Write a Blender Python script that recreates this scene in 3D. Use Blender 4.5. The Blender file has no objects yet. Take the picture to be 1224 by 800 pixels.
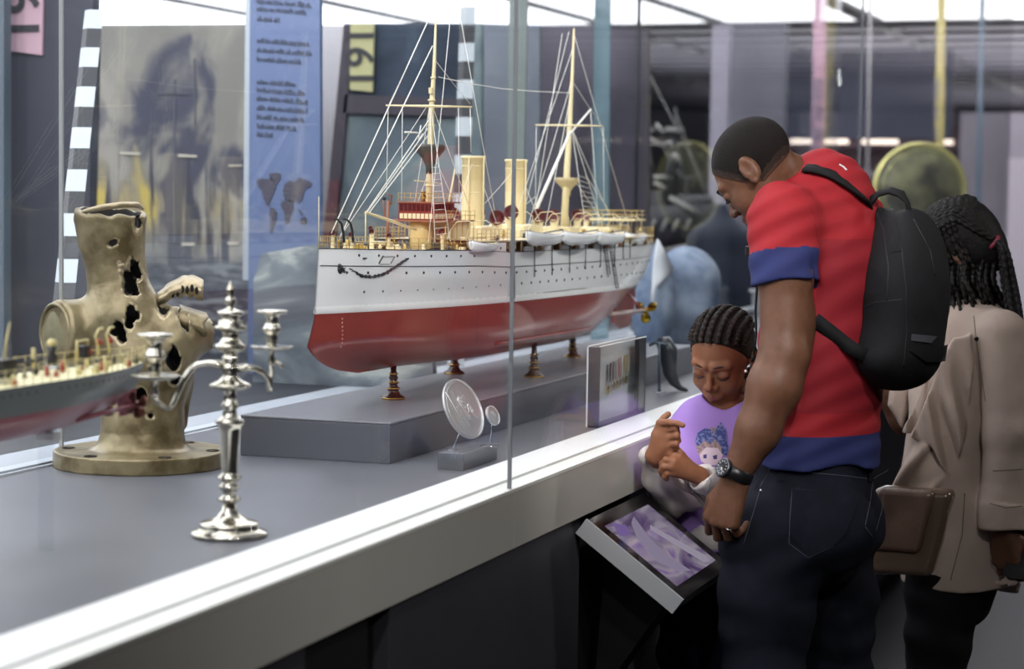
import bpy, bmesh, math, random
import numpy as np
from mathutils import Vector, Matrix, Quaternion, noise as mnoise
random.seed(7)
PI = math.pi
COL = bpy.context.scene.collection
EYE = np.array([0.0, 0.0, 1.55])

# ------------------------------------------------------------------ camera
FPX, IW, IH = 2520.0, 1224.0, 800.0
PITCH = math.atan(172.0 / FPX); ROLL = math.radians(.82); YAW = math.radians(19.3)
_F = np.array([-math.sin(YAW) * math.cos(PITCH), math.cos(YAW) * math.cos(PITCH), -math.sin(PITCH)])
_R0 = np.cross(_F, [0, 0, 1.0]); _R0 /= np.linalg.norm(_R0); _U0 = np.cross(_R0, _F)
_R = _R0 * math.cos(ROLL) + _U0 * math.sin(ROLL); _U = _U0 * math.cos(ROLL) - _R0 * math.sin(ROLL)
def ray(x, y): return _F + _R * (x - IW / 2) / FPX - _U * (y - IH / 2) / FPX
def J(x, y, d): return EYE + ray(x, y) * d                      # a point of the place at depth d
def PX(x, y, xx): r = ray(x, y); return EYE + r * xx / r[0]
def PY(x, y, yy): r = ray(x, y); return EYE + r * yy / r[1]
def PZ(x, y, zz): r = ray(x, y); return EYE + r * (zz - 1.55) / r[2]
cam = bpy.data.cameras.new('camera'); camo = bpy.data.objects.new('camera', cam); COL.objects.link(camo)
cam.sensor_width = 36; cam.lens = FPX / IW * 36; cam.clip_start = .05; cam.clip_end = 200
M = Matrix(((_R[0], _U[0], -_F[0], EYE[0]), (_R[1], _U[1], -_F[1], EYE[1]), (_R[2], _U[2], -_F[2], EYE[2]), (0, 0, 0, 1)))
camo.matrix_world = M
cam.dof.use_dof = True; cam.dof.focus_distance = 4.55; cam.dof.aperture_fstop = 3.6
bpy.context.scene.camera = camo

# ------------------------------------------------------------------ materials
def lin(c):
    return tuple((v / 12.92 if v <= .04045 else ((v + .055) / 1.055) ** 2.4) for v in c)
def hexc(h): return lin(tuple(int(h[i:i + 2], 16) / 255 for i in (0, 2, 4)))
MATS = {}
def mat(name, col, rough=.5, metal=0, spec=.5, bump=None, vary=None, coat=0, sheen=0, aniso=0):
    """col '#hex'; bump=(scale, strength[, detail, stretch]); vary=(scale, other hex, lo, hi)"""
    m = bpy.data.materials.new(name); m.use_nodes = True; nt = m.node_tree; b = nt.nodes['Principled BSDF']
    c = hexc(col) + (1,)
    b.inputs['Base Color'].default_value = c; b.inputs['Roughness'].default_value = rough
    b.inputs['Metallic'].default_value = metal; b.inputs['Specular IOR Level'].default_value = spec
    b.inputs['Coat Weight'].default_value = coat; b.inputs['Coat Roughness'].default_value = .1
    if sheen: b.inputs['Sheen Weight'].default_value = sheen
    tc = None
    if bump or vary:
        tc = nt.nodes.new('ShaderNodeTexCoord')
    if vary:
        n = nt.nodes.new('ShaderNodeTexNoise'); n.inputs['Scale'].default_value = vary[0]; n.inputs['Detail'].default_value = 6
        n.inputs['Roughness'].default_value = .6
        r = nt.nodes.new('ShaderNodeMapRange'); r.inputs['From Min'].default_value = vary[2]; r.inputs['From Max'].default_value = vary[3]
        x = nt.nodes.new('ShaderNodeMix'); x.data_type = 'RGBA'
        x.inputs[6].default_value = c; x.inputs[7].default_value = hexc(vary[1]) + (1,)
        nt.links.new(tc.outputs['Object'], n.inputs['Vector']); nt.links.new(n.outputs[0], r.inputs['Value'])
        nt.links.new(r.outputs[0], x.inputs[0]); nt.links.new(x.outputs[2], b.inputs['Base Color'])
    if bump:
        n = nt.nodes.new('ShaderNodeTexNoise'); n.inputs['Scale'].default_value = bump[0]
        n.inputs['Detail'].default_value = bump[2] if len(bump) > 2 else 3
        src = tc.outputs['Object']
        if len(bump) > 3:
            mp = nt.nodes.new('ShaderNodeMapping'); mp.inputs['Scale'].default_value = bump[3]
            nt.links.new(src, mp.inputs['Vector']); src = mp.outputs[0]
        nt.links.new(src, n.inputs['Vector'])
        bm = nt.nodes.new('ShaderNodeBump'); bm.inputs['Strength'].default_value = bump[1]; bm.inputs['Distance'].default_value = .004
        nt.links.new(n.outputs[0], bm.inputs['Height']); nt.links.new(bm.outputs[0], b.inputs['Normal'])
    MATS[name] = m
    return m
def emit(name, col, s):
    m = bpy.data.materials.new(name); m.use_nodes = True; b = m.node_tree.nodes['Principled BSDF']
    b.inputs['Base Color'].default_value = (0, 0, 0, 1)
    b.inputs['Emission Color'].default_value = hexc(col) + (1,); b.inputs['Emission Strength'].default_value = s
    return m
def glass(name, tint='ffffff', k=.5, base=.04, rough=0.0):
    m = bpy.data.materials.new(name); m.use_nodes = True; nt = m.node_tree; nt.nodes.clear()
    o = nt.nodes.new('ShaderNodeOutputMaterial'); mx = nt.nodes.new('ShaderNodeMixShader')
    t = nt.nodes.new('ShaderNodeBsdfTransparent'); t.inputs[0].default_value = hexc(tint) + (1,)
    g = nt.nodes.new('ShaderNodeBsdfGlossy'); g.inputs['Roughness'].default_value = rough
    ge = nt.nodes.new('ShaderNodeNewGeometry'); d = nt.nodes.new('ShaderNodeVectorMath'); d.operation = 'DOT_PRODUCT'
    nt.links.new(ge.outputs['Normal'], d.inputs[0]); nt.links.new(ge.outputs['Incoming'], d.inputs[1])
    def mth(op, a, b=None):
        n = nt.nodes.new('ShaderNodeMath'); n.operation = op
        for i, v in enumerate((a, b)):
            if v is None: continue
            if isinstance(v, (int, float)): n.inputs[i].default_value = v
            else: nt.links.new(v, n.inputs[i])
        return n.outputs[0]
    a = mth('ABSOLUTE', d.outputs['Value']); p = mth('POWER', mth('SUBTRACT', 1.0, a), 5.0)
    f = mth('MULTIPLY', mth('ADD', mth('MULTIPLY', p, 1 - base), base), k)
    nt.links.new(f, mx.inputs[0]); nt.links.new(t.outputs[0], mx.inputs[1]); nt.links.new(g.outputs[0], mx.inputs[2])
    nt.links.new(mx.outputs[0], o.inputs[0])
    return m

# ------------------------------------------------------------------ objects
def link(name, me, m=None, parent=None, smooth=True):
    if m is not None:
        for x in (m if isinstance(m, (list, tuple)) else [m]): me.materials.append(x)
    if smooth:
        me.polygons.foreach_set('use_smooth', [True] * len(me.polygons))
    o = bpy.data.objects.new(name, me); COL.objects.link(o)
    if parent is not None:
        o.parent = parent; o.matrix_parent_inverse = PINV.get(parent.name, Matrix.Identity(4))
    return o
PINV = {}
def thing(name, label, cat, loc, group=None):
    o = bpy.data.objects.new(name, None); COL.objects.link(o); o.location = Vector([float(v) for v in loc]); o.empty_display_size = .05
    PINV[o.name] = Matrix.Translation(-o.location)
    return tag(o, label, cat, group)
def tag(o, label=None, cat=None, group=None, kind=None):
    if label: o['label'] = label
    if cat: o['category'] = cat
    if group: o['group'] = group
    if kind: o['kind'] = kind
    PINV.setdefault(o.name, Matrix.Identity(4))
    return o
def dup(root, off, label=None, group=None):
    r = root.copy(); COL.objects.link(r); r.location = root.location + Vector(off)
    if label: r['label'] = label
    if group: r['group'] = group
    for ch in [c for c in bpy.data.objects if c.parent == root]:
        c = ch.copy(); COL.objects.link(c); c.parent = r; c.matrix_parent_inverse = ch.matrix_parent_inverse
        for g in [q for q in bpy.data.objects if q.parent == ch]:
            d = g.copy(); COL.objects.link(d); d.parent = c; d.matrix_parent_inverse = g.matrix_parent_inverse
    return r
class MB:
    """collects shapes of ONE part"""
    def __init__(s): s.v = []; s.f = []; s.mi = []; s.sm = []
    def add(s, vs, fs, mi=0, sm=False):
        k = len(s.v); s.v += [tuple(float(c) for c in v) for v in vs]
        for f in fs: s.f.append(tuple(i + k for i in f)); s.mi.append(mi); s.sm.append(sm)
        return s
    def box(s, lo, hi, mi=0, bev=0):
        x0, y0, z0 = lo; x1, y1, z1 = hi
        if bev:
            bm = bmesh.new(); bmesh.ops.create_cube(bm, size=1)
            for v in bm.verts: v.co = Vector(((lo[0] + hi[0]) / 2 + v.co.x * (x1 - x0), (lo[1] + hi[1]) / 2 + v.co.y * (y1 - y0), (lo[2] + hi[2]) / 2 + v.co.z * (z1 - z0)))
            bmesh.ops.bevel(bm, geom=bm.edges[:], offset=bev, segments=2, affect='EDGES', profile=.5)
            bm.verts.index_update()
            s.add([v.co for v in bm.verts], [[v.index for v in f.verts] for f in bm.faces], mi); bm.free(); return s
        return s.add([(x0, y0, z0), (x1, y0, z0), (x1, y1, z0), (x0, y1, z0), (x0, y0, z1), (x1, y0, z1), (x1, y1, z1), (x0, y1, z1)],
                     [(3, 2, 1, 0), (4, 5, 6, 7), (0, 1, 5, 4), (1, 2, 6, 5), (2, 3, 7, 6), (3, 0, 4, 7)], mi)
    def obox(s, c, ax, hs, mi=0):
        """box with centre, three axes, half sizes"""
        c = np.array(c, float); A = [np.array(a, float) / np.linalg.norm(a) * h for a, h in zip(ax, hs)]
        vs = [c + i * A[0] + j * A[1] + k * A[2] for k in (-1, 1) for i, j in ((-1, -1), (1, -1), (1, 1), (-1, 1))]
        return s.add(vs, [(3, 2, 1, 0), (4, 5, 6, 7), (0, 1, 5, 4), (1, 2, 6, 5), (2, 3, 7, 6), (3, 0, 4, 7)], mi)
    def prism(s, pts, d, mi=0):
        """closed polygon pts (3d) extruded along vector d"""
        n = len(pts); d = np.array(d, float); P = [np.array(p, float) for p in pts]
        return s.add(P + [p + d for p in P], [tuple(range(n))[::-1], tuple(range(n, 2 * n))] + [(i, (i + 1) % n, n + (i + 1) % n, n + i) for i in range(n)], mi)
    def tube(s, pts, r, n=8, cap=True, mi=0, closed=False, flat=None):
        P = [Vector([float(c) for c in p]) for p in pts]; m = len(P)
        R = [r] * m if isinstance(r, (int, float)) else list(r)
        T = []
        for i in range(m):
            a = P[(i - 1) % m] if (closed or i > 0) else P[i]; b = P[(i + 1) % m] if (closed or i < m - 1) else P[i]
            t = (b - a); T.append(t.normalized() if t.length > 1e-9 else Vector((0, 0, 1)))
        up = Vector((0, 0, 1)) if abs(T[0].z) < .9 else Vector((1, 0, 0))
        if flat is not None: up = Vector(flat)
        N = (up - T[0] * up.dot(T[0])).normalized(); vs = []
        for i in range(m):
            if i: 
                N = (N - T[i] * N.dot(T[i]))
                N = N.normalized() if N.length > 1e-6 else T[i].orthogonal().normalized()
            B = T[i].cross(N)
            for k in range(n):
                a = 2 * PI * k / n; ra = R[i]; rn, rb = (ra if not isinstance(ra, tuple) else ra[0]), (ra if not isinstance(ra, tuple) else ra[1])
                vs.append(P[i] + N * math.cos(a) * rn + B * math.sin(a) * rb)
        fs = []
        for i in range(m if closed else m - 1):
            j = (i + 1) % m
            for k in range(n): fs.append((i * n + k, i * n + (k + 1) % n, j * n + (k + 1) % n, j * n + k))
        s.add(vs, fs, mi, True)
        if cap and not closed:
            k = len(s.v) - m * n
            s.f.append(tuple(k + i for i in range(n))[::-1]); s.mi.append(mi); s.sm.append(False)
            s.f.append(tuple(k + (m - 1) * n + i for i in range(n))); s.mi.append(mi); s.sm.append(False)
        return s
    def lathe(s, prof, base=(0, 0, 0), axis=(0, 0, 1), n=24, mi=0, cap=True, sx=1.0):
        """prof [(r, h)...] turned round axis"""
        A = Vector(axis).normalized(); X = A.orthogonal().normalized(); 
        if abs(A.z) > .99: X = Vector((1, 0, 0))
        Yv = A.cross(X); b = Vector([float(c) for c in base]); vs = []; m = len(prof)
        for r, h in prof:
            for k in range(n):
                a = 2 * PI * k / n; vs.append(b + A * h + X * math.cos(a) * r * sx + Yv * math.sin(a) * r)
        fs = [(i * n + k, i * n + (k + 1) % n, (i + 1) * n + (k + 1) % n, (i + 1) * n + k) for i in range(m - 1) for k in range(n)]
        s.add(vs, fs, mi, True)
        if cap:
            k = len(s.v) - m * n
            s.f.append(tuple(k + i for i in range(n))[::-1]); s.mi.append(mi); s.sm.append(False)
            s.f.append(tuple(k + (m - 1) * n + i for i in range(n))); s.mi.append(mi); s.sm.append(False)
        return s
    def ball(s, c, r, n=10, mi=0, sc=(1, 1, 1)):
        c = np.array(c, float); vs = []; rows = n // 2
        for i in range(1, rows):
            t = PI * i / rows
            for k in range(n):
                a = 2 * PI * k / n; vs.append(c + r * np.array([math.sin(t) * math.cos(a) * sc[0], math.sin(t) * math.sin(a) * sc[1], math.cos(t) * sc[2]]))
        fs = [(i * n + k, (i + 1) * n + k, (i + 1) * n + (k + 1) % n, i * n + (k + 1) % n) for i in range(rows - 2) for k in range(n)]
        t = len(vs); vs += [c + np.array([0, 0, r * sc[2]]), c - np.array([0, 0, r * sc[2]])]
        fs += [(t, k, (k + 1) % n) for k in range(n)] + [(t + 1, (rows - 2) * n + (k + 1) % n, (rows - 2) * n + k) for k in range(n)]
        return s.add(vs, fs, mi, True)
    def grid(s, rows, mi=0, sm=True, close=False):
        n = len(rows[0]); vs = [p for r in rows for p in r]
        fs = [(i * n + k, i * n + (k + 1) % n, (i + 1) * n + (k + 1) % n, (i + 1) * n + k) for i in range(len(rows) - 1) for k in range(n if close else n - 1)]
        return s.add(vs, fs, mi, sm)
    def build(s, name, m, parent=None, fix=False):
        me = bpy.data.meshes.new(name); me.from_pydata(s.v, [], s.f)
        me.polygons.foreach_set('material_index', s.mi); me.update()
        o = link(name, me, m, parent, smooth=False); me.polygons.foreach_set('use_smooth', s.sm)
        if fix:
            bm = bmesh.new(); bm.from_mesh(me); bmesh.ops.recalc_face_normals(bm, faces=bm.faces); bm.to_mesh(me); bm.free()
        return o
def struct(name, mb, m):
    o = mb.build(name, m); o['kind'] = 'structure'; return o

# ------------------------------------------------------------------ solid modelling by distance fields
def V3(p): return np.array(p, np.float32)
def seg(P, a, b, r1, r2=None, fl=None):
    """tapered capsule; fl=(axis, factor) squashes it along axis"""
    a = V3(a); b = V3(b); r2 = r1 if r2 is None else r2
    d = b - a; L = float(d @ d) or 1e-9
    t = np.clip((P - a) @ d / L, 0, 1)
    v = P - a - t[:, None] * d
    if fl is not None:
        ax = V3(fl[0]); ax = ax / np.linalg.norm(ax); v = v + ax * ((v @ ax) * (1 / fl[1] - 1))[:, None]
    o = np.sqrt((v * v).sum(1)) - (r1 + (r2 - r1) * t)
    return o * .6 if (fl is not None and fl[1] < .6) else o
def near(P, c, R, f):
    """evaluates f only within R of c; farther off a plain sphere distance stands in"""
    d = np.sqrt(((P - V3(c)) ** 2).sum(1)); m = d < R
    if m.all(): return f(P)
    o = (d - R * .72).astype(np.float32)
    if m.any(): o[m] = f(P[m])
    return o
def ell(P, c, ax, rad):
    """ellipsoid: centre, two axes (third is their cross), radii"""
    A = V3(ax[0]); A = A / np.linalg.norm(A); B = V3(ax[1]); B = B - A * (A @ B); B = B / np.linalg.norm(B); C = np.cross(A, B)
    v = P - V3(c); q = np.stack([v @ A / rad[0], v @ B / rad[1], v @ C / rad[2]], 1)
    k = np.sqrt((q * q).sum(1)); q2 = np.stack([q[:, 0] / rad[0], q[:, 1] / rad[1], q[:, 2] / rad[2]], 1)
    k2 = np.sqrt((q2 * q2).sum(1)) + 1e-9
    return k * (k - 1) / k2
def plane(P, p, n):
    n = V3(n); n = n / np.linalg.norm(n); return (P - V3(p)) @ n
def su(a, b, k):
    h = np.clip(.5 + .5 * (b - a) / k, 0, 1); return b + (a - b) * h - k * h * (1 - h)
def smax(a, b, k): return -su(-a, -b, k)
def U(k, *fs):
    r = fs[0]
    for f in fs[1:]: r = su(r, f, k)
    return r
def chain(P, pts, rs, k=.01, fl=None):
    r = None
    for i in range(len(pts) - 1):
        f = seg(P, pts[i], pts[i + 1], rs[i], rs[i + 1], fl)
        r = f if r is None else su(r, f, k)
    return r
def vnoise(P, s, seed=0):
    """cheap smooth noise -1..1"""
    q = P * s + seed * 1.7
    x, y, z = q[:, 0], q[:, 1], q[:, 2]
    return (np.sin(x + 1.3 * np.sin(y * 1.1 + .7 * z)) + np.sin(y * 1.2 + 1.1 * np.sin(z * .9 + x * .8) + 2) + np.sin(z * 1.1 + 1.2 * np.sin(x * 1.3 + y * .6) + 4)) / 3
def sdf_mesh(name, f, lo, hi, h, m, parent=None, matfn=None, lip=1.7, B=8, smooth=True):
    lo = np.array(lo, float); hi = np.array(hi, float)
    nb = np.ceil((hi - lo) / (h * B)).astype(int) + 1
    bi = np.stack(np.meshgrid(*[np.arange(n) for n in nb], indexing='ij'), -1).reshape(-1, 3)
    cen = lo + (bi + .5) * B * h
    fc = f(cen.astype(np.float32)); act = bi[np.abs(fc) < lip * B * h * .95]
    n1 = B + 2; loc = np.stack(np.meshgrid(*[np.arange(-1, B + 1)] * 3, indexing='ij'), -1)
    D = (nb * B + 4).astype(np.int64)
    def gid(c): return ((c[..., 0] + 2) * D[1] + c[..., 1] + 2) * D[2] + c[..., 2] + 2
    VI = []; VP = []; Q = []
    CH = 150
    for s0 in range(0, len(act), CH):
        A = act[s0:s0 + CH]; G = A[:, None, None, None, :] * B + loc          # b,n,n,n,3
        W = (lo + G * h).reshape(-1, 3).astype(np.float32)
        F = f(W).reshape(G.shape[:4]); S = F < 0
        c8 = [(i, j, k) for i in (0, 1) for j in (0, 1) for k in (0, 1)]
        sl = lambda A_, o: A_[:, o[0]:n1 - 1 + o[0], o[1]:n1 - 1 + o[1], o[2]:n1 - 1 + o[2]]
        cnt = sum(sl(S, o).astype(np.int8) for o in c8); mix = (cnt > 0) & (cnt < 8)
        idx = np.argwhere(mix)
        if len(idx) == 0: continue
        acc = np.zeros((len(idx), 3)); num = np.zeros(len(idx))
        for ax in range(3):
            for o in c8:
                if o[ax]: continue
                o2 = list(o); o2[ax] = 1
                fa = F[idx[:, 0], idx[:, 1] + o[0], idx[:, 2] + o[1], idx[:, 3] + o[2]]
                fb = F[idx[:, 0], idx[:, 1] + o2[0], idx[:, 2] + o2[1], idx[:, 3] + o2[2]]
                x = (fa < 0) != (fb < 0); t = np.where(x, fa / np.where(x, fa - fb, 1), 0)
                p = np.array(o, float)[None].repeat(len(idx), 0); p[:, ax] += t
                acc += p * x[:, None]; num += x
        cellg = G[idx[:, 0], idx[:, 1], idx[:, 2], idx[:, 3]]
        VI.append(gid(cellg)); VP.append(lo + (cellg + acc / num[:, None]) * h)
        for ax in range(3):
            a1, a2 = (ax + 1) % 3, (ax + 2) % 3
            o0 = [slice(1, n1 - 1)] * 3; o1 = list(o0); o1[ax] = slice(2, n1)
            s0_, s1_ = S[(slice(None), *o0)], S[(slice(None), *o1)]
            # the last point of a block's upper side is owned by the next block
            e = np.argwhere(s0_ != s1_)
            if len(e) == 0: continue
            flip = s0_[e[:, 0], e[:, 1], e[:, 2], e[:, 3]]
            g = G[e[:, 0], e[:, 1] + 1, e[:, 2] + 1, e[:, 3] + 1]
            d1 = np.zeros(3, int); d1[a1] = 1; d2 = np.zeros(3, int); d2[a2] = 1
            q = np.stack([gid(g - d1 - d2), gid(g - d2), gid(g), gid(g - d1)], 1)
            q[~flip] = q[~flip][:, ::-1]
            Q.append(q)
    VI = np.concatenate(VI); VP = np.concatenate(VP); Q = np.concatenate(Q)
    u, first = np.unique(VI, return_index=True); V = VP[first]
    k = np.searchsorted(u, Q); k = np.clip(k, 0, len(u) - 1); ok = (u[k] == Q).all(1); k = k[ok]
    me = bpy.data.meshes.new(name)
    me.vertices.add(len(V)); me.vertices.foreach_set('co', V.astype(np.float32).ravel())
    me.loops.add(len(k) * 4); me.loops.foreach_set('vertex_index', k.astype(np.int32).ravel())
    me.polygons.add(len(k)); me.polygons.foreach_set('loop_start', np.arange(0, len(k) * 4, 4, dtype=np.int32))
    me.polygons.foreach_set('loop_total', np.full(len(k), 4, np.int32))
    if matfn is not None:
        me.polygons.foreach_set('material_index', matfn(V[k].mean(1)).astype(np.int32))
    me.update(calc_edges=True); me.validate()
    return link(name, me, m, parent, smooth)
# ================================================================== THE GALLERY
ZD = .991; XF = -1.283; XI = -1.432; XB = -2.235
m_white = mat('ledge_white', 'f4f5f3', .35)
m_strip = mat('strip_white', 'e6e7e0', .4)
m_fascia = mat('fascia_grey', 'c6c5bd', .22, vary=(3, 'bdbcb4', .3, .8))
m_groove = mat('groove', '8d8d86', .5)
m_deck = mat('deck_grey', '606269', .42, bump=(90, .03), vary=(5, '595b62', .3, .7))
m_plinth = mat('plinth_grey', '595b63', .38, bump=(70, .03))
m_char = mat('charcoal', '3e3f46', .5, vary=(8, '38383e', .3, .7))
m_black = mat('niche_black', '121116', .6)
m_steel = mat('steel', 'b9bfc6', .25, 1)
m_joint = mat('joint', '6a6d72', .4)
m_glass = glass('case_glass', 'fbfcfc', .62)
m_glassb = glass('rear_glass', 'f8fafb', .5)
m_floor = mat('floor_dark', '29282c', .5, vary=(2, '232226', .3, .7))
m_wall = mat('wall_mauve', '83808c', .7, vary=(1.2, '777480', .3, .7))
m_walld = mat('wall_dark', '3c3d47', .7)
m_ceild = mat('ceiling_dark', '6c6a74', .7)
m_beam = mat('ceiling_beam', '1d1e26', .6)
m_lum = emit('luminous', 'fbfaff', 2.6)

struct('floor', MB().box((-14, -4, -.05), (6, 34, 0)), m_floor)
CZ = 2.9; YE = float(PZ(900, 26, CZ)[1])
c = MB()
for i, (x0, x1) in enumerate(((-12.5, -1.25),)): c.box((x0, -2, CZ), (x1, YE, CZ + .05))
tag(struct('ceiling_light_panels', c, m_lum), 'luminous white stretched ceiling running above the showcases', 'ceiling light')
c = MB().box((-14, YE, CZ), (6, 34, CZ + .05)).box((-1.25, -4, CZ - .02), (6, YE, CZ + .05)).box((-14, -4, CZ - .01), (-12.5, YE, CZ + .05)).box((-12.5, -4, CZ - .01), (-1.25, -2, CZ + .05))
struct('ceiling', c, m_ceild)
c = MB()
y = YE + .3
while y < 33.5:
    c.box((-13.5, y, CZ - .03), (5.5, y + .22, CZ - .005)); y += .85
struct('trim_1', c, mat('ceiling_slat', '45444e', .7))
c = MB()
for (px, py) in ((860, 25), (1118, 61), (450, 13), (974, -14), (640, 4), (250, 6)):
    x = float(PZ(px, py, CZ)[0]) if py > -50 else 0
    c.box((x - .035, -2, CZ - .03), (x + .035, 33.9, CZ + .01))
struct('trim_2', c, m_beam)
struct('wall_far', MB().box((-14, 34, 0), (6, 34.1, CZ + .1)), m_wall)
struct('wall_left', MB().box((-14.1, -4, 0), (-14, 34, CZ + .1)), m_walld)
struct('wall_right', MB().box((6, -4, 0), (6.1, 34, CZ + .1)), m_walld)
struct('wall_back', MB().box((-14, -4.1, 0), (6, -4, CZ + .1)), mat('wall_back_grey', '5b5a60', .7))

# ------------------------------------------------------------------ the showcase
Y0, Y1 = 1.0, 12.0
case = thing('display_case', 'long grey museum showcase with a white ledge and tall clear glass', 'display case', (-1.8, 6, 0))
b = MB().box((-2.28, Y0, .02), (XF - .04, Y1, .93)); b.build('carcass', m_black, case)
fz = .882; fx = XF
MB().box((fx - .05, Y0, fz), (fx, float(PX(614, 655, XF)[1]) - .0012, ZD - .001)).box((fx - .05, float(PX(614, 655, XF)[1]) + .0012, fz), (fx, Y1, ZD - .001)).build('fascia', m_fascia, case)
MB().box((fx - .047, Y0, ZD - .002), (fx + .001, Y1, ZD + .004), bev=0).build('outer_strip', m_strip, case)
MB().box((fx - .054, Y0, ZD - .004), (fx - .042, Y1, ZD + .0045)).build('groove', m_groove, case)
MB().box((XI, Y0, ZD - .02), (fx - .052, Y1, ZD + .006), bev=.002).build('ledge', m_white, case)
MB().box((XB, Y0, ZD - .03), (XI + .001, Y1, ZD)).build('deck', m_deck, case)
# rear rail: two bright lips and a dark slot
MB().box((XB - .05, Y0, ZD - .03), (XB - .018, Y1, ZD + .006)).box((XB - .006, Y0, ZD - .03), (XB, Y1, ZD + .004)).build('rear_rail', mat('rail_grey', 'c6cbd2', .35), case)
MB().box((XB - .018, Y0, ZD - .035), (XB - .006, Y1, ZD - .002)).build('rail_slot', m_black, case)
ends = [float(PZ(345, 790, .85)[1]), float(PX(359, 790, XF - .02)[1]), float(PX(460, 740, XF - .02)[1]), float(PX(688, 690, XF - .02)[1]), float(PX(747, 740, XF - .02)[1])]
p = [(Y0, ends[1]), (ends[2], ends[3]), (ends[4], ends[4] + 1.15), (ends[4] + 1.35, ends[4] + 2.5), (ends[4] + 2.7, Y1)]
for a0, a1 in p:
    MB().box((XF - .045, a0, .08), (XF - .012, a1, fz - .006), bev=.002).build('base_panel', m_char, case)
ys = float(PX(613, 583, XF)[1]); HT = 3.0
def pane(y0, y1, x, mm, par, nm='glass_pane'): return MB().box((x - .006, y0, ZD + .0005), (x, y1, CZ - .035)).build(nm, mm, par)
GX = XF - .004
fg = thing('front_glass_screen', 'tall clear glass screen along the white front ledge of the showcase', 'glass screen', (GX, 5, ZD))
pane(Y0, ys - .002, GX, m_glass, fg); pane(ys + .002, ys + 3.6, GX, m_glass, fg); pane(ys + 3.604, Y1, GX, m_glass, fg)
for yy in (ys, ys + 3.602):
    MB().box((GX - .0065, yy - .0019, ZD + .0005), (GX + .0008, yy + .0019, CZ - .035)).build('glass_joint', m_joint, fg)
yb = float(PX(79.5, 520, XB)[1]); yb2 = float(PX(761, 380, XB)[1])
rg_ = thing('rear_glass_screen', 'clear rear glass screen standing behind the ship models', 'glass screen', (XB - .012, 5, ZD))
for a0, a1 in ((Y0, yb - .002), (yb + .002, yb2 - .01), (yb2 + .01, Y1)): pane(a0, a1, XB - .009, m_glassb, rg_, 'rear_pane')
MB().box((XB - .0155, yb - .003, ZD + .0005), (XB - .008, yb + .003, CZ - .035)).build('glass_joint', mat('joint_pale', 'a5a8a8', .4), rg_)
MB().box((XB - .0175, yb2 - .012, ZD + .0005), (XB - .008, yb2 + .012, CZ - .035)).build('glass_joint', mat('joint_dark', '2a2c32', .4), rg_)

# plinth under the white ship
PXF = -1.639; PXB = -1.977; PY0 = 3.94; PY1 = 6.40; ZP = 1.0765
pl = thing('plinth', 'long low grey plinth carrying the white and red warship model', 'plinth', (-1.8, 5.1, ZD))
MB().box((PXB, PY0, ZD), (PXF, PY1, ZP - .006), bev=.0015).build('body', m_plinth, pl)
MB().box((PXB - .0, PY0 - .001, ZP - .006), (PXF + .001, PY1 + .001, ZP), bev=.0025).build('top_board', mat('plinth_top', '74757b', .3, bump=(70, .02)), pl)

# ------------------------------------------------------------------ behind the rear glass
rear = thing('rear_case_base', 'dark base with a light grey kerb running behind the rear glass', 'display base', (-3, 6, 0))
kx0, kx1 = float(PZ(0, 544, ZD)[0]), float(PZ(0, 563, ZD)[0])
MB().box((kx0, .6, .9), (kx1, 12, ZD), bev=.003).build('kerb', mat('kerb_grey', 'a9aeb6', .45), rear)
MB().box((-8.5, .6, 0), (kx0 - .001, 12.6, ZD - .0005)).build('body', mat('rear_navy', '23252d', .5), rear)
ZR = ZD
def PB(x, y, Yp):
    """outline corner of a board; low corners stand on the rear base"""
    q = PY(x, y, Yp)
    if y >= 380: q[2] = ZR if Yp < 12.5 else 0
    q[2] = min(q[2], CZ - .035)
    return q

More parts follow.
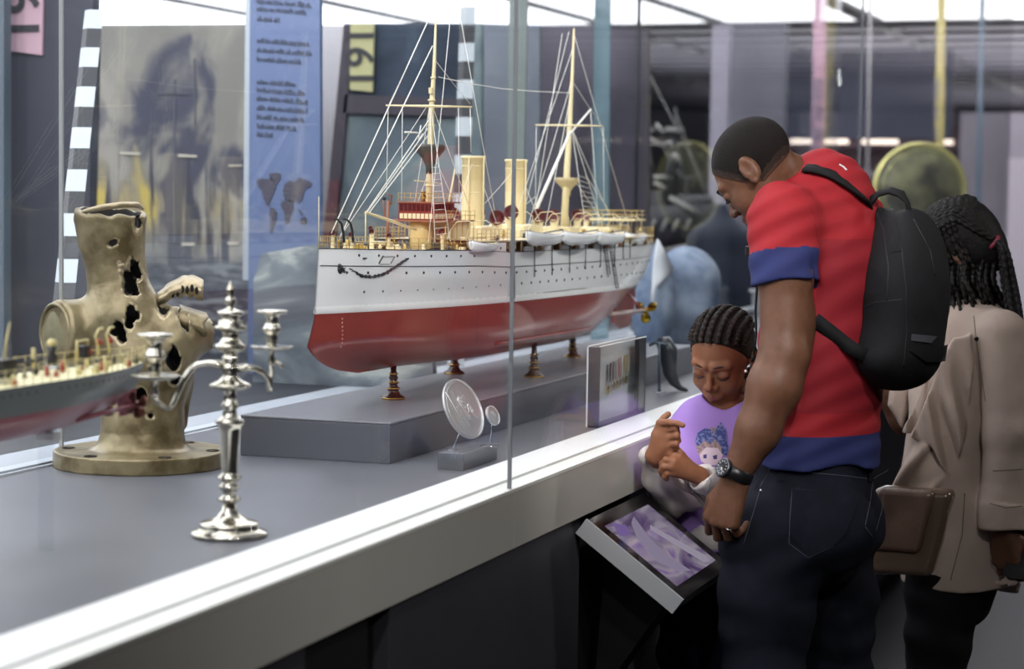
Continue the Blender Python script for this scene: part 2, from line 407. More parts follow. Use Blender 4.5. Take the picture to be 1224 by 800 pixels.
def panel(name, pts, Yp, m, label, cat, th=.03, group=None):
    """upright board facing the visitor at Y = Yp, outline given corner by corner"""
    P = [PB(x, y, Yp) for x, y in pts]
    o = MB().prism(P, (0, th, 0)).build(name, m, None, fix=True)
    return tag(o, label, cat, group)
def mural(name, stops, sc, stretch=(1, 1, 1), seed=0, dist=.6, low=None):
    m = bpy.data.materials.new(name); m.use_nodes = True; nt = m.node_tree; b = nt.nodes['Principled BSDF']
    b.inputs['Roughness'].default_value = .75; b.inputs['Specular IOR Level'].default_value = .2
    tc = nt.nodes.new('ShaderNodeTexCoord'); mp = nt.nodes.new('ShaderNodeMapping'); mp.inputs['Scale'].default_value = stretch
    mp.inputs['Location'].default_value = (seed * 3.1, seed, seed * 1.7)
    n = nt.nodes.new('ShaderNodeTexNoise'); n.inputs['Scale'].default_value = sc; n.inputs['Detail'].default_value = 7; n.inputs['Distortion'].default_value = dist
    r = nt.nodes.new('ShaderNodeValToRGB')
    while len(r.color_ramp.elements) < len(stops): r.color_ramp.elements.new(.5)
    for e, (p_, h_) in zip(r.color_ramp.elements, stops): e.position = p_; e.color = hexc(h_) + (1,)
    nt.links.new(tc.outputs['Object'], mp.inputs[0]); nt.links.new(mp.outputs[0], n.inputs['Vector']); nt.links.new(n.outputs[0], r.inputs[0])
    out = r.outputs[0]
    if low:   # (z0, z1, stops2, scale2, stretch2): a second band of paint below
        z0, z1, st2, sc2, str2 = low
        mp2 = nt.nodes.new('ShaderNodeMapping'); mp2.inputs['Scale'].default_value = str2
        n2 = nt.nodes.new('ShaderNodeTexNoise'); n2.inputs['Scale'].default_value = sc2; n2.inputs['Detail'].default_value = 6; n2.inputs['Distortion'].default_value = .8
        r2 = nt.nodes.new('ShaderNodeValToRGB')
        while len(r2.color_ramp.elements) < len(st2): r2.color_ramp.elements.new(.5)
        for e, (p_, h_) in zip(r2.color_ramp.elements, st2): e.position = p_; e.color = hexc(h_) + (1,)
        nt.links.new(tc.outputs['Object'], mp2.inputs[0]); nt.links.new(mp2.outputs[0], n2.inputs['Vector']); nt.links.new(n2.outputs[0], r2.inputs[0])
        sx = nt.nodes.new('ShaderNodeSeparateXYZ'); nt.links.new(tc.outputs['Object'], sx.inputs[0])
        ad = nt.nodes.new('ShaderNodeMath'); ad.operation = 'MULTIPLY_ADD'; nt.links.new(n2.outputs[0], ad.inputs[0]); ad.inputs[1].default_value = .25; nt.links.new(sx.outputs['Z'], ad.inputs[2])
        mr = nt.nodes.new('ShaderNodeMapRange'); mr.inputs['From Min'].default_value = z0 + .12; mr.inputs['From Max'].default_value = z1 + .12
        nt.links.new(ad.outputs[0], mr.inputs[0])
        mx = nt.nodes.new('ShaderNodeMix'); mx.data_type = 'RGBA'
        nt.links.new(mr.outputs[0], mx.inputs[0]); nt.links.new(r2.outputs[0], mx.inputs[6]); nt.links.new(r.outputs[0], mx.inputs[7]); out = mx.outputs[2]
    nt.links.new(out, b.inputs['Base Color'])
    return m
def word(name, txt, c, right, up, size, m, parent=None, ext=.002):
    cu = bpy.data.curves.new(name, 'FONT'); cu.body = txt; cu.size = 1; cu.extrude = .002; cu.align_x = 'CENTER'; cu.align_y = 'CENTER'; cu.offset = .012
    o = bpy.data.objects.new(name, cu); COL.objects.link(o)
    R_ = Vector(right).normalized(); U_ = Vector(up).normalized(); N_ = R_.cross(U_)
    bpy.context.view_layer.update(); me = bpy.data.meshes.new_from_object(o); bpy.data.objects.remove(o)
    mm = Matrix(((R_.x, U_.x, N_.x, c[0]), (R_.y, U_.y, N_.y, c[1]), (R_.z, U_.z, N_.z, c[2]), (0, 0, 0, 1))) @ Matrix.Diagonal((size * 1.0, size, .5, 1))
    me.transform(mm)
    return link(name, me, m, parent, smooth=False)

# left navy board with its pink year label
bd = thing('year_board', 'dark navy display board with a pink year label at far left', 'display board', (PY(50, 400, 5.6)))
P = [PB(x, y, 5.6) for x, y in ((4, 520), (104, 520), (112, -60), (4, -60))]
MB().prism(P, (0, .04, 0)).build('board', mat('board_navy', '33353f', .6, vary=(3, '2b2d38', .3, .7)), bd, fix=True)
P = [PY(x, y, 5.59) for x, y in ((4, 60), (50, 66), (52, -60), (4, -60))]
MB().prism(P, (0, .009, 0)).build('year_label', mat('label_pink', 'ad8f9b', .6), bd, fix=True)
word('year_digits', '19', PY(28, 17, 5.585), (0, 0, 1), (-1, 0, 0), .17, mat('ink', '2a2a30', .6), bd)
tag(MB().prism([PB(x, y, 5.5) for x, y in ((-14, 560), (4.5, 560), (4.5, -60), (-14, -60))], (0, .04, 0)).build('hanging_banner', mat('post_blue', '56606a', .5), None, fix=True), 'grey blue banner edge at the far left beside the navy board', 'banner')

# chequered leaning posts
def cheq(name, top, bot, w, n, label, par=None):
    a = np.array(top); b_ = np.array(bot); b_ = a + (b_ - a) * (a[2] - ZR) / (a[2] - b_[2]); bot = b_; t = thing(name, label, 'post', bot)
    mb = MB()
    for i in range(n):
        A = a + (b_ - a) * i / n; B_ = a + (b_ - a) * (i + 1) / n; q = []
        for c_ in (A, B_):
            q += [c_ + np.array(v) * w for v in ((-.95, .25, 0), (-.1, -.55, 0), (.75, .0, 0), (0, .8, 0))]
        mb.add(q, [(0, 1, 5, 4), (1, 2, 6, 5), (2, 3, 7, 6), (3, 0, 4, 7)] + ([(0, 3, 2, 1)] if i == 0 else []) + ([(4, 5, 6, 7)] if i == n - 1 else []), i % 2)
    mb.build('shaft', [mat('post_white', 'a9afb4', .5), mat('post_black', '25262a', .5)], t)
cheq('chequered_post', J(113, 12, 5.7), J(74, 382, 4.95), .037, 19, 'leaning black and white chequered post left of the broken bronze fitting')
cheq('chequered_post', J(560, 8, 6.9), J(549, 330, 6.6), .034, 19, 'leaning black and white chequered post behind the foremost mast')

# smoke and battle mural
def battle_paint():
    m = bpy.data.materials.new('battle_paint'); m.use_nodes = True; nt = m.node_tree; b = nt.nodes['Principled BSDF']; b.inputs['Roughness'].default_value = .75; b.inputs['Specular IOR Level'].default_value = .2
    tc = nt.nodes.new('ShaderNodeTexCoord'); L = nt.links.new
    P0, P1 = PY(118, 330, 6.3), PY(303, 30, 6.3)
    mp = nt.nodes.new('ShaderNodeMapping'); mp.vector_type = 'TEXTURE'; mp.inputs['Location'].default_value = (P0[0], 0, P0[2]); mp.inputs['Scale'].default_value = (P1[0] - P0[0], 1, P1[2] - P0[2])
    L(tc.outputs['Object'], mp.inputs[0]); sx = nt.nodes.new('ShaderNodeSeparateXYZ'); L(mp.outputs[0], sx.inputs[0])
    def noise(sc, st, det=6, dist=.8, off=0):
        q = nt.nodes.new('ShaderNodeMapping'); q.inputs['Scale'].default_value = st; q.inputs['Location'].default_value = (off, off, off); L(tc.outputs['Object'], q.inputs[0])
        n = nt.nodes.new('ShaderNodeTexNoise'); n.inputs['Scale'].default_value = sc; n.inputs['Detail'].default_value = det; n.inputs['Distortion'].default_value = dist; L(q.outputs[0], n.inputs['Vector']); return n.outputs[0]
    def mth(op, *a):
        n = nt.nodes.new('ShaderNodeMath'); n.operation = op
        for i, v in enumerate(a):
            if isinstance(v, (int, float)): n.inputs[i].default_value = v
            else: L(v, n.inputs[i])
        return n.outputs[0]
    def ss(v, a0, a1):
        n = nt.nodes.new('ShaderNodeMapRange'); n.interpolation_type = 'SMOOTHSTEP'; n.inputs['From Min'].default_value = a0; n.inputs['From Max'].default_value = a1; L(v, n.inputs['Value']); return n.outputs[0]
    def mix(f, a, c):
        n = nt.nodes.new('ShaderNodeMix'); n.data_type = 'RGBA'; L(f, n.inputs[0])
        for i, v in ((6, a), (7, c)):
            if isinstance(v, str): n.inputs[i].default_value = hexc(v) + (1,)
            else: L(v, n.inputs[i])
        return n.outputs[2]
    X, Zv = sx.outputs['X'], sx.outputs['Z']
    c = mix(ss(noise(3.2, (1, 1, .7)), .40, .62), '7a7874', '928e87')
    # dark smoke rising in the middle
    w = mth('ADD', noise(4.0, (1, 1, .8), off=3), mth('MULTIPLY', mth('ABSOLUTE', mth('SUBTRACT', X, .55)), -.28))
    w = mth('ADD', w, mth('MULTIPLY', mth('ABSOLUTE', mth('SUBTRACT', Zv, .5)), -.42))
    c = mix(ss(w, .32, .46), c, '4b4c59')
    # fire and pale smoke low down
    v = mth('ADD', noise(6.5, (1.3, 1, .5), off=7), mth('MULTIPLY', mth('ABSOLUTE', mth('SUBTRACT', Zv, .27)), -.9))
    c = mix(ss(v, .36, .47), c, '817b6e'); c = mix(ss(v, .47, .56), c, '9a8d68'); c = mix(ss(v, .56, .62), c, 'b3a25c')
    k = mth('ADD', noise(7, (2.6, 1, .25), off=11), mth('MULTIPLY', Zv, -.12)); k = mth('MULTIPLY', ss(k, .50, .60), ss(Zv, .62, .40))
    c = mix(k, c, '45464f')
    sea = mix(ss(noise(9, (1, 1, 4), off=5), .42, .66), '3a3d47', '73767a')
    c = mix(ss(mth('ADD', Zv, mth('MULTIPLY', noise(6, (1, 1, 2), off=2), .10)), .08, .16), sea, c)
    L(c, b.inputs['Base Color']); return m
P = [PB(x, y, 6.3) for x, y in ((112, 520), (305, 500), (303, 29), (121, 30))]
t = thing('battle_mural', 'smoky battle scene mural standing behind the bronze fitting', 'mural', P[0])
MB().prism(P, (0, .03, 0)).build('board', battle_paint(), t, fix=True)
def bar(mb, a, b_, w, Yp):
    A, B_ = PY(*a, Yp), PY(*b_, Yp); d = B_ - A; n_ = np.cross(d, [0, 1, 0]); n_ = n_ / np.linalg.norm(n_) * w / 2
    mb.prism([A - n_, A + n_, B_ + n_, B_ - n_], (0, .003, 0))
mb = MB()
for a, b_, w in (((208, 95), (208, 290), .007), ((190, 112), (226, 112), .005), ((232, 70), (233, 150), .004)): bar(mb, a, b_, w, 6.296)
mb.build('painted_masts', mat('ship_paint', '53555f', .8), t, fix=True)
m_hl = mat('ship_light', 'b5b0a2', .7)
for a, b_, w in (((143, 183), (167, 184), .008), ((213, 186), (235, 187), .008), ((273, 198), (289, 198), .005), ((217, 292), (232, 292), .009), ((272, 291), (285, 291), .009)): mb = MB(); bar(mb, a, b_, w, 6.295); mb.build('painted_highlight', m_hl, t, fix=True)

# blue banner with text and world map
bn = thing('text_banner', 'tall blue information banner with dark text and a world map', 'banner', PY(340, 330, 5.7))
YB = 5.7
MB().prism([PB(x, y, YB) for x, y in ((296, 470), (383, 470), (382, -60), (299, -60))], (0, .02, 0)).build('banner_board', mat('banner_blue', '4c5a7c', .55), bn, fix=True)
MB().prism([PY(x, y, YB + .001) for x, y in ((290, 335), (297, 335), (300, -60), (294, -60))], (0, .018, 0)).build('banner_edge', mat('banner_edge', '8d949c', .5), bn, fix=True)
m_ink2 = mat('banner_ink', '3b4258', .6)
rnd = random.Random(3); mb = MB(); last = 0
for y, n_ in ((2, 62), (11, 60), (23, 24), (49, 60), (60, 62), (71, 50), (98, 48), (108, 56), (118, 58), (129, 58), (140, 54), (151, 44), (161, 20)):
    if y - last > 14: mb = MB()
    fresh = y - last > 14 or last == 0; last = y
    x = 307.0; e = 307 + n_
    while x < e:
        w = rnd.choice((5, 8, 10, 13)); w = min(w, e - x + 2)
        # each word a run of upright strokes on a line, as unreadable here as in the place
        xx = x
        while xx < x + w:
            hgt = rnd.choice((2.6, 3.4, 3.4, 4.8))
            bar(mb, (xx, y + (xx - 307) * .07 + 2), (xx, y + (xx - 307) * .07 + 2 - hgt * 1.25), .0023, YB - .003); 
            bar(mb, (xx, y + (xx - 307) * .09 + rnd.choice((-.6, 1.6))), (xx + 1.3, y + (xx - 306) * .09 + rnd.choice((-.6, 1.6))), .0016, YB - .003)
            xx += 1.5
        x += w + 2.4
    if y in (23, 71, 161): mb.build('banner_text', m_ink2, bn, fix=True)
m_map = mat('map_grey', '363443', .6)
lands = [[(306, 217), (311, 213), (318, 214), (324, 212), (327, 219), (330, 225), (327, 231), (324, 238), (321, 243), (323, 247), (319, 246), (315, 238), (313, 228), (309, 224)],
         [(321, 208), (330, 206), (335, 208), (334, 216), (329, 222), (325, 216)],
         [(323, 248), (327, 249), (331, 254), (330, 262), (326, 272), (324, 280), (323, 272), (324, 262), (322, 254)],
         [(337, 240), (343, 238), (350, 242), (351, 250), (347, 257), (345, 266), (341, 267), (340, 257), (336, 248)],
         [(340, 220), (346, 216), (352, 218), (358, 212), (366, 215), (373, 219), (370, 224), (364, 227), (362, 236), (357, 243), (352, 240), (347, 242), (343, 236), (340, 238), (338, 230)],
         [(359, 262), (364, 259), (367, 263), (365, 268), (360, 268)], [(356, 250), (359, 252), (361, 257), (358, 255)]]
for L in lands:
    L2 = []
    for i in range(len(L)):
        a, b2 = L[i], L[(i + 1) % len(L)]; L2 += [a, ((a[0] + b2[0]) / 2 + rnd.uniform(-1, 1), (a[1] + b2[1]) / 2 + rnd.uniform(-1, 1))]
    MB().prism([PY(x, y, YB - .003) for x, y in L2], (0, .002, 0)).build('map_land', m_map, bn, fix=True)

# sea painting
t = panel('sea_painting', ((303, 390), (303, 335), (313, 303), (384, 291), (500, 288), (520, 470)), 5.45,
          mural('stormy_sea', ((.32, '3a3f47'), (.48, '565c63'), (.58, '6d7378'), (.66, 'a3a7a2'), (.75, '7d8287')), 2.6, (1, 1, 2.4), 1.2, 1.2), 'stormy grey sea painting standing behind the bow of the white ship', 'painting')

# navy board with yellow year label
bd = thing('year_board', 'tilted brown framed display board with a yellow year label', 'display board', PY(480, 330, 7.2))
Yq = 7.2
MB().prism([PB(x, y, Yq) for x, y in ((405, 480), (575, 480), (575, 28), (412, 28))], (0, .03, 0)).build('board', mural('board_picture', ((.3, '4d555f'), (.45, '5f6a72'), (.6, '7f8c8e'), (.75, '8c8489')), 2.2, (1, 1, 1), 6.1, .5), bd, fix=True)
MB().prism([PY(x, y, Yq - .012) for x, y in ((415, 125), (560, 133), (560, 28), (422, 28))], (0, .01, 0)).build('upper_picture', mural('board_navy_pic', ((.3, '2c3340'), (.5, '3a4452'), (.66, '56626e'), (.75, '8a8f7c')), 3.5, (1, 1, 1), 3.3, .8), bd, fix=True)
MB().prism([PY(x, y, Yq - .03) for x, y in ((385, 300), (400, 300), (423, 28), (411, 28))], (0, .02, 0)).prism([PY(x, y, Yq - .03) for x, y in ((410, 135), (560, 140), (560, 118), (412, 113))], (0, .02, 0)).build('frame', mat('frame_brown', '38323c', .6), bd, fix=True)
MB().prism([PY(x, y, Yq - .04) for x, y in ((384, 300), (399, 300), (405, 215), (393, 215))], (0, .02, 0)).build('frame_foot', mat('frame_maroon', '4f2a33', .6), bd, fix=True)
MB().prism([PY(x, y, Yq - .04) for x, y in ((418, 107), (445, 110), (447, 28), (419, 28))], (0, .01, 0)).build('year_label', mat('label_yellow', 'a9a67a', .6), bd, fix=True)
word('year_digits', '191', PY(432, 68, Yq - .045), (0, 0, 1), (-1, 0, 0), .155, bpy.data.materials['ink'], bd)
panel('display_board', ((383, 400), (420, 400), (420, 30), (383, 30)), 7.6, mat('board_pale', '76747a', .7, vary=(2, '6b6a70', .3, .7)), 'pale grey board behind the blue banner', 'display board')
panel('display_board', ((560, 440), (645, 440), (645, 30), (566, 28)), 8.2, mural('grey_wash', ((.3, '4c505c'), (.5, '646973'), (.7, '7f868c')), 1.4, (1, 1, .5), 8.2, .4), 'washed grey blue board behind the front funnel', 'display board')
panel('display_board', ((636, 400), (775, 400), (775, 34), (640, 30)), 8.8, mural('dark_wash', ((.3, '3d3b45'), (.5, '57535d'), (.66, '6c6872'), (.8, '7d838a')), 1.6, (1.5, 1, .4), 5.2, .4), 'dark mauve board behind the rear mast', 'display board')
for nm, pts, Yp, hx, lb in (('hanging_banner', ((604, 420), (622, 420), (631, -40), (609, -40)), 7.0, '747f7b', 'pale green vertical banner behind the rear funnel'),
                            ('hanging_banner', ((706, 400), (726, 400), (730, -40), (711, -40)), 7.6, '6d8892', 'pale teal vertical banner beside the rear mast'),
                            ('hanging_banner', ((968, 420), (984, 420), (988, -30), (973, -30)), 13.0, '7f5d6c', 'dusty pink vertical banner behind the man'),
                            ('hanging_banner', ((1114, 420), (1126, 420), (1131, -30), (1121, -30)), 13.5, '7e7234', 'mustard yellow vertical banner behind the backpack'),
                            ('hanging_banner', ((1163, 420), (1170, 420), (1178, -30), (1172, -30)), 14.0, '31465a', 'slim steel blue vertical banner above the braided hair'),
                            ('hanging_rod', ((1032, 420), (1036, 420), (1043, -30), (1039, -30)), 13.2, '4b4a50', 'thin pale vertical rod between the pink and yellow banners')):
    o = panel(nm, pts, Yp, mat('banner_' + hx, hx, .55), lb, 'banner' if 'ban' in nm else 'rod', th=.012)
    if 'pink' in lb or 'yellow' in lb:
        x0, x1 = (972, 985) if 'pink' in lb else (1116.5, 1125)
        for y0, y1 in ((95, 120), (126, 146), (152, 170), (176, 196)):
            y = y0; mb = MB()
            while y < y1:
                bar(mb, (x0, y), (x1 - rnd.uniform(0, 3), y + .6), .0062, Yp - .004); y += 3
            mb.build('banner_text', m_ink2, o, fix=True)
# ================================================================== THINGS IN THE SHOWCASE
m_silver = mat('silver', 'd6d2c6', .16, 1, bump=(60, .06), vary=(30, 'a9a290', .35, .7))
m_brass = mat('brass', 'b59a4e', .3, 1)
m_glassc = glass('clear_perspex', 'fafbfc', .28, .05)

# ---------------- silver candelabrum
def candelabra():
    base = PZ(274, 641, ZD); S = float((base - EYE) @ _F) / FPX       # metres per pixel here
    t = thing('candelabrum', 'silver candelabrum with branching arms and drip pans on the grey deck', 'candelabrum', base)
    hh = lambda y: (640 - y) * S
    # stepped oval base
    prof = [(44, 0), (46, 3), (45, 6), (38, 9), (35, 12), (36, 15), (34, 18), (24, 21), (15, 26), (9, 34), (7, 42)]
    VS = .927 * S
    MB().lathe([(r * S, h * VS) for r, h in prof], base, n=40).build('base', m_silver, t)
    prof = [(7, 40), (8, 44), (13, 46), (14, 49), (9, 52), (8, 56), (10, 60), (13, 63), (13, 66), (9, 69), (9, 71), (14, 74), (15, 77), (10, 80), (9.5, 84), (10.5, 110), (13, 138), (14, 143), (17, 146), (17, 150), (12, 153), (9, 158), (8, 164), (11, 168), (11, 171), (8, 174), (7.5, 188), (9, 190)]
    MB().lathe([(r * S, h * VS) for r, h in prof], base, n=32).build('stem', m_silver, t)
    prof = [(9, 190), (20, 190.5), (24, 193), (25, 196), (22, 198), (14, 202), (9, 206), (9, 212), (11, 217), (8, 222), (7, 224), (9.5, 228), (10, 231), (7, 234), (7, 237), (15, 240), (18, 243), (18, 247), (13, 250), (10, 255), (9, 262), (12, 266), (19, 268), (19, 271), (13, 273), (15, 278), (9, 281), (13, 285), (16, 288), (16, 290), (9, 292), (4, 295), (4, 298), (6.5, 301), (6.5, 306), (4, 309), (3.5, 311), (5, 314), (4.5, 319), (2.5, 324), (1.5, 327), (0.4, 329)]
    MB().lathe([(r * S, h * VS) for r, h in prof], base, n=32).build('finial_column', m_silver, t)
    A = _R0                                   # direction along the arms
    def at(px, py, dd=0): return base + _R0 * (px - 272) * S + np.array([0, 0, (640 - py) * S]) + _F * dd
    def arm(pts, dd):
        n = len(pts); MB().tube([at(x, y, dd * i / (n - 1)) for i, (x, y) in enumerate(pts)], [4.6 * S] * 2 + [3.8 * S] * (n - 3) + [3.2 * S], 10).build('arm', m_silver, t)
    arm(((268, 436), (258, 434), (246, 433), (234, 435), (226, 441), (220, 450), (214, 462), (209, 474), (205, 483), (201, 488)), -.02)
    arm(((276, 440), (290, 438), (302, 439), (311, 444), (316, 452), (317, 460), (316, 467)), .03)
    def cup(px, py, sc, dd, base_drop=None):
        o = at(px, py, dd); k = S * sc
        c = MB().lathe([(r * k, h * k) for r, h in ((3, -26), (5, -20), (3.5, -14), (4, -6), (6, -3), (9, -1))], o, n=20).build('holder', m_silver, t)
        MB().lathe([(r * k, h * k) for r, h in ((3, -2), (22, -3), (28, 0), (28.5, 2), (26, 2.4), (15, .5), (6, 3), (3, 3))], o, n=36).build('drip_pan', m_silver, c)
        MB().lathe([(r * k, h * k) for r, h in ((6, 3), (8, 6), (6.5, 9), (9, 12), (7, 15), (8, 18), (12, 21), (14, 24), (10, 28), (8.5, 34), (9, 40), (12, 44), (20, 46), (20.5, 49), (18, 50), (8, 49), (7, 44), (.5, 44))], o, n=32, cap=False).build('candle_socket', m_silver, c)
        return c
    cup(187, 449, 1.02, -.035); cup(317, 413, .90, .05)
    # right socket bracket and small scroll
    MB().tube([at(317, 430, .05), at(318, 444, .045), at(317, 460, .03)], 2.6 * S, 8).build('scroll', m_silver, t)
    MB().tube([at(319, 428, .05), at(326, 433, .05), at(331, 438, .05)], [2.5 * S, 2 * S, 2.6 * S], 8).build('scroll', m_silver, t)
    MB().tube([at(187, 474, -.035), at(190, 480, -.033), at(201, 488, -.02)], [3 * S, 3 * S, 3 * S], 8).build('scroll', m_silver, t)
candelabra()

# ---------------- torn bronze fitting
def bronze():
    m_b = mat('old_bronze', '978a69', .36, .42, vary=(15, '66583a', .42, .64), bump=(50, .35, 7))
    nt = m_b.node_tree
    m_i = mat('bronze_inside', '17130d', .8)
    m_e = mat('torn_edge', 'a89a7c', .35, .6, bump=(80, .6))
    D0 = 3.82; k = D0 / FPX
    c0 = PZ(168, 556, ZD + .0); D0 = float((c0 - EYE) @ _F); k = D0 / FPX; c = np.array([c0[0], c0[1], ZD]); 
    R_, Fh = _R0, np.array([_F[0], _F[1], 0]) / math.hypot(_F[0], _F[1]); Zv = np.array([0, 0, 1.0])
    def at(px, py, dd=0): return J(px, py, D0 + dd)
    S = k
    lpn = -(at(135, 400, .05) - at(72, 398, -.03)); lpn = lpn / np.linalg.norm(lpn)
    def outer(P, e=0.0):
        # base flange
        v = P - V3(c); r = np.sqrt(v[:, 0] ** 2 + v[:, 1] ** 2)
        fl = np.maximum(r - (.172 + e + .0012 * vnoise(P, 40)), np.abs(v[:, 2] - .016) - .016 - e)
        foot = seg(P, c + [0, 0, .0], c + [0, 0, .07], .100 + e, .066 + e)
        # upright trunk from foot to the flaring top
        tr = chain(P, [at(170, 535), at(172, 490), at(172, 455)], [48 * S + e, 46 * S + e, 47 * S + e], .01)
        bulge = U(.03, seg(P, at(172, 430), at(150, 385), 55 * S + e, 46 * S + e), seg(P, at(185, 430), at(205, 405), 48 * S + e, 38 * S + e))
        neck = chain(P, [at(145, 375), at(139, 320), at(133, 285), at(132, 263)], [41 * S + e, 33 * S + e, 37 * S + e, 43 * S + e], .02)
        # left round port: big short horizontal cylinder facing left-front
        a = at(72, 398, -.03); b_ = at(135, 400, .05)
        lp = smax(seg(P, a, b_, 40 * S + e, 43 * S + e), plane(P, at(64, 398, -.03), lpn), .006)
        rp = chain(P, [at(195, 400), at(222, 400, .03), at(240, 400, .05)], [30 * S + e, 27 * S + e, 22 * S + e], .02)
        lug = seg(P, at(212, 470, .03), at(214, 420, .04), 13 * S + e, 16 * S + e)
        lug2 = seg(P, at(214, 505, .04), at(218, 455, .05), 10 * S + e, 14 * S + e)
        f = U(.035, foot, tr); f = su(f, bulge, .03); f = su(f, neck, .03); f = su(f, lp, .02); f = su(f, rp, .02); f = su(f, lug, .012); f = su(f, lug2, .01)
        f = su(f, fl, .02)
        return f
    top = at(130, 252); topn = np.array(_R0 * .10 + Zv * 1.0 + Fh * -.10)
    holes = []  # (a, b, r) capsules driven along the view direction
    def hole(px, py, rx, ry, ang=0, depth=.1, off=-.12):
        ca, sa = math.cos(math.radians(ang)), math.sin(math.radians(ang))
        e1 = (_R0 * ca + Zv * sa); e2 = (-_R0 * sa + Zv * ca); holes.append((at(px, py), e1, e2, rx * S, ry * S))
    hole(165, 322, 6, 13, 18); hole(160, 335, 5.5, 20, 28); hole(158, 342, 5, 9, 30)
    hole(164, 378, 6, 14, -6); hole(148, 391, 7, 11, -25); hole(154, 399, 6, 8, 0)
    hole(177, 467, 7, 8.5, 0); hole(187, 493, 3, 2.5); hole(167, 266, 3.5, 11, 0)
    hole(198, 366, 6, 13, 24); hole(222, 378, 5, 16, 15); hole(213, 428, 8, 15, 0); hole(170, 375, 4, 6, 20); hole(140, 402, 3, 4)
    hole(142, 290, 5, 3, 30); hole(215, 452, 7, 6)
    def f(P):
        o = outer(P); i = outer(P, -.011)
        # open at the top and hollow
        topcut = plane(P, top, topn) + .004 * vnoise(P, 120)
        o = smax(o, topcut, .004)
        cav = seg(P, at(131, 235), at(137, 300), 35 * S, 27 * S); o = smax(o, -cav, .004)
        cav2 = np.minimum(chain(P, [at(141, 330), at(165, 400), at(172, 490)], [24 * S, 34 * S, 34 * S], .02), seg(P, at(185, 400), at(246, 400, .05), 24 * S, 18 * S))
        o = np.maximum(o, -cav2)
        wob = vnoise(P, 170, 1) * .0026 + vnoise(P, 460, 2) * .0014
        fwd = _F
        for (p, e1, e2, rx, ry) in holes:
            v = P - V3(p); a = v @ V3(e1); b_ = v @ V3(e2); dpt = v @ V3(fwd)
            q = (np.sqrt((a / rx) ** 2 + (b_ / ry) ** 2) - 1) * min(rx, ry) * .8 + wob
            q = np.maximum(q, dpt - .0)            # only the near wall
            o = np.maximum(o, -q)
            o = su(o, np.maximum(np.abs(q - .0025) - .0022, np.abs(outer_near(P)) - .0035), .003) if False else o
        return o + .0011 * vnoise(P, 60, 3)
    def near(P): return None
    t = thing('bronze_fitting', 'battered golden bronze ship fitting with torn holes on a round flange', 'ship fitting', c)
    lo = np.min([at(x, y, d) for x in (20, 300) for y in (235, 600) for d in (-.28, .28)], 0); hi = np.max([at(x, y, d) for x in (20, 300) for y in (235, 600) for d in (-.28, .28)], 0)
    lo[:2] -= .1; hi[:2] += .1; lo[2] = ZD - .005
    def mf(Q):
        Q = Q.astype(np.float32)
        r = (outer(Q) < -.0085).astype(int)
        for (p, e1, e2, rx, ry) in holes:
            v = Q - V3(p); a_ = v @ V3(e1); b2 = v @ V3(e2); dd = v @ V3(_F)
            q = (np.sqrt((a_ / rx) ** 2 + (b2 / ry) ** 2) - 1) * min(rx, ry) * .8
            r[(q < .0022 + .0016 * vnoise(Q, 130, 5)) & (dd < 0) & (r == 0)] = 2
        return r
    sdf_mesh('casting', f, lo, hi, .003, [m_b, m_i, m_e], t, matfn=mf)
    # torn curl of metal on the right, jagged
    rows = []; rr = random.Random(4); n = 16
    A0 = [(194, 346), (206, 338), (219, 332), (234, 334), (243, 340)]; A1 = [(200, 352), (212, 354), (222, 352), (231, 356), (240, 352)]
    top_, bot = [], []
    for i in range(n):
        u = i / (n - 1); x = 190 + 52 * u; y = 352 - 24 * math.sin(u * 2.1) + 6 * u; top_.append((x, y - (rr.uniform(0, 2))))
        bot.append((x - 3 + 4 * u, y + 14 + 9 * u + rr.uniform(-2.2, 2.2)))
    for j in range(7):
        w = j / 6; rows.append([at(tx + (bx - tx) * w, ty + (by - ty) * w, .02 + .02 * u_ - .035 * math.sin(w * PI * .8)) for (tx, ty), (bx, by), u_ in zip(top_, bot, np.linspace(0, 1, n))])
    mb = MB(); mb.grid(rows); o = mb.build('torn_flap', m_e, t); md = o.modifiers.new('s', 'SOLIDIFY'); md.thickness = .004
    mb = MB()
    for i in range(6):
        u = .3 + i * .11; x = 190 + 52 * u; y = 352 - 24 * math.sin(u * 2.1) + 6 * u
        p = at(x + 1, y + 12 + 2 * (i % 2), .012 - .018); mb.ball(p, .0052, 8, sc=(.8, .4, 1.6))
    mb.build('flap_holes', m_i, t)
    rows = []
    for j in range(6):
        w = j / 5; rows.append([at(214 + 32 * u_ + 3 * math.sin(w * 9), 366 + 26 * w + 10 * u_ + rr.uniform(-1, 1) * (u_ > .9), .02 - .05 * math.sin(w * 2.4)) for u_ in np.linspace(0, 1, 10)])
    mb = MB(); mb.grid(rows); o = mb.build('torn_flap', m_b, t); md = o.modifiers.new('s', 'SOLIDIFY'); md.thickness = .004
    # rim of pale worn metal at the mouth, port ring
    MB().tube([at(x, y, d) for x, y, d in ((93, 256, -.03), (104, 252, -.06), (122, 248, -.075), (145, 245, -.065), (164, 245, -.03), (171, 250, 0))], [.003, .005, .006, .006, .006, .003], 8).build('worn_lip', m_e, t)
    ring = []
    cc = at(66, 398, -.032); e1 = np.cross(lpn, Zv); e1 /= np.linalg.norm(e1)
    for i in range(32):
        a = 2 * PI * i / 32; ring.append(cc + e1 * math.cos(a) * 34 * S + Zv * math.sin(a) * 34 * S)
    MB().tube(ring, .004, 8, closed=True).build('port_ring', m_b, t)
    MB().lathe([(.0005, .002), (20 * S, .002), (29 * S, .0), (31 * S, -.002), (34 * S, -.006)], cc, lpn, 40, cap=False).build('port_plate', mat('port_patina', '8d8669', .5, .4, vary=(30, '75704f', .4, .7)), t)
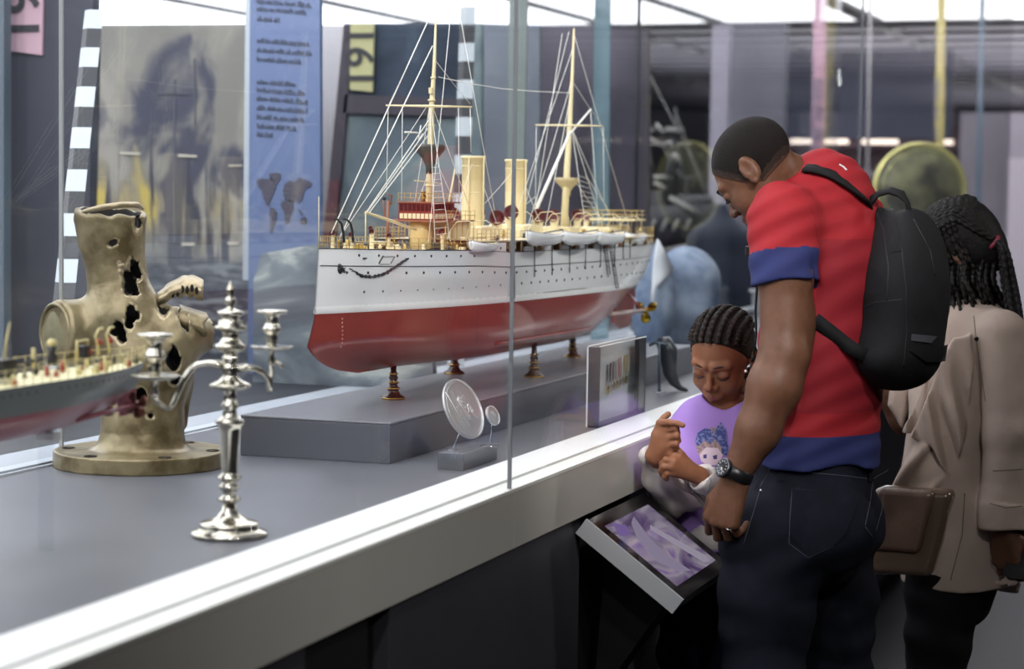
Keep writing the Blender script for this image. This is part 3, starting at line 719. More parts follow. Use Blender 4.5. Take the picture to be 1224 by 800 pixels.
    for a in range(6):
        q = c + np.array([math.cos(a * 1.05 + .3) * .145, math.sin(a * 1.05 + .3) * .145, .031]); MB().lathe([(.013, 0), (.013, .002), (.009, .0022), (.009, .0005)], q, n=16).build('bolt_hole', m_i, t)
bronze()

# ---------------- coin and small medal on a grey block
def coins():
    a, b_ = PZ(523, 561, ZD), PZ(608, 548, ZD)
    Yd = np.array([0, 1, 0.0]); y0, y1 = a[1], a[1] + .205; x1 = a[0]; x0 = x1 - .045
    bl = thing('coin_block', 'small grey display block behind the glass joint', 'display block', ((x0 + x1) / 2, y0, ZD))
    zt = float(PY(523, 541, y0)[2])
    p1 = PX(523, 561, x1 + .0)
    MB().box((a[0], y0, ZD), (a[0] + .055, y0 + .20, zt), bev=.0012).build('block', mat('block_grey', '5e6066', .35), bl)
    m_c = mat('coin_silver', 'cfd0d0', .3, .7, bump=(260, .5, 6))
    def disc(ctr, e1, e2, rx, ry, name, lab, foot, cat='medallion'):
        ctr = np.array(ctr); e1 = np.array(e1); e2 = np.array(e2); n_ = np.cross(e1, e2); n_ /= np.linalg.norm(n_)
        t = thing(name, lab, cat, foot)
        n = 48; prof = [(1, -.0025), (1.0, .0025), (.95, .003), (.93, .0015), (.0, .0015)]
        mb = MB(); rows = []
        for r, h in [(0.001, -.0025)] + prof:
            rows.append([ctr + e1 * math.cos(2 * PI * i / n) * rx * r + e2 * math.sin(2 * PI * i / n) * ry * r + n_ * h for i in range(n)])
        mb.grid(rows, close=True, sm=False); o = mb.build('disc', m_c, t)
        rr = random.Random(5); mb = MB()      # relief: a horizon line, waves and a ship with smoke
        def P_(u, v): return ctr + e1 * u * rx + e2 * v * ry + n_ * .0025
        def line(pts, w): mb.tube([P_(*q) for q in pts], w * rx, 5)
        line([(-.84, -.45), (.84, -.45)], .016)
        for i in range(11):
            y = -.36 + i * .075; x0_ = -.8 + rr.uniform(0, .5) + .06 * abs(i - 4); line([(x0_ + j * .07, y + .018 * math.sin(j * 1.9 + i * 2)) for j in range(int(rr.uniform(5, 14)))], .009)
        line([(-.42, .02), (-.36, -.08), (.34, -.06), (.46, .06), (.3, .04), (-.3, .02), (-.42, .02)], .02)
        for u in (-.2, 0, .18): line([(u, .03), (u + .01, .17)], .026)
        for q in range(4): line([(-.15 + q * .12 + j * .07, .2 + q * .05 + .05 * math.sin(j + q)) for j in range(7)], .014)
        line([(-.33, .0), (-.30, .42)], .009); line([(.28, .0), (.30, .40)], .009)
        line([(.88 * math.cos(a_ / 20 * PI), .88 * math.sin(a_ / 20 * PI)) for a_ in range(41)], .012)
        for j in range(9): line([(-.4 + j * .1, -.6), (-.37 + j * .1, -.56)], .012)
        mb.build('relief', m_c, o)
        return t, m_c
    ya = y0 + .05
    ctr = PY(554, 489, y0 + .06); f1 = PY(541, 541, y0 + .05); zt2 = zt
    # tilted large medallion: long axis runs from upper left to lower right
    e1 = np.array(_R0) * .45 + np.array([0, 0, -1]) * .75 + _F * .1; e1 /= np.linalg.norm(e1)
    e2 = np.array(_R0) * .75 + np.array([0, 0, .45]) + _F * 1.5; e2 = e2 - e1 * (e1 @ e2); e2 /= np.linalg.norm(e2)
    t, m_c = disc(ctr, e1, e2, .064, .064, 'medallion', 'large tilted silver medallion on a wire stand', f1)
    MB().tube([ctr + np.array([0, 0, -.03]), [f1[0], f1[1], zt + .002]], .0012, 6).build('stand_wire', m_steel, t)
    MB().lathe([(.012, 0), (.012, .001)], (f1[0], f1[1], zt), n=20).build('foot', m_steel, t)
    ctr = PY(589, 497, y0 + .15)
    t, _ = disc(ctr, e1, e2, .021, .021, 'medallion', 'small silver medal behind the large tilted medallion', (ctr[0] - .006, ctr[1], zt))
    MB().tube([ctr, [ctr[0] - .006, ctr[1], zt + .002]], .001, 6).build('stand_wire', m_steel, t)
    MB().lathe([(.02, 0), (.02, .001)], (ctr[0] - .006, ctr[1], zt), n=20).build('foot', m_steel, t)
coins()

# ---------------- framed row of medals
def medals():
    a = PZ(702, 511, ZD); y0 = a[1]; x0 = a[0]; zt = float(PX(700, 416, x0)[2]); y1 = float(PX(765, 490, x0 + .015)[1]); xr = x0 + .022
    t = thing('display_box', 'upright grey case holding a row of ribboned medals', 'display box', (x0, y0, ZD))
    xb = x0; xf = x0 + .028
    mg = mat('frame_dark', '4b4b50', .3)
    MB().box((xb, y0, ZD), (xf, y0 + .006, zt)).build('near_side', mg, t)
    MB().box((xb, y1 - .006, ZD), (xf, y1, zt)).box((xf - .002, y1 - .062, ZD), (xf, y1, zt)).build('far_side', mat('frame_black', '2a2a30', .3), t)
    MB().box((xb - .002, y0, zt), (xf, y1, zt + .002)).build('top', m_glassc, t)
    MB().tube([(xf, y0, zt + .002), (xf, y1, zt + .002)], .0014, 6).tube([(xb, y0, zt + .002), (xb, y1, zt + .002)], .0014, 6).build('top_edge', m_white, t)
    MB().box((xb - .004, y0, ZD), (xb, y1, zt)).build('back_board', mat('frame_pale', 'd5d8da', .5), t)
    MB().box((xb, y0, ZD), (xf, y1, ZD + .004)).build('bottom', mg, t)
    MB().box((xf - .002, y0 + .006, ZD + .004), (xf - .0005, y1 - .062, zt)).build('front_glass', m_glassc, t)
    mb = MB(); rr = random.Random(9)
    for i in range(11):
        z = zt - .075 - i * .006; mb.box((xb + .0002, y0 + .03, z), (xb + .001, y0 + .03 + rr.uniform(.03, .055), z + .0025))
    mb.build('caption', mat('caption_ink', '6b6e75', .6), t)
    yy0 = y0 + .15; cols = (('26344f', 'd8d8d8'), ('26344f', 'd9d6c8'), ('26344f', 'e0dfda'), ('8b8b90', 'c9c9c9'), ('9c2f38', 'e6ddd6'), ('d8d8d6', '4d5a4a'), ('b9a05a', 'd9cfa6'), ('c7c0a8', '8e9aa0'))
    zr = zt - .052
    t2g = 'ribboned medals in the upright grey case'
    for i, (ca, cb) in enumerate(cols):
        y = yy0 + i * .0255
        z = zr + i * .0022
        words = ('navy and white', 'navy and cream', 'deep blue and white', 'grey', 'crimson and white', 'white and green', 'gold and cream', 'pale buff')[i]
        mt = thing('medal', words + ' ribboned medal hanging in the grey case, ' + ('nearest the camera', 'second from the near end', 'third from the near end', 'fourth from the near end', 'fourth from the far end', 'third from the far end', 'second from the far end', 'at the far end')[i], 'medal', (xb + .004, y, z - .07), group=t2g)
        x = xb + .004
        for k in range(3):
            MB().box((x, y - .007 + k * .0047, z - .045), (x + .0015, y - .007 + (k + 1) * .0047, z), 0).build('ribbon', mat('ribbon', ca if k != 1 else cb, .6), mt)
        MB().tube([(x, y, z - .045), (x, y, z - .051)], .0012, 6).build('clasp', m_steel, mt)
        MB().lathe([(.0005, -.001), (.0105, -.001), (.011, 0), (.0105, .001), (.0005, .001)], (x + .001, y, z - .062), (1, 0, 0), 20).build('disc', mat('medal_metal', 'c9c6bb' if i % 3 else 'c2ad6d', .25, .9), mt)
medals()

# ---------------- sword hilt like curved horn, display cube, small cut glass jar
p = PZ(703 + 88, 468, ZD)
def far_items():
    a = PZ(788, 469, ZD); 
    t = thing('curved_scabbard', 'dark curved horn shaped piece on a slim steel stand', 'curved horn', a)
    pts = [PY(x, y, a[1] + .03 + .004 * i) for i, (x, y) in enumerate(((786, 408), (793, 410), (799, 420), (800, 432), (801, 446), (806, 457), (813, 464), (822, 467)))]
    MB().tube(pts, [.012, .024, .026, .024, .02, .014, .008, .004], 14).build('horn', mat('horn', '2c3036', .3), t)
    MB().tube([PY(788, 468, a[1]), PY(788, 410, a[1])], .004, 8).build('stand_pole', mat('pole', '4a5560', .3, .6), t)
    MB().lathe([(.02, 0), (.02, .002)], a, n=20).build('foot', m_steel, t)
    MB().tube([PY(x, y, a[1] + .005) for x, y in ((776, 413), (783, 410), (790, 411), (798, 413))], .004, 8).build('cradle', mat('pole2', '4a5560', .3, .6), t)
    # long bright tube above rear rail with clip
    a = PX(752, 401, XB + .06); b_ = PX(838, 380, XB + .06)
    t = thing('label_rail', 'long pale tubular label rail at the far rear of the showcase', 'rail', (a[0], a[1], ZD))
    MB().tube([(XB + .06, a[1], a[2]), (XB + .06, a[1] + 3.2, a[2])], .013, 12).build('tube', mat('rail_white', 'e4e9ee', .3), t)
    q = PX(789, 392, XB + .06); MB().tube([(XB + .06, q[1], a[2]), (XB + .06, q[1] + .03, a[2])], .0145, 12).build('clip', m_steel, t)
    for k in range(4): MB().box((XB + .055, a[1] + .1 + k * 1.0, ZD), (XB + .065, a[1] + .11 + k * 1.0, a[2])).build('support', m_steel, t)
    MB().box((XB + .02, a[1], ZD), (XB + .035, a[1] + 3.2, ZD + .006)).build('lower_strip', mat('rail_white2', 'dfe4e9', .3), t)
    # cut glass jar standing beyond the rail
    c = J(749, 402, 8.3); c = PZ(749, 388, 1.02)
    c = PY(749, 386, 9.3); 
    zb = c[2]
    t = thing('display_plinth', 'pale blue grey low display plinth behind the rear glass at far end', 'plinth', (c[0], c[1], ZR))
    MB().box((c[0] - .28, c[1] - .12, ZR), (-2.43, c[1] + .4, zb), bev=.004).build('plinth', mat('plinth_blue', '8f9cab', .5), t)
    t = thing('glass_jar', 'small cut crystal jar on the far plinth beside the blue jacket', 'jar', c)
    S = 9.6 / FPX
    m_cr = mat('crystal', 'cfd4d6', .12, .5)
    MB().lathe([(r * S, h * S) for r, h in ((8, 0), (9, 2), (8, 6), (9, 9), (7, 12), (8, 16), (7, 20), (6, 22), (10, 28), (11, 31), (7, 30), (6, 24))], c, n=10).build('body', m_cr, t)
    MB().tube([c + np.array([8 * S, 0, 20 * S]), c + np.array([9 * S, 0, 30 * S]), c + np.array([7 * S, 0, 38 * S])], 1.2 * S, 6).build('handle', m_cr, t)
far_items()
# ================================================================== THE WHITE AND RED WARSHIP MODEL
def warship():
    K = -1.83; YB = 3.985; L = 2.49; B = .150
    WZ = lambda l: 1.288 - .008 * l
    m_w = mat('hull_white', 'e9ecee', .22, coat=.3, bump=(6, .02)); m_r = mat('hull_red', '8a3b35', .28, coat=.3)
    m_cr = mat('cream', 'dccfa9', .4); m_crl = mat('mast_cream', 'd9cba0', .4); m_deck_ = mat('deck_cream', 'e3d6b4', .5, vary=(60, 'd3c19a', .3, .7))
    m_dk = mat('dark_metal', '2b2a2c', .4); m_mar = mat('maroon', '5a1a22', .5); m_redb = mat('mahogany', '7c2a22', .4)
    m_cop = mat('copper', 'b0764a', .4, .3); m_wd = mat('rig_white', 'e8e6de', .5); m_au = mat('gilt', 'b59a55', .35, .7)
    m_wl = mat('boot_white', 'f2f3f3', .3)
    t = thing('warship_model', 'long white and red warship model with two cream funnels and two masts', 'ship model', (K, YB + 1.2, ZP))
    def l0(z):
        return float(np.interp(z, [-.138, -.125, -.11, -.09, -.066, -.045, -.02, 0, .137], [.23, .12, .055, .0, -.034, -.022, -.006, 0, .018]))
    def l1(z): return float(np.interp(z, [-.138, -.10, -.06, -.02, .0, .03, .12], [1.92, 2.10, 2.22, 2.32, 2.38, 2.46, 2.50]))
    def sheer(l): return float(np.interp(l, [0, .3, .62, .8, 1.6, 2.5], [.137, .131, .127, .121, .121, .127]))
    def width(l, z):
        a, b_ = l0(z), l1(z); s = min(max((l - a) / (b_ - a), 0), 1)
        en = 1 - (1 - min(s / .42, 1)) ** (2.0 if z < .05 else 2.3)
        ez = 2.2 if z < 0 else 2.6 + 12 * z
        ex = 1 - max(0, (s - .60) / .40) ** ez
        w = B * en * ex
        if z < 0:
            kd = .138; v = 1 + z / kd; v = min(max(v, 0), 1)
            full = min(1, en * ex * 1.05); p_ = 1.05 + 2.4 * full ** 1.6
            w *= (1 - (1 - v) ** p_) ** (1 / p_) if v > 0 else 0
        return max(w, .0008)
    def pt(l, z, side=1, off=0): return np.array([K + side * (width(l, z) + off), YB + l, WZ(l) + z])
    zs_under = [-.138, -.136, -.131, -.124, -.112, -.098, -.082, -.066, -.05, -.034, -.017, 0]
    def rows(zl):
        R = []
        for zf in zl:
            row = []
            for i in range(91):
                s = i / 90; s = s ** 1.25 if s < .5 else s
                s = i / 90
                s = .5 - .5 * math.cos(PI * s) if True else s
                if callable(zf): 
                    zz = zf
                    l = l0(.12) + (l1(.12) - l0(.12)) * s; z = zf(l)
                    l = l0(z) + (l1(z) - l0(z)) * s; z = zf(l)
                else:
                    z = zf; l = l0(z) + (l1(z) - l0(z)) * s
                row.append((l, z))
            R.append(row)
        return R
    mb = MB(); mu = MB()
    up = [lambda l, k=k: sheer(l) * k for k in (0, .04, .14, .3, .45, .6, .75, .9, 1.0)]
    RU, RA = rows(zs_under), rows(up)
    for side in (1, -1):
        mb.grid([[pt(l, z, side) for l, z in r] for r in RU], 0)
        mb.grid([[pt(l, z, side) for l, z in r] for r in RA], 1)
        mb.grid([[pt(l, z, side, .0022 if j in (1,) else 0) for l, z in r] for j, r in enumerate([[(l, .001) for l, z in RA[0]], [(l, .004) for l, z in RA[0]], [(l, .014) for l, z in RA[0]], [(l, .016) for l, z in RA[0]]])], 2)
    hull = mb.build('hull', [m_r, m_w, m_wl], t)
    # forecastle and main deck
    d = MB(); ls = np.linspace(.03, 2.46, 60)
    d.grid([[np.array([K + sd * (width(l, sheer(l)) - .002) * f_, YB + l, WZ(l) + sheer(l) - .004 + .004 * (1 - abs(f_))]) for sd, f_ in ((-1, 1), (-1, .5), (1, 0), (1, .5), (1, 1))] for l in ls], 0)
    d.build('deck', m_deck_, t)
    lm = MB()
    for sd in (1, -1):
        lm.tube([pt(l, sheer(l) - .036, sd, .0005) for l in np.linspace(.02, 2.44, 50)], .0011, 5)
        lm.tube([pt(l, sheer(l), sd, .0) for l in np.linspace(.018, 2.46, 60)], .0012, 5)
    lm.build('hull_line', m_dk, hull)
    # portholes
    rnd = random.Random(2); ph = MB()
    def port(l, z, r=.0034):
        p = pt(l, z, 1, -.0005); q = pt(l + .01, z, 1); q0 = pt(l - .01, z, 1); tv = q - q0; n_ = np.array([tv[1], -tv[0], 0]); n_ /= np.linalg.norm(n_)
        ph.lathe([(r * .9, 0), (r, .001), (r * .7, .0025), (0.0002, .0008)], p, n_, 10, cap=False)
    for l in np.arange(.10, 2.3, .068): port(l, sheer(l) - .05)
    for l in np.arange(.14, .66, .066): port(l, sheer(l) - .013, .0032)
    for l in np.arange(.16, 2.1, .066): port(l, .043)
    ph.build('portholes', m_dk, hull)
    # small upper row abaft: side plating openings
    # raised deckhouse side with four ports and the spar deck
    sp = MB()
    def strip(la, lb, z0, z1, off=0., n=10, th=.004, mb=sp):
        for sd in (1, -1):
            ll = np.linspace(la, lb, n)
            mb.grid([[np.array([K + sd * (width(l, .11) + off), YB + l, WZ(l) + z0]) for l in ll], [np.array([K + sd * (width(l, .11) + off), YB + l, WZ(l) + z1]) for l in ll],
                     [np.array([K + sd * (width(l, .11) + off - th), YB + l, WZ(l) + z1]) for l in ll], [np.array([K + sd * (width(l, .11) + off - th), YB + l, WZ(l) + z0]) for l in ll]], 0, False)
    strip(.60, .78, .115, .144, .0005)
    for l in np.arange(.9, 2.25, .145): strip(l, l + .075, .115, .133, .0005, 4)
    sp.build('bulwark', m_w, t)
    ph = MB()
    for l in (.625, .665, .705, .745):
        p = np.array([K + width(l, .11) + .001, YB + l, WZ(l) + .131]); ph.lathe([(.003, 0), (.0032, .001), (.0002, .0012)], p, (1, -.1, 0), 10, cap=False)
    ph.build('portholes', m_dk, t)
    cs = MB()
    for l in np.arange(.80, 2.28, .06):
        w_ = width(l, .11) - .03 - .012 * rnd.random()
        cs.box((K - w_, YB + l, WZ(l) + .118), (K + w_, YB + l + .05, WZ(l) + .149))
        cs.box((K + w_, YB + l + .02, WZ(l) + .118), (K + w_ + .02 * rnd.random(), YB + l + .035, WZ(l) + .14))
    cs.build('casemates', m_cop, t)
    cs = MB()
    for l in np.arange(.82, 2.25, .075):
        w_ = width(l, .11) - .006
        for sd in (1, -1):
            cs.lathe([(.0025, 0), (.0025, .032)], (K + sd * w_, YB + l, WZ(l) + .118), n=6)
            if rnd.random() < .5: cs.box((K + sd * (w_ - .008) - .006, YB + l + .01, WZ(l) + .128), (K + sd * (w_ - .008) + .006, YB + l + .05, WZ(l) + .146))
    cs.build('stanchions', m_cr, t)
    sd_ = MB(); ls = np.linspace(.60, 2.28, 40)
    top = [[np.array([K + f_ * (width(l, .11) + .001), YB + l, WZ(l) + .150]) for f_ in (-1, 1)] for l in ls]
    bot = [[p - np.array([0, 0, .0035]) for p in r] for r in top]
    sd_.grid(top, 0, False).grid(bot, 0, False)
    for k in (0, 1): sd_.grid([[r[k] for r in top], [r[k] for r in bot]], 0, False)
    sd_.build('upper_deck', m_deck_, t)
    # deck clutter under the rail: capstans, bollards, small guns
    cl = MB(); cd = MB(); ca = MB()
    for i in range(90):
        l = rnd.uniform(.12, 2.35); f_ = rnd.uniform(-.8, .92); zt = .150 if .6 < l < 2.28 else sheer(l)
        p = np.array([K + f_ * width(l, .12), YB + l, WZ(l) + zt]); c_ = (cl, cd, ca, cl)[i % 4]; h_ = rnd.uniform(.006, .022)
        if i % 3: c_.lathe([(.004, 0), (.005, h_ * .3), (.003, h_ * .5), (.0045, h_ * .9), (.001, h_)], p, n=8)
        else: c_.box(p - np.array([.006, .008, 0]), p + np.array([.006, .008, h_]), bev=.001)
    cl.build('deck_fittings', m_cr, t); cd.build('deck_fittings', m_dk, t); ca.build('deck_fittings', m_au, t)
    # guardrail
    rl = MB()
    def rail(la, lb, zt, n, hgt=.026, off=-.002, sides=(1, -1)):
        for sd in sides:
            P_ = [np.array([K + sd * (width(l, .115) + off), YB + l, WZ(l) + (zt(l) if callable(zt) else zt)]) for l in np.linspace(la, lb, n)]
            for h_ in (hgt, hgt * .6, hgt * .3): rl.tube([p + np.array([0, 0, h_]) for p in P_], .0006, 4)
            for p in P_: rl.tube([p, p + np.array([0, 0, hgt])], .0009, 4)
    rail(.02, .60, sheer, 20); rail(.62, .84, .150, 10); rail(1.9, 2.28, .150, 12); rail(2.28, 2.45, sheer, 8)
    rl.build('guard_rail', m_au, t)
    A = lambda px, py, w=0: PX(px, py, K + w)
    zd = lambda p: p
    # jackstaff
    MB().tube([A(381, 297), A(381, 235)], [.0012, .0008], 6).build('jackstaff', m_crl, t)
    # ---- anchor and chain
    ch = MB(); pts = []
    pr = [(405, 322), (414, 320), (424, 325), (432, 330), (445, 331), (458, 328), (470, 321), (480, 314), (488, 309)]
    P_ = []
    for (x, y) in pr:
        w_ = .05
        for _ in range(6): q = PX(x, y, K + w_); w_ = width(q[1] - YB, max(.01, q[2] - WZ(q[1] - YB))) + .003
        P_.append(q)
    tot = 0
    for i in range(len(P_) - 1):
        d_ = P_[i + 1] - P_[i]; n = max(1, int(np.linalg.norm(d_) / .0055))
        for j in range(n):
            c_ = P_[i] + d_ * (j + .5) / n; e = d_ / np.linalg.norm(d_); u_ = np.array([0, 0, 1.]) if (j + i) % 2 else np.array([1., 0, 0])
            ch.tube([c_ + e * .0042 * math.cos(a) + u_ * .0028 * math.sin(a) for a in np.linspace(0, 2 * PI, 9)[:-1]], .0013, 5, closed=True)
    ch.build('anchor_chain', m_dk, t)
    an = MB(); q = P_[0]
    an.ball(q + np.array([.003, 0, 0]), .0105, 12, sc=(.6, 1, 1)); an.tube([q + np.array([.006, -.012, .010]), q + np.array([.009, 0, 0]), q + np.array([.007, .013, -.006])], .0034, 6)
    an.build('anchor', m_dk, t)
    an = MB()
    for x, y in ((436, 309),):
        w_ = .05
        for _ in range(6): q = PX(x, y, K + w_); w_ = width(q[1] - YB, max(.01, q[2] - WZ(q[1] - YB))) + .001
        an.box(q - np.array([.001, .008, .0015]), q + np.array([.002, .008, .0015]))
    def onhull(x, y, off=.001):
        w_ = .05
        for _ in range(8): q = PX(x, y, K + w_); w_ = width(q[1] - YB, max(.01, q[2] - WZ(q[1] - YB))) + off
        return q
    for a, b_, r_ in (((458, 306), (453, 315), .0016), ((472, 307), (467, 315), .001), ((458, 307), (472, 307), .0006), ((454, 316), (466, 316), .0006)):
        an.tube([onhull(*a), onhull(*b_)], r_, 5)
    an.build('hull_fittings', m_dk, t)
    # ---- bridge
    br = thing_child = None
    b0 = A(476, 265, .0); bz0 = float(A(476, 264, .02)[2]); bz1 = float(A(476, 243, .02)[2])
    yb0 = float(A(476, 265, -.045)[1]); ybr = yb0
    bx = (K - .045, K + .045); by1 = yb0 + .13
    bm = MB().box((bx[0], ybr, bz0), (bx[1], by1, bz1), bev=.001); bridge = bm.build('bridge_house', m_redb, t)
    # windows on the face to the bow and on the near side
    wn = MB(); ws = MB(); n = 8
    for i in range(n):
        xa = bx[0] + .004 + i * (bx[1] - bx[0] - .006) / n; xb_ = xa + (bx[1] - bx[0]) / n * .72
        wn.box((xa, ybr - .0012, bz0 + .021), (xb_, ybr + .001, bz1 - .003)); ws.box((xa, ybr - .0012, bz0 + .003), (xb_, ybr + .001, bz0 + .015))
    n = 6
    for i in range(n):
        ya = ybr + .005 + i * (by1 - ybr - .008) / n; yc = ya + (by1 - ybr) / n * .72
        wn.box((bx[1] - .001, ya, bz0 + .021), (bx[1] + .0012, yc, bz1 - .003)); ws.box((bx[1] - .001, ya, bz0 + .003), (bx[1] + .0012, yc, bz0 + .015))
    wn.build('window', mat('dark_pane', '3a1a1c', .1), bridge); ws.build('lower_panel', m_cr, bridge)
    MB().box((K - .075, ybr - .004, bz0 - .004), (K + .075, by1 + .06, bz0), 0).box((bx[0] - .004, ybr - .004, bz1), (bx[1] + .004, by1 + .03, bz1 + .003)).build('bridge_deck', mat('cedar', '8a5a42', .5), t)
    zt0 = WZ(.55) + .128
    MB().lathe([(.026, 0), (.026, bz0 - .006 - zt0), (.022, bz0 - .003 - zt0)], (K - .004, ybr + .04, zt0), n=28).build('conning_tower', mat('tower_buff', 'cdb57d', .4), t)
    MB().box((K - .06, ybr + .10, zt0), (K + .06, ybr + .2, bz0 - .004)).build('deckhouse', m_cr, t)
    MB().lathe([(.006, 0), (.0045, .006), (.007, .013), (.004, .018), (.0065, .022), (.0065, .024)], (K + .005, ybr + .03, bz1 + .003), n=16).build('compass_binnacle', mat('bin_brass', 'b9974a', .25, 1), t)
    r2 = MB()
    for z_ in (.012, .022):
        r2.tube([(bx[0], ybr, bz1 + z_), (bx[1], ybr, bz1 + z_), (bx[1], by1 + .03, bz1 + z_), (bx[0], by1 + .03, bz1 + z_)], .0007, 4, closed=True)
        r2.tube([(K + .074, ybr - .004, bz0 + z_), (K + .074, by1 + .06, bz0 + z_)], .0007, 4)
    for f_ in np.linspace(0, 1, 7):
        for p in ((bx[0] + (bx[1] - bx[0]) * f_, ybr, bz1), (bx[1], ybr + (by1 + .03 - ybr) * f_, bz1), (K + .074, ybr + (by1 + .06 - ybr) * f_, bz0 - .002)): r2.tube([p, (p[0], p[1], p[2] + .024)], .0008, 4)
    for f_ in np.linspace(0, 1, 6):
        for sx in (-.073, .073): r2.tube([(K + sx, ybr + (by1 + .055 - ybr) * f_, zt0 - .005), (K + sx, ybr + (by1 + .055 - ybr) * f_, bz0 - .003)], .0011, 5)
    r2.build('bridge_rail', m_au, t)
    # forecastle gun and its shield, derrick boom
    g = A(458, 278, .03)
    MB().lathe([(.016, 0), (.018, .006), (.014, .012), (.004, .014)], (g[0], g[1] + .06, WZ(.5) + .129), n=20).tube([(g[0], g[1] + .05, WZ(.5) + .144), (g[0], g[1] - .06, WZ(.45) + .150)], [.005, .003], 8).build('deck_gun', m_cr, t)
    MB().tube([A(437, 254, .03), A(470, 265, .03), A(497, 275, .03)], [.0028, .0035, .003], 8).build('derrick_boom', m_crl, t)
    MB().tube([A(437, 290, .03), A(437, 254, .03)], [.002, .0015], 6).build('derrick_post', m_crl, t)
    dv = MB()
    for x in (403, 414):
        dv.tube([A(x + 8, 290, .03), A(x + 7, 276, .03), A(x + 5, 267, .03), A(x, 262, .03), A(x - 4, 262, .03)], [.003, .003, .0026, .0024, .002], 6)
    dv.build('anchor_davit', m_dk, t)
    # searchlight platform posts before the bridge
    sl = MB(); sl.tube([A(463, 290), A(464, 240)], .0035, 8).tube([A(460, 262), A(458, 240)], .002, 6).tube([A(464, 232), A(468, 234), A(467, 246)], .0022, 6)
    sl.build('searchlight_post', mat('post_rust', '96604a', .5), t)
    MB().ball(A(459, 237), .005, 10).build('searchlight', m_dk, t)
    # ---- masts
    fb, fm, ft = A(512, 285), A(516, 127), A(521, 24)
    mz = MB().tube([fb, A(514, 200), fm, A(519, 80), ft], [.0095, .0085, .0065, .0042, .0022], 14)
    fore = mz.build('foremast', m_crl, t)
    rg = MB()
    for x, y, r in ((515.5, 150, .0085), (516, 120, .0085), (515, 175, .009), (518, 93, .0062), (513.5, 222, .0105)): 
        p = A(x, y); rg.lathe([(r, -.002), (r * 1.15, 0), (r, .002)], p, n=14)
    rg.box(A(515, 112) - [.004, .004, 0], A(515, 112) + [.004, .004, .014]); rg.build('mast_band', m_crl, fore)
    p = A(514, 176); MB().lathe([(.0095, -.062), (.0095, -.045), (.02, -.025), (.036, -.007), (.037, 0), (.037, .006), (.034, .006), (.034, 0), (.006, -.002)], p, n=28).build('fighting_top', mat('top_grey', '4b4640', .4), fore)
    p = A(497, 159); MB().tube([A(484, 158, .01), A(500, 159, .01)], .002, 6).tube([A(503, 150, .01), A(500, 168, .01), A(505, 160, .01)], .0012, 5).build('signal_arm', m_wd, fore)
    yd = A(514, 127, .012); MB().tube([yd + _R0 * -.103 + [0, 0, .0003], yd, yd + _R0 * .098 - [0, 0, .0005]], [.0018, .0032, .0018], 8).build('yard', m_crl, fore)
    MB().tube([A(495, 216), A(514, 218), A(527, 220)], .0012, 6).build('lower_yard', m_crl, fore)
    MB().tube([A(533, 262, .03), A(544, 202, .03)], [.0035, .0022], 8).build('derrick_boom', m_crl, t)
    mb_, mm, mt = A(674, 275), A(681, 150), A(686, 34)
    main = MB().tube([mb_, A(678, 200), mm, A(684, 90), mt], [.0105, .0092, .0072, .0045, .0024], 14).build('mainmast', m_crl, t)
    p = A(681, 150, .012); MB().tube([p + _R0 * -.096, p, p + _R0 * .093], [.0018, .0032, .0018], 8).build('yard', m_crl, main)
    MB().tube([A(683, 158, .02), A(706, 131, .02)], [.003, .0026], 8).build('gaff', m_wd, main)
    p = A(678, 215); MB().lathe([(.010, -.045), (.010, -.034), (.018, -.02), (.033, -.006), (.034, 0), (.034, .006), (.031, .006), (.031, 0), (.006, -.002)], p, n=28).build('fighting_top', mat('top_cream', 'b1a27c', .5), main)
    MB().tube([A(641, 250, .02), A(663, 200, .02), A(682, 157, .02)], [.005, .0045, .0035], 8).build('derrick_boom', m_wd, main)
    # ---- funnels
    for (xt, yt, rb) in ((566, 187, .0282), (617, 191, .0276)):
        tp = A(xt, yt); base = np.array([tp[0], tp[1], WZ(1) + .152]); H = tp[2] - base[2]
        fn = MB().lathe([(rb * 1.0, 0), (rb, H * .5), (rb, H - .006), (rb * 1.1, H - .005), (rb * 1.1, H), (rb * .93, H + .001), (rb * .9, H - .02), (.001, H - .02)], base, n=40, cap=False).build('funnel', mat('funnel_cream', 'dccb9d', .45), t)
        rg = MB()
        for f_ in (.88, .55, .28): rg.lathe([(rb, -.0015), (rb * 1.04, 0), (rb, .0015)], base + [0, 0, H * f_], n=36)
        rg.build('funnel_band', m_crl, fn)
        MB().tube([base + [rb + .003, -.01, 0], base + [rb + .003, -.01, H]], .0022, 6).tube([base + [0, -rb - .003, 0], base + [0, -rb - .003, H - .004]], .002, 6).build('steam_pipe', m_crl, fn)
        MB().box(base - [.05, .07, 0], base + [.05, .07, .03], bev=.004).build('funnel_casing', m_cr, t)
    # ---- cowl ventilators
    def cowl(px, py, r, w, ybase=292, big=True):
        c_ = A(px, py, w); zb = WZ(1) + (.150 if big else .128); face = -_F * 1.0 + np.array([0, 0, .12]) + _R0 * rnd.uniform(-.35, .1); face /= np.linalg.norm(face)
        o = MB().tube([[c_[0] - face[0] * r * .9, c_[1] - face[1] * r * .9, zb], c_ - face * r * .95 - [0, 0, r * 1.3], c_ - face * r * .95 + [0, 0, -.1 * r], c_ - face * r * .25, c_], [r * .62, r * .62, r * .85, r * .96, r], 18, cap=False).build('cowl_ventilator', m_cr, t)
        MB().lathe([(r * 1.0, .0), (r * 1.04, .001), (r * .93, .0015), (r * .8, -.3 * r), (r * .4, -.55 * r), (.0003, -.6 * r)], c_, face, 24, cap=False).build('cowl_mouth', m_mar, o)
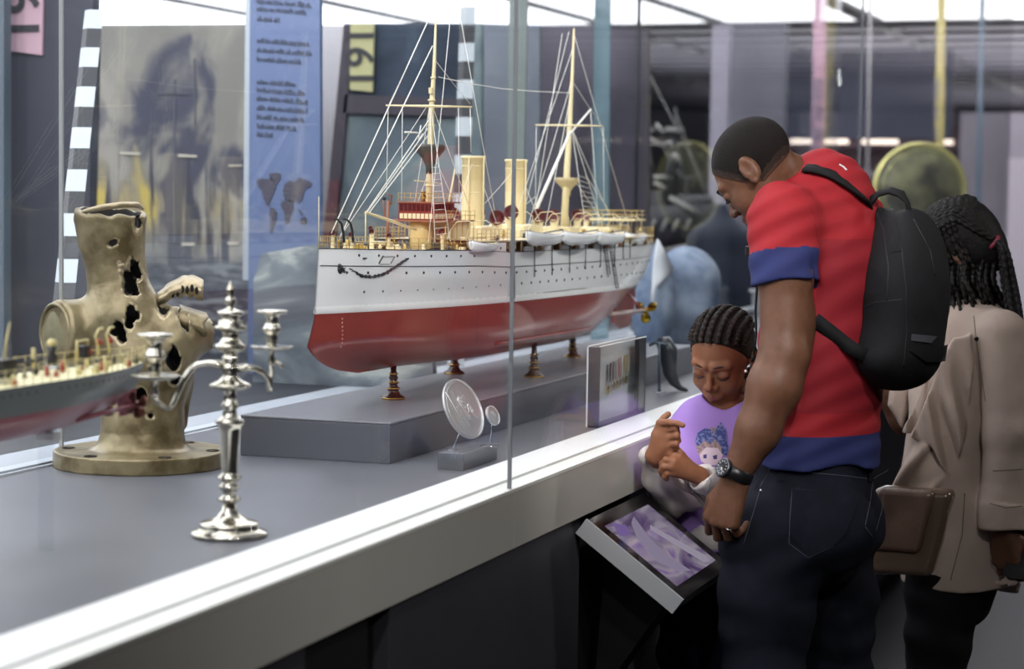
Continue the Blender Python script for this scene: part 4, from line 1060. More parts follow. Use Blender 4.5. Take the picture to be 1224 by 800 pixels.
    for px, py, r, w in ((541, 256, .0165, .0), (573, 255, .015, -.035), (594, 260, .0185, .05), (611, 254, .0185, .055), (644, 258, .0185, .05), (661, 258, .017, .02), (689, 257, .0155, .03), (700, 260, .012, -.04)):
        cowl(px, py, r, w)
    for px, py, r, w in ((397, 279, .0065, .0), (420, 281, .0062, .02), (444, 277, .0065, -.01), (443, 273, .005, -.03), (465, 282, .0052, .045), (528, 277, .0075, .06)):
        cowl(px, py, r, w, big=False)
    # ---- boats on davits
    def boat(px0, px1, py, w, hgt=.026, nm='ship_boat'):
        a, b_ = PX(px0, py, K + w), PX(px1, py, K + w); Ln = b_[1] - a[1]; zc = a[2]
        rowsb = []; n = 18
        for i in range(n + 1):
            u = i / n; e = max(0, 1 - abs(2 * u - 1) ** 2.6); hw = .026 * e + .0006; zt = zc + .010 * abs(2 * u - 1) ** 2; keel = zc - hgt * (.55 + .45 * min(1, e * 1.4))
            rowsb.append([np.array([K + w + hw * f_, a[1] + Ln * u, keel + (zt - keel) * g_]) for f_, g_ in ((-1, 1), (-.96, .6), (-.6, .15), (0, 0), (.6, .15), (.96, .6), (1, 1))])
        o = MB().grid(rowsb).build(nm, m_w, t, fix=False); md = o.modifiers.new('s', 'SOLIDIFY'); md.thickness = .0015
        MB().tube([r[-1] for r in rowsb] + [r[0] for r in rowsb[::-1]], .0013, 5, closed=True).build('gunwale', m_dk, o)
        MB().grid([[r[0] * .98 + r[-1] * .02 - [0, 0, .004], r[-1] * .98 + r[0] * .02 - [0, 0, .004]] for r in rowsb]).build('boat_cover', m_deck_, o)
        for u in (.15, .85):
            q = np.array([K + w, a[1] + Ln * u, zc + .002])
            MB().tube([[K + w - .06, q[1], WZ(1) + .15], [K + w - .062, q[1], zc + .03], [K + w - .045, q[1], zc + .052], [K + w - .015, q[1], zc + .055], [K + w, q[1], zc + .045], q], [.0013, .0013, .0012, .0011, .001, .0006], 6).build('davit', m_crl, o)
    boat(630, 672, 281, .185); boat(673, 714, 281, .18); boat(714, 745, 281, .17); boat(747, 769, 282, .12)
    boat(563, 592, 293, .135, .016)
    sp = MB()
    for px, y0, y1 in ((611, 288, 330), (639, 292, 331), (660, 292, 329), (681, 291, 326), (700, 290, 322), (718, 288, 318), (735, 286, 315), (745, 286, 310), (753, 285, 308)):
        w_ = .15
        for _ in range(6): q = PX(px, y1, K + w_); w_ = width(q[1] - YB, .08) + .004
        q0 = PX(px, y0, K + w_); sp.tube([q, q0], .0013, 5); sp.prism([q0 + [0, -.007, -.006], q0 + [0, .007, -.006], q0 + [0, 0, -.018]], (.002, 0, 0))
    sp.build('boat_boom', m_dk, t)
    # ladders on the side
    ld = MB()
    for (xa, ya, xb_, yb_) in ((722, 285, 728, 328), (731, 300, 738, 345), (613, 318, 613, 357)):
        w_ = .15
        qa = PX(xa, ya, K + .155); w2 = .15
        for _ in range(6): q = PX(xb_, yb_, K + w2); w2 = width(q[1] - YB, .03) + .006
        qb = q; qa = PX(xa, ya, K + w2); dy = np.array([0, .012, 0])
        ld.tube([qa - dy, qb - dy], .0012, 4); ld.tube([qa + dy, qb + dy], .0012, 4)
        for f_ in np.linspace(.03, .97, 13): c_ = qa + (qb - qa) * f_; ld.tube([c_ - dy, c_ + dy], .0012, 4)
    ld.build('side_ladder', m_dk, t)
    # ---- rigging
    rg = MB()
    R_ = [((512, 24), (396, 279), 0), ((517, 55), (407, 282), 0), ((511, 126), (406, 284), .02), ((515, 140), (437, 255), .03), ((514, 150), (438, 255), .03), ((513, 160), (440, 256), .03), ((521, 73), (562, 124), .01),
          ((538, 24), (512, 290), .08), ((551, 24), (598, 290), .04), ((464, 128), (462, 230), 0), ((481, 128), (480, 240), 0), ((562, 128), (563, 182), .01), ((548, 128), (549, 250), .01), ((512, 24), (464, 127), 0),
          ((515, 130), (538, 288), .1), ((514, 130), (520, 290), .1), ((513, 130), (488, 290), -.06), ((516, 180), (552, 260), .06), ((518, 130), (562, 250), .07), ((514, 200), (500, 240), 0),
          ((524, 92), (600, 106), 0), ((600, 106), (683, 111), 0), ((680, 38), (618, 285), 0), ((672, 40), (640, 250), .03), ((684, 60), (605, 290), .05), ((684, 95), (625, 290), .05), ((681, 120), (648, 290), .08),
          ((686, 100), (718, 148), 0), ((683, 150), (702, 285), .11), ((684, 155), (725, 285), .08), ((684, 155), (742, 288), .04), ((641, 152), (640, 250), 0), ((721, 152), (722, 240), 0), ((706, 132), (716, 280), .02), ((690, 220), (735, 285), 0),
          ((566, 187), (600, 285), .06), ((566, 190), (535, 285), .08), ((617, 200), (578, 245), 0), ((617, 195), (655, 288), .08), ((595, 270), (640, 235), .03), ((641, 250), (628, 283), .1), ((700, 210), (748, 280), 0), ((686, 40), (756, 285), 0)]
    for a, b_, w in R_: 
        p, q = A(*a), A(*b_, w); rg.tube([p, (p + q) / 2 - [0, 0, .002], q], .0008, 4)
    for a, b_, w in R_[:2]: rg.tube([A(*a), A(*b_, w)], .0013, 5)
    for a, b_, w in R_[3:6]: rg.tube([A(*a), A(*b_, w)], .0012, 5)
    rg.build('rigging', m_wd, t)
    rt = MB()
    for k in range(12):       # ratlines on the lower shrouds
        f_ = .45 + k * .045; a = A(515, 130) * (1 - f_) + A(538, 288, .1) * f_; b_ = A(514, 130) * (1 - f_) + A(520, 290, .1) * f_; rt.tube([a, b_], .0005, 4)
        a = A(683, 150) * (1 - f_) + A(702, 285, .11) * f_; b_ = A(684, 155) * (1 - f_) + A(725, 285, .08) * f_; rt.tube([a, b_], .0005, 4)
    rt.build('ratlines', m_wd, t)
    # ---- stern gear
    zz = WZ(2.2)
    rb_ = lambda pts: [np.array([K, YB + l, WZ(l) + z]) for l, z in pts]
    MB().prism([p - [.004, 0, 0] for p in rb_([(2.16, -.118), (2.20, -.03), (2.36, -.005), (2.40, -.035), (2.38, -.10), (2.33, -.135), (2.24, -.14)])], (.008, 0, 0)).build('rudder', m_r, t, fix=True)
    for sd in (1, -1):
        a = np.array([K + sd * .085, YB + 1.86, WZ(2) - .075]); b_ = np.array([K + sd * .085, YB + 2.235, WZ(2) - .082])
        MB().tube([a, b_], .006, 10).build('propeller_shaft', mat('shaft_pale', 'b9a7a3', .25), t)
        MB().tube([b_ + [0, -.03, 0], b_ + [-sd * .05, -.035, .055]], [(.003, .012)] * 2, 8).build('shaft_bracket', m_r, t)
        hb = MB().lathe([(.009, -.012), (.010, 0), (.008, .014), (.0005, .026)], b_, (0, 1, 0), 14)
        for k in range(3):
            a_ = 2 * PI * k / 3 + .5; e = np.array([math.cos(a_), 0, math.sin(a_)]); e2 = np.array([-math.sin(a_), 0, math.cos(a_)])
            hb.grid([[b_ + e * r + e2 * w * s_ + np.array([0, 1, 0]) * s_ * .006 for s_ in (-1, 0, 1)] for r, w in ((.006, .004), (.016, .012), (.027, .014), (.036, .009), (.039, .002))])
        o = hb.build('propeller', mat('prop_brass', 'd6b83e', .2, 1), t); md = o.modifiers.new('s', 'SOLIDIFY'); md.thickness = .0015
    for sd in (1, -1):
        MB().tube([pt(l, -.098, sd, -.003) for l in np.linspace(.75, 1.55, 24)], [(.004, .009)] * 24, 6, flat=(0, 0, 1)).build('bilge_keel', m_r, hull)
    dr = MB()
    for i in range(8):
        w_ = .02; z = -.012 - i * .0085; l = .085; p = pt(l, z, 1, .0006); dr.box(p - [.0008, .0016, .0018], p + [.0008, .0016, .0018])
    dr.build('draught_marks', mat('mark_pale', 'c99c92', .6), hull)
    # upper works abaft: skylights, small after bridge, deck guns
    for l, w_, h_ in ((1.15, .05, .022), (1.55, .055, .026), (1.95, .05, .024), (2.1, .04, .03)):
        MB().box((K - w_, YB + l, WZ(l) + .15), (K + w_, YB + l + .09, WZ(l) + .15 + h_), bev=.002).build('skylight', m_cr, t)
    ab = YB + 2.04; MB().box((K - .08, ab, 1.44 + .025), (K + .1, ab + .12, 1.44 + .03)).build('after_bridge', m_crl, t)
    q = MB()
    for x in (-.075, 0, .09):
        for y in (0, .06, .115): q.tube([(K + x, ab + y, 1.425), (K + x, ab + y, 1.495)], .0012, 5)
    for z in (1.483, 1.495): q.tube([(K - .078, ab, z), (K + .097, ab, z), (K + .097, ab + .118, z), (K - .078, ab + .118, z)], .0009, 4, closed=True)
    q.build('after_bridge_rail', m_au, t)
    # ---- turned pedestals
    prof = [(15, 0), (16, 1.5), (15, 3), (10, 6), (7.5, 10), (7, 12), (9, 13.5), (9, 15), (6, 16.5), (5.2, 20), (7, 21.5), (7, 23), (4.5, 24.5), (5.8, 27), (6.5, 29), (4.5, 31), (6, 33), (6, 34.5), (4, 36), (4, 60)]
    mp, mg = mat('pedestal_dark', '33221c', .25, .3, coat=.3), mat('pedestal_gold', 'a58445', .3, .9)
    for i, (x, y, lab) in enumerate(((470, 477, 'turned dark pedestal with gold rings nearest the bow of the white ship'), (543, 447, 'turned pedestal on the far side under the middle of the white ship'), (638, 451, 'turned pedestal on the near side under the middle of the white ship'), (684, 427, 'turned pedestal farthest back under the stern of the white ship'))):
        p = PZ(x, y, ZP); p[2] = ZP; l = p[1] - YB; off = abs(p[0] - K)
        zt = WZ(l) - .138
        for z in np.linspace(-.138, -.02, 60):
            if width(l, z) >= off: zt = WZ(l) + z; break
        H = zt - ZP; k = .0017; P_ = [(r * k, h * k) for r, h in prof if h * k < H - .002] + [(4 * k, H + .004)]
        tt = thing('pedestal', lab, 'pedestal', p, 'turned pedestals carrying the white ship')
        MB().lathe(P_, p, n=28).build('column', mp, tt)
        rr = MB()
        for h, r in ((1.5, 16.2), (14.3, 9.3), (22.3, 7.3), (33.8, 6.3)):
            if h * k < H: rr.lathe([(r * k * .97, (h - 1) * k), (r * k, h * k), (r * k * .97, (h + 1) * k)], p, n=28)
        rr.build('gold_ring', mg, tt)
warship()

# ================================================================== GREY SHIP MODEL AT LEFT (stern towards us on the right)
def grey_ship():
    mh = mat('hull_grey', '6e7474', .35, coat=.2); mr = mat('hull_rose', '94505a', .3, coat=.3); md = mat('deck_pale', 'd9d2a4', .5); mdk = bpy.data.materials['dark_metal']; my = mat('fit_yellow', 'cdbf86', .5); mrd = mat('fit_red', 'a33a30', .5)
    X0 = -1.72
    st = PX(172, 432, X0)                   # stern at deck level
    y1 = st[1]; zd = st[2]; L = 1.15; B = .062
    t = thing('grey_ship_model', 'grey and rose hulled ship model with pale deck cropped by the left edge', 'ship model', (X0, y1 - .5, ZD))
    dz = lambda s: zd - .0 + .0 * s
    def w(s, z):   # s metres forward of the stern, z below deck
        e = min(1, (s / .33)) ; ex = 1 - (1 - e) ** (2.2 if z > -.04 else 1.5)
        r = B * ex * (1 if s < .7 else max(0, 1 - ((s - .7) / .45) ** 2))
        if z < -.042: v = max(0, 1 - (-z - .042) / .044); r *= (1 - (1 - v) ** 2.4) ** .42
        return r + .0008
    def s0(z): return float(np.interp(z, [-.086, -.074, -.056, -.042, 0], [.26, .16, .10, .035, 0]))
    def pt(s, z, sd=1, off=0): 
        a = s0(z); return np.array([X0 + sd * (w(max(s - a * .8, 0), z) + off), y1 - s, zd + z])
    mb = MB()
    S_ = [(i / 50) ** 1.4 for i in range(51)]
    for sd in (1, -1):
        mb.grid([[pt(s0(z) + (L - s0(z)) * u, z, sd) for u in S_] for z in (0, -.01, -.02, -.032, -.042)], 0)
        mb.grid([[pt(s0(z) + (L - s0(z)) * u, z, sd) for u in S_] for z in (-.042, -.048, -.055, -.062, -.069, -.076, -.081, -.0845, -.086)], 1)
    mb.build('hull', [mh, mr], t)
    MB().grid([[pt(s, 0, -1, -.001) + [0, 0, -.001], pt(s, 0, 1, -.001) + [0, 0, -.001]] for s in np.linspace(.003, L, 40)]).build('deck', md, t)
    ph = MB()
    for s in np.arange(.03, .7, .022): 
        if rnd_g.random() < .85: ph.ball(pt(s, -.012 - .0, 1, .0), .0022, 8, sc=(.5, 1, 1.1))
    ph.build('portholes', mdk, t)
    r = MB(); P_ = [pt(s, 0, sd, -.002) for sd, ss in ((1, np.linspace(.6, .0, 26)), (-1, np.linspace(0, .6, 26))) for s in ss]
    for h in (.012, .024): r.tube([p + [0, 0, h] for p in P_], .0006, 4)
    for p in P_: r.tube([p, p + [0, 0, .026]], .0008, 4)
    r.build('guard_rail', my, t)
    a = MB(); b_ = MB(); c = MB(); q = rnd_g
    def at(px, py, dx=0): return PX(px, py, X0 + dx)
    # davits, capstan, vents and gun in the order seen
    for px, py in ((118, 424), (131, 422)):
        p = at(px, py); a.tube([p, p + [0, -.004, .018], p + [0, -.01, .03], p + [0, -.0, .04], p + [0, .012, .041]], .0022, 6)
        c.ball(p + [0, .0, .02], .006, 10)
    for px, py in ((100, 430),): 
        p = at(px, py); a.tube([p + [0, -.02, 0], p + [0, -.02, .03], p + [0, .012, .03], p + [0, .012, 0]], .0025, 6); b_.box(p + [-.008, -.012, .003], p + [.008, .006, .022]); c.ball(p + [.004, .008, .012], .006, 10)
    p = at(62, 437); b_.lathe([(.008, 0), (.009, .012), (.005, .02), (.008, .03)], p, n=14); a.ball(p + [0, 0, .033], .008, 12)
    p = at(40, 440); a.tube([p, p + [0, 0, .03]], .003, 8); b_.tube([p + [0, -.02, .008], p + [0, .02, .014]], .003, 8)
    p = at(12, 452); b_.lathe([(.007, 0), (.007, .02), (.003, .024), (.002, .05)], p, n=12); b_.box(p + [-.02, -.05, .004], p + [.02, -.012, .03])
    for i in range(46):
        s = q.uniform(.04, .6); f_ = q.uniform(-.75, .8); p = np.array([X0 + f_ * w(s, 0), y1 - s, zd]); m_ = (a, b_, a, c)[i % 4 if i % 12 else 3] if i % 5 else a; h = q.uniform(.005, .018)
        m_.lathe([(.0035, 0), (.0045, h * .4), (.0025, h * .6), (.0035, h)], p, n=8)
    a.build('deck_fittings', my, t); b_.build('deck_fittings', mdk, t); c.build('ventilator', mrd, t)
    MB().tube([at(2, 455), at(8, 405), at(12, 385)], [.003, .002, .001], 6).build('ensign_staff', my, t)
    # stern gear
    for sd in (1, -1):
        e = np.array([X0 + sd * .028, y1 - .075, zd - .064]); s_ = np.array([X0 + sd * .03, y1 - .26, zd - .070])
        MB().tube([s_, e], .004, 8).build('propeller_shaft', mr, t)
        hb = MB().lathe([(.006, -.008), (.006, .004), (.001, .014)], e, (0, 1, 0), 12)
        for k in range(4):
            a_ = PI / 2 * k + .4; u = np.array([math.cos(a_), 0, math.sin(a_)]); v = np.array([-math.sin(a_), 0, math.cos(a_)])
            hb.grid([[e + u * rr + v * ww * g + np.array([0, 1, 0]) * g * .004 for g in (-1, 0, 1)] for rr, ww in ((.004, .003), (.012, .009), (.018, .009), (.022, .002))])
        o = hb.build('propeller', mat('prop_bronze', '6b3f38', .3, .7), t); mo = o.modifiers.new('s', 'SOLIDIFY'); mo.thickness = .0012
    MB().prism([(X0 - .003, y1 - s, zd + z) for s, z in ((.03, -.042), (.045, -.082), (.075, -.084), (.09, -.046))], (.006, 0, 0)).build('rudder', mr, t, fix=True)
    # perspex props that carry it
    for i, s in enumerate((.30,)):
        g = thing('model_support', ('clear perspex cradle under the rose keel near the grey ship stern', 'clear perspex cradle under the grey ship nearer the camera')[i], 'support', (X0, y1 - s, ZD))
        MB().box((X0 - .012, y1 - s - .003, ZD), (X0 + .012, y1 - s + .003, zd - .085)).build('upright', m_glassc, g)
        MB().box((X0 - .008, y1 - s - .014, zd - .098), (X0 + .022, y1 - s + .008, zd - .086)).build('cradle_block', m_wall_white, g)
rnd_g = random.Random(11); m_wall_white = mat('block_white', 'd9dcdc', .4)
grey_ship()

# ================================================================== DARK BATTLESHIP MODEL FAR BEHIND THE STERN
def battleship():
    Yq = 10.2
    mk = mat('battleship_grey', '4c4b50', .55, vary=(20, '3c3b41', .3, .7)); ml = mat('battleship_pale', '8d8a86', .5)
    t = thing('battleship_model', 'large dark grey battleship model far behind the white ship stern', 'ship model', PY(790, 300, Yq))
    A = lambda x, y, d=0: PY(x, y, Yq + d)
    def slab(pts, th, m, nm, off=0): return MB().prism([A(x, y, -th / 2 + off) for x, y in pts], (0, th, 0)).build(nm, m, t, fix=True)
    rows = []
    for i in range(25):      # rounded hull, bow to the right, section by section
        u = i / 24; x = 690 + 170 * u; hw = .22 * (1 - max(0, (u - .45) / .55) ** 2.2) + .002; zt = 250 - 6 * u + 0; zb = 303 - 20 * max(0, (u - .55) / .45) ** 1.6
        c, b_ = A(x, zt), A(x, zb); rows.append([c + [0, -hw, 0], c * .6 + b_ * .4 + [0, -hw * 1.0, 0], c * .25 + b_ * .75 + [0, -hw * .8, 0], b_, c * .25 + b_ * .75 + [0, hw * .8, 0], c * .6 + b_ * .4 + [0, hw, 0], c + [0, hw, 0]])
    MB().grid(rows, close=True).build('hull', mk, t)
    b0 = A(775, 300); MB().box((b0[0] - .25, Yq - .1, ZR), (b0[0] + .25, Yq + .1, b0[2] + .02)).build('stand', mk, t)
    nets = MB()
    for i in range(11):
        u = .14 + i * .07; c = A(690 + 170 * u, 262); e = A(690 + 170 * u - 6, 276); hw = .22 * (1 - max(0, (u - .45) / .55) ** 2.2) + .012
        nets.tube([c + [0, -hw, 0], e + [0, -hw, 0]], .011, 6)
    nets.build('net_booms', ml, t)
    MB().tube([A(705 + 14 * i, 300 - 17 * max(0, (i - 6) / 5) ** 1.7) + [0, -.22 * (1 - max(0, (i / 11 - .45) / .55) ** 2.2) + 0, 0] for i in range(12)], .012, 8).build('waterline_band', ml, t)
    MB().box(A(700, 252) + [0, -.16, 0], A(802, 240) + [0, .16, 0]).box(A(738, 240) + [0, -.13, 0], A(800, 228) + [0, .13, 0]).build('superstructure', mk, t)
    MB().box(A(762, 228) + [0, -.09, 0], A(782, 214) + [0, .09, 0]).box(A(757, 216) + [0, -.12, 0], A(783, 211) + [0, .12, 0]).box(A(764, 211) + [0, -.06, 0], A(778, 196) + [0, .06, 0]).build('bridge_tower', mk, t)
    for x, w_ in ((800, 8), (822, 7)): 
        b = A(x, 252); MB().lathe([(w_ * .0042, 0), (w_ * .0042, .16), (w_ * .0048, .165), (w_ * .0035, .17)], b, n=20).build('funnel', mk, t)
    for x, yt in ((771, 70), (806, 128)):
        m_ = MB().tube([A(x, 215), A(x + 2, yt)], [.016, .005], 8); m_.tube([A(x - 14, 240), A(x, 160)], .009, 6).tube([A(x + 15, 240), A(x + 1, 160)], .009, 6)
        m_.build('tripod_mast', mk, t)
        MB().box(A(x - 8, 158) + [0, -.06, 0], A(x + 8, 152) + [0, .06, 0]).build('spotting_top', ml, t)
        MB().tube([A(x - 18, 172), A(x + 20, 173)], .007, 6).build('yard', ml, t)
    for (x0, y0, x1, y1, r) in ((782, 212, 797, 212, .012), (750, 236, 768, 238, .018), (744, 247, 762, 249, .018), (800, 236, 836, 256, .014), (782, 218, 796, 226, .012), (770, 160, 796, 178, .008), (784, 148, 794, 160, .012), (800, 168, 802, 176, .013), (804, 184, 812, 192, .015)):
        MB().tube([A(x0, y0, -.14), A(x1, y1, -.14)], r, 8).build('gun_barrel' if r > .013 else 'fitting', ml, t)
    for x in (742, 828): MB().lathe([(.10, 0), (.10, .06), (.07, .08)], A(x, 252), n=20).build('gun_turret', mk, t)
    rg = MB()
    for a, b_ in (((772, 80), (700, 245)), ((772, 80), (860, 255)), ((806, 130), (850, 252)), ((750, 172), (712, 250)), ((790, 172), (838, 250))): rg.tube([A(*a), A(*b_)], .003, 5)
    rg.build('rigging', ml, t)
battleship()

# ================================================================== FAR DISPLAYS BETWEEN STERN AND MAN
def far_displays():
    # pale blue jacket forms on stands and white folded sail
    mbl = mat('jacket_blue', '5a6c88', .7, vary=(5, '98a6b8', .42, .6), bump=(20, .3)); mwh = mat('sail_white', 'd5dae0', .6); mdk = mat('shade_dark', '26282f', .5)
    D = 7.6
    t = thing('folded_jacket_form', 'rounded pale blue jacket on a dark display form beyond the glass', 'jacket', J(825, 400, D))
    def f(P):
        return U(.05, ell(P, J(822, 362, D), (_R0, (0, 0, 1)), (.115, .19, .13)), ell(P, J(822, 330, D), (_R0, (0, 0, 1)), (.10, .10, .12))) + .007 * vnoise(P, 16, 3) + .004 * np.sin(P[:, 2] * 40 + 8 * P[:, 0])
    lo = J(822, 360, D) - [.3, .3, .3]; sdf_mesh('jacket', f, lo, lo + .6, .01, mbl, t)
    MB().lathe([(.03, 0), (.03, .3)], (J(822, 420, D)[0], J(822, 420, D)[1], ZD), n=12).build('stand', mdk, t)
    t = thing('folded_jacket_form', 'narrower pale blue jacket form under a pointed white pennant', 'jacket', J(783, 400, D - .2))
    def f(P):
        return U(.05, ell(P, J(783, 352, D - .2), (_R0, (0, 0, 1)), (.068, .17, .10)), ell(P, J(781, 385, D - .2), (_R0, (0, 0, 1)), (.06, .12, .09))) + .006 * vnoise(P, 20, 4)
    lo = J(783, 365, D - .2) - [.25, .25, .3]; sdf_mesh('jacket', f, lo, lo + .58, .01, mbl, t)
    MB().lathe([(.03, 0), (.03, .25)], (J(783, 420, D - .2)[0], J(783, 420, D - .2)[1], ZD), n=12).build('stand', mdk, t)
    o = MB().grid([[J(785, 286, D - .33), J(785, 286, D - .33)], [J(781, 310, D - .33), J(794, 304, D - .30)], [J(779, 340, D - .33), J(804, 322, D - .25)], [J(777, 372, D - .35), J(784, 345, D - .33)]]).build('white_pennant', mwh, None)
    md = o.modifiers.new('s', 'SOLIDIFY'); md.thickness = .01; tag(o, 'pointed white pennant hanging above the pale blue jacket form', 'pennant')
    # dark uniform on stand left of the man's head, glass case with small things
    Dq = 9.85
    t = thing('uniform_form', 'dark navy uniform coat on a headless form behind the man', 'uniform', J(858, 400, Dq))
    mn = mat('coat_navy', '2a3242', .7)
    def f(P):
        return U(.06, ell(P, J(862, 330, Dq), (_R0, (0, 0, 1)), (.12, .22, .12)), ell(P, J(862, 285, Dq), (_R0, (0, 0, 1)), (.13, .09, .11)), seg(P, J(835, 290, Dq), J(832, 360, Dq), .05, .04), seg(P, J(889, 290, Dq), J(892, 360, Dq), .05, .04), seg(P, J(862, 275, Dq), J(862, 252, Dq), .05, .035))
    lo = J(862, 320, Dq) - [.4, .3, .4]; sdf_mesh('coat', f, lo, lo + [.75, .6, .75], .012, mn, t)
    MB().tube([J(862, 380, Dq), [J(862, 380, Dq)[0], J(862, 380, Dq)[1], ZR]], .02, 8).build('stand', mdk, t)
    Y3 = 9.6
    q = PY(872, 400, Y3)
    q[0] = XB + .2; t = thing('shelf_case', 'far pale plinth with small silver and glass objects beyond the man', 'display plinth', (q[0], Y3, ZD))
    z0 = PY(872, 345, Y3)[2]
    MB().box((q[0] - .15, Y3, ZD), (q[0] + .5, Y3 + .4, z0)).build('base', mat('case_pale', 'a4a6aa', .5), t)
    MB().box((q[0] - .16, Y3 - .01, z0 - .012), (q[0] + .51, Y3 + .41, z0)).build('shelf', m_white, t)
    rr = random.Random(3)
    for i, lb in enumerate(('slim silver cup at the left of the far shelf', 'tall glass flask on the far shelf', 'small round silver pot on the far shelf')):
        c = PY(868 + i * 11, 345, Y3 + .02); h = .12 + .05 * rr.random(); c[1] = Y3 + .1; c[2] = z0
        tag(MB().lathe([(.03, 0), (.03, .01), (.012, .03), (.03 + .01 * (i == 2), h * .5), (.028, h * .8), (.014, h), (.016, h + .01)], c, n=18).build(('silver_cup', 'glass_flask', 'silver_pot')[i], mat('far_silver', 'c2c4c2', .2, .6)), lb, ('cup', 'flask', 'pot')[i])
far_displays()

# ================================================================== FAR GALLERY ON THE RIGHT
def far_gallery():
    Yf = 17.0
    def slab(name, x0, y0, x1, y1, Yp, m, lab, cat, th=.1):
        a, b_ = PY(x0, y1, Yp), PY(x1, y0, Yp)
        z0 = (0.0 if Yp > 12.6 else ZR) if y1 > 399 else a[2]
        o = MB().box((a[0], Yp, z0), (b_[0], Yp + th, min(b_[2], CZ - .11)), bev=.004).build(name, m); return tag(o, lab, cat)
    slab('display_board', 850, 27, 940, 420, 12.0, mat('board_greymauve', '77757f', .7, vary=(2, '6a6974', .3, .7)), 'pale grey mauve board behind the man\'s head', 'display board')
    slab('display_board', 843, 30, 872, 420, 11.5, mat('board_lilac', '9b95a3', .7), 'narrow lilac grey board left of the man\'s head', 'display board')
    slab('display_board', 938, 60, 1140, 166, Yf, mat('board_inkblue', '3a3d50', .7, vary=(1.5, '2c3044', .3, .7)), 'wide ink blue hanging board behind the pink banner', 'display board')
    slab('display_wall', 930, 150, 1150, 420, Yf + .6, mat('wall_maroon', '46323a', .7), 'dark maroon partition under the ink blue board', 'partition')
    slab('display_wall', 1140, 135, 1320, 420, Yf - .5, mat('wall_pale', '6d6873', .7, vary=(2, '7a7681', .3, .7)), 'tall pale mauve partition at the far right', 'partition')
    slab('display_board', 1197, 190, 1300, 420, Yf - .9, mat('board_pale2', '827d87', .7), 'paler square board in front of the mauve partition', 'display board')
    ml = emit('strip_lamp', 'ffe9d8', 2.6)
    for x0, x1, lb in ((944, 1012, 'glowing strip lamp left of the thin pale rod'), (1030, 1072, 'glowing strip lamp right of the thin pale rod'), (1122, 1138, 'short glowing strip lamp by the yellow banner')):
        a, b_ = PY(x0, 171, Yf), PY(x1, 166, Yf); zt_ = float(PY(940, 166, Yf)[2]); o = MB().box((a[0], Yf + .02, zt_ - .035), (b_[0], Yf + .08, zt_ - .001)).build('strip_lamp', ml); tag(o, lb, 'lamp', None)
    for x0, x1, lb in ((1000, 1050, 'low pale shelf edge glowing behind the man\'s neck'), ):
        a, b_ = PY(x0, 211, Yf - .1), PY(x1, 204, Yf - .1); o = MB().box((a[0], Yf - .1, a[2]), (b_[0], Yf + .2, b_[2])).build('shelf', mat('shelf_pale', '6d686c', .5)); tag(o, lb, 'shelf')
    # big brass rimmed lens
    D = 10.9; c = J(1100, 226, D); k = D / FPX
    n_ = -_F + _R0 * .25; n_[2] = 0; n_ /= np.linalg.norm(n_); e1 = np.cross(n_, [0, 0, 1]); e1 /= np.linalg.norm(e1)
    t = thing('signal_lens', 'large round brass rimmed glass lens glowing yellow green behind the backpack', 'lens', (c[0], c[1], ZD))
    ring = [c + e1 * math.cos(a) * 58 * k + np.array([0, 0, 1]) * math.sin(a) * 53 * k for a in np.linspace(0, 2 * PI, 49)[:-1]]
    MB().tube(ring, 3.2 * k, 10, closed=True).build('rim', mat('lens_brass', 'd8d28c', .3, .4), t)
    mg = mat('lens_glass', '85856a', .12, 0, vary=(7, '4a4a44', .4, .6)); rows = []
    for r, h in ((1, 0), (.85, .02), (.6, .045), (.3, .06), (.01, .065)): rows.append([c + (q - c) * r + n_ * h for q in ring])
    MB().grid(rows, close=True).build('glass', mg, t)
    rw = MB()
    for r, h in ((.86, .020),): rw.tube([c + (q - c) * r + n_ * h for q in ring], 1.1 * k, 6, closed=True)
    rw.build('prism_ring', mat('lens_ring', 'a9ab74', .2, .3), t)
    MB().lathe([(.15, 0), (.15, .03), (.04, .06), (.04, c[2] - 53 * k - ZD)], (c[0], c[1], ZD), n=24).build('stand', mat('lens_stand', '55503c', .4, .6), t)
far_gallery()
# ================================================================== PEOPLE
from mathutils.bvhtree import BVHTree
R0 = np.array(_R0); A0 = np.array([_F[0], _F[1], 0.0]) / math.hypot(_F[0], _F[1]); Z0 = np.array([0, 0, 1.0])
def vec(r, a, z): v = R0 * r + A0 * a + Z0 * z; return v / np.linalg.norm(v)
def pxr(px, d): return px * d / FPX
class Snap:
    """drops points seen along a line of sight onto a built surface"""
    def __init__(s, *objs):
        V_, F_ = [], []
        for o in objs:
            k = len(V_); V_ += [tuple(v.co) for v in o.data.vertices]; F_ += [tuple(i + k for i in p.vertices) for p in o.data.polygons]
        s.t = BVHTree.FromPolygons(V_, F_)
    def __call__(s, x, y, off=.001, default=4.6):
        r = Vector(ray(x, y)); r.normalize(); h = s.t.ray_cast(Vector(EYE), r)
        if h[0] is None: return J(x, y, default)
        n = h[1] if h[1].dot(r) < 0 else -h[1]
        return np.array(h[0]) + np.array(n) * off
    def line(s, pts, n=8, **k):
        P = []
        for i in range(len(pts) - 1):
            for j in range(n): P.append(s(pts[i][0] + (pts[i + 1][0] - pts[i][0]) * j / n, pts[i][1] + (pts[i + 1][1] - pts[i][1]) * j / n, **k))
        P.append(s(*pts[-1], **k)); return P
    def patch(s, corners, nu, nv, mb, off=.0015, mi=0):
        """four corners (px) in order, dropped on the surface as a cloth patch"""
        a, b, c, d = [np.array(q, float) for q in corners]
        mb.grid([[s(*((a * (1 - u) + b * u) * (1 - v) + (d * (1 - u) + c * u) * v), off) for u in np.linspace(0, 1, nu)] for v in np.linspace(0, 1, nv)], mi)
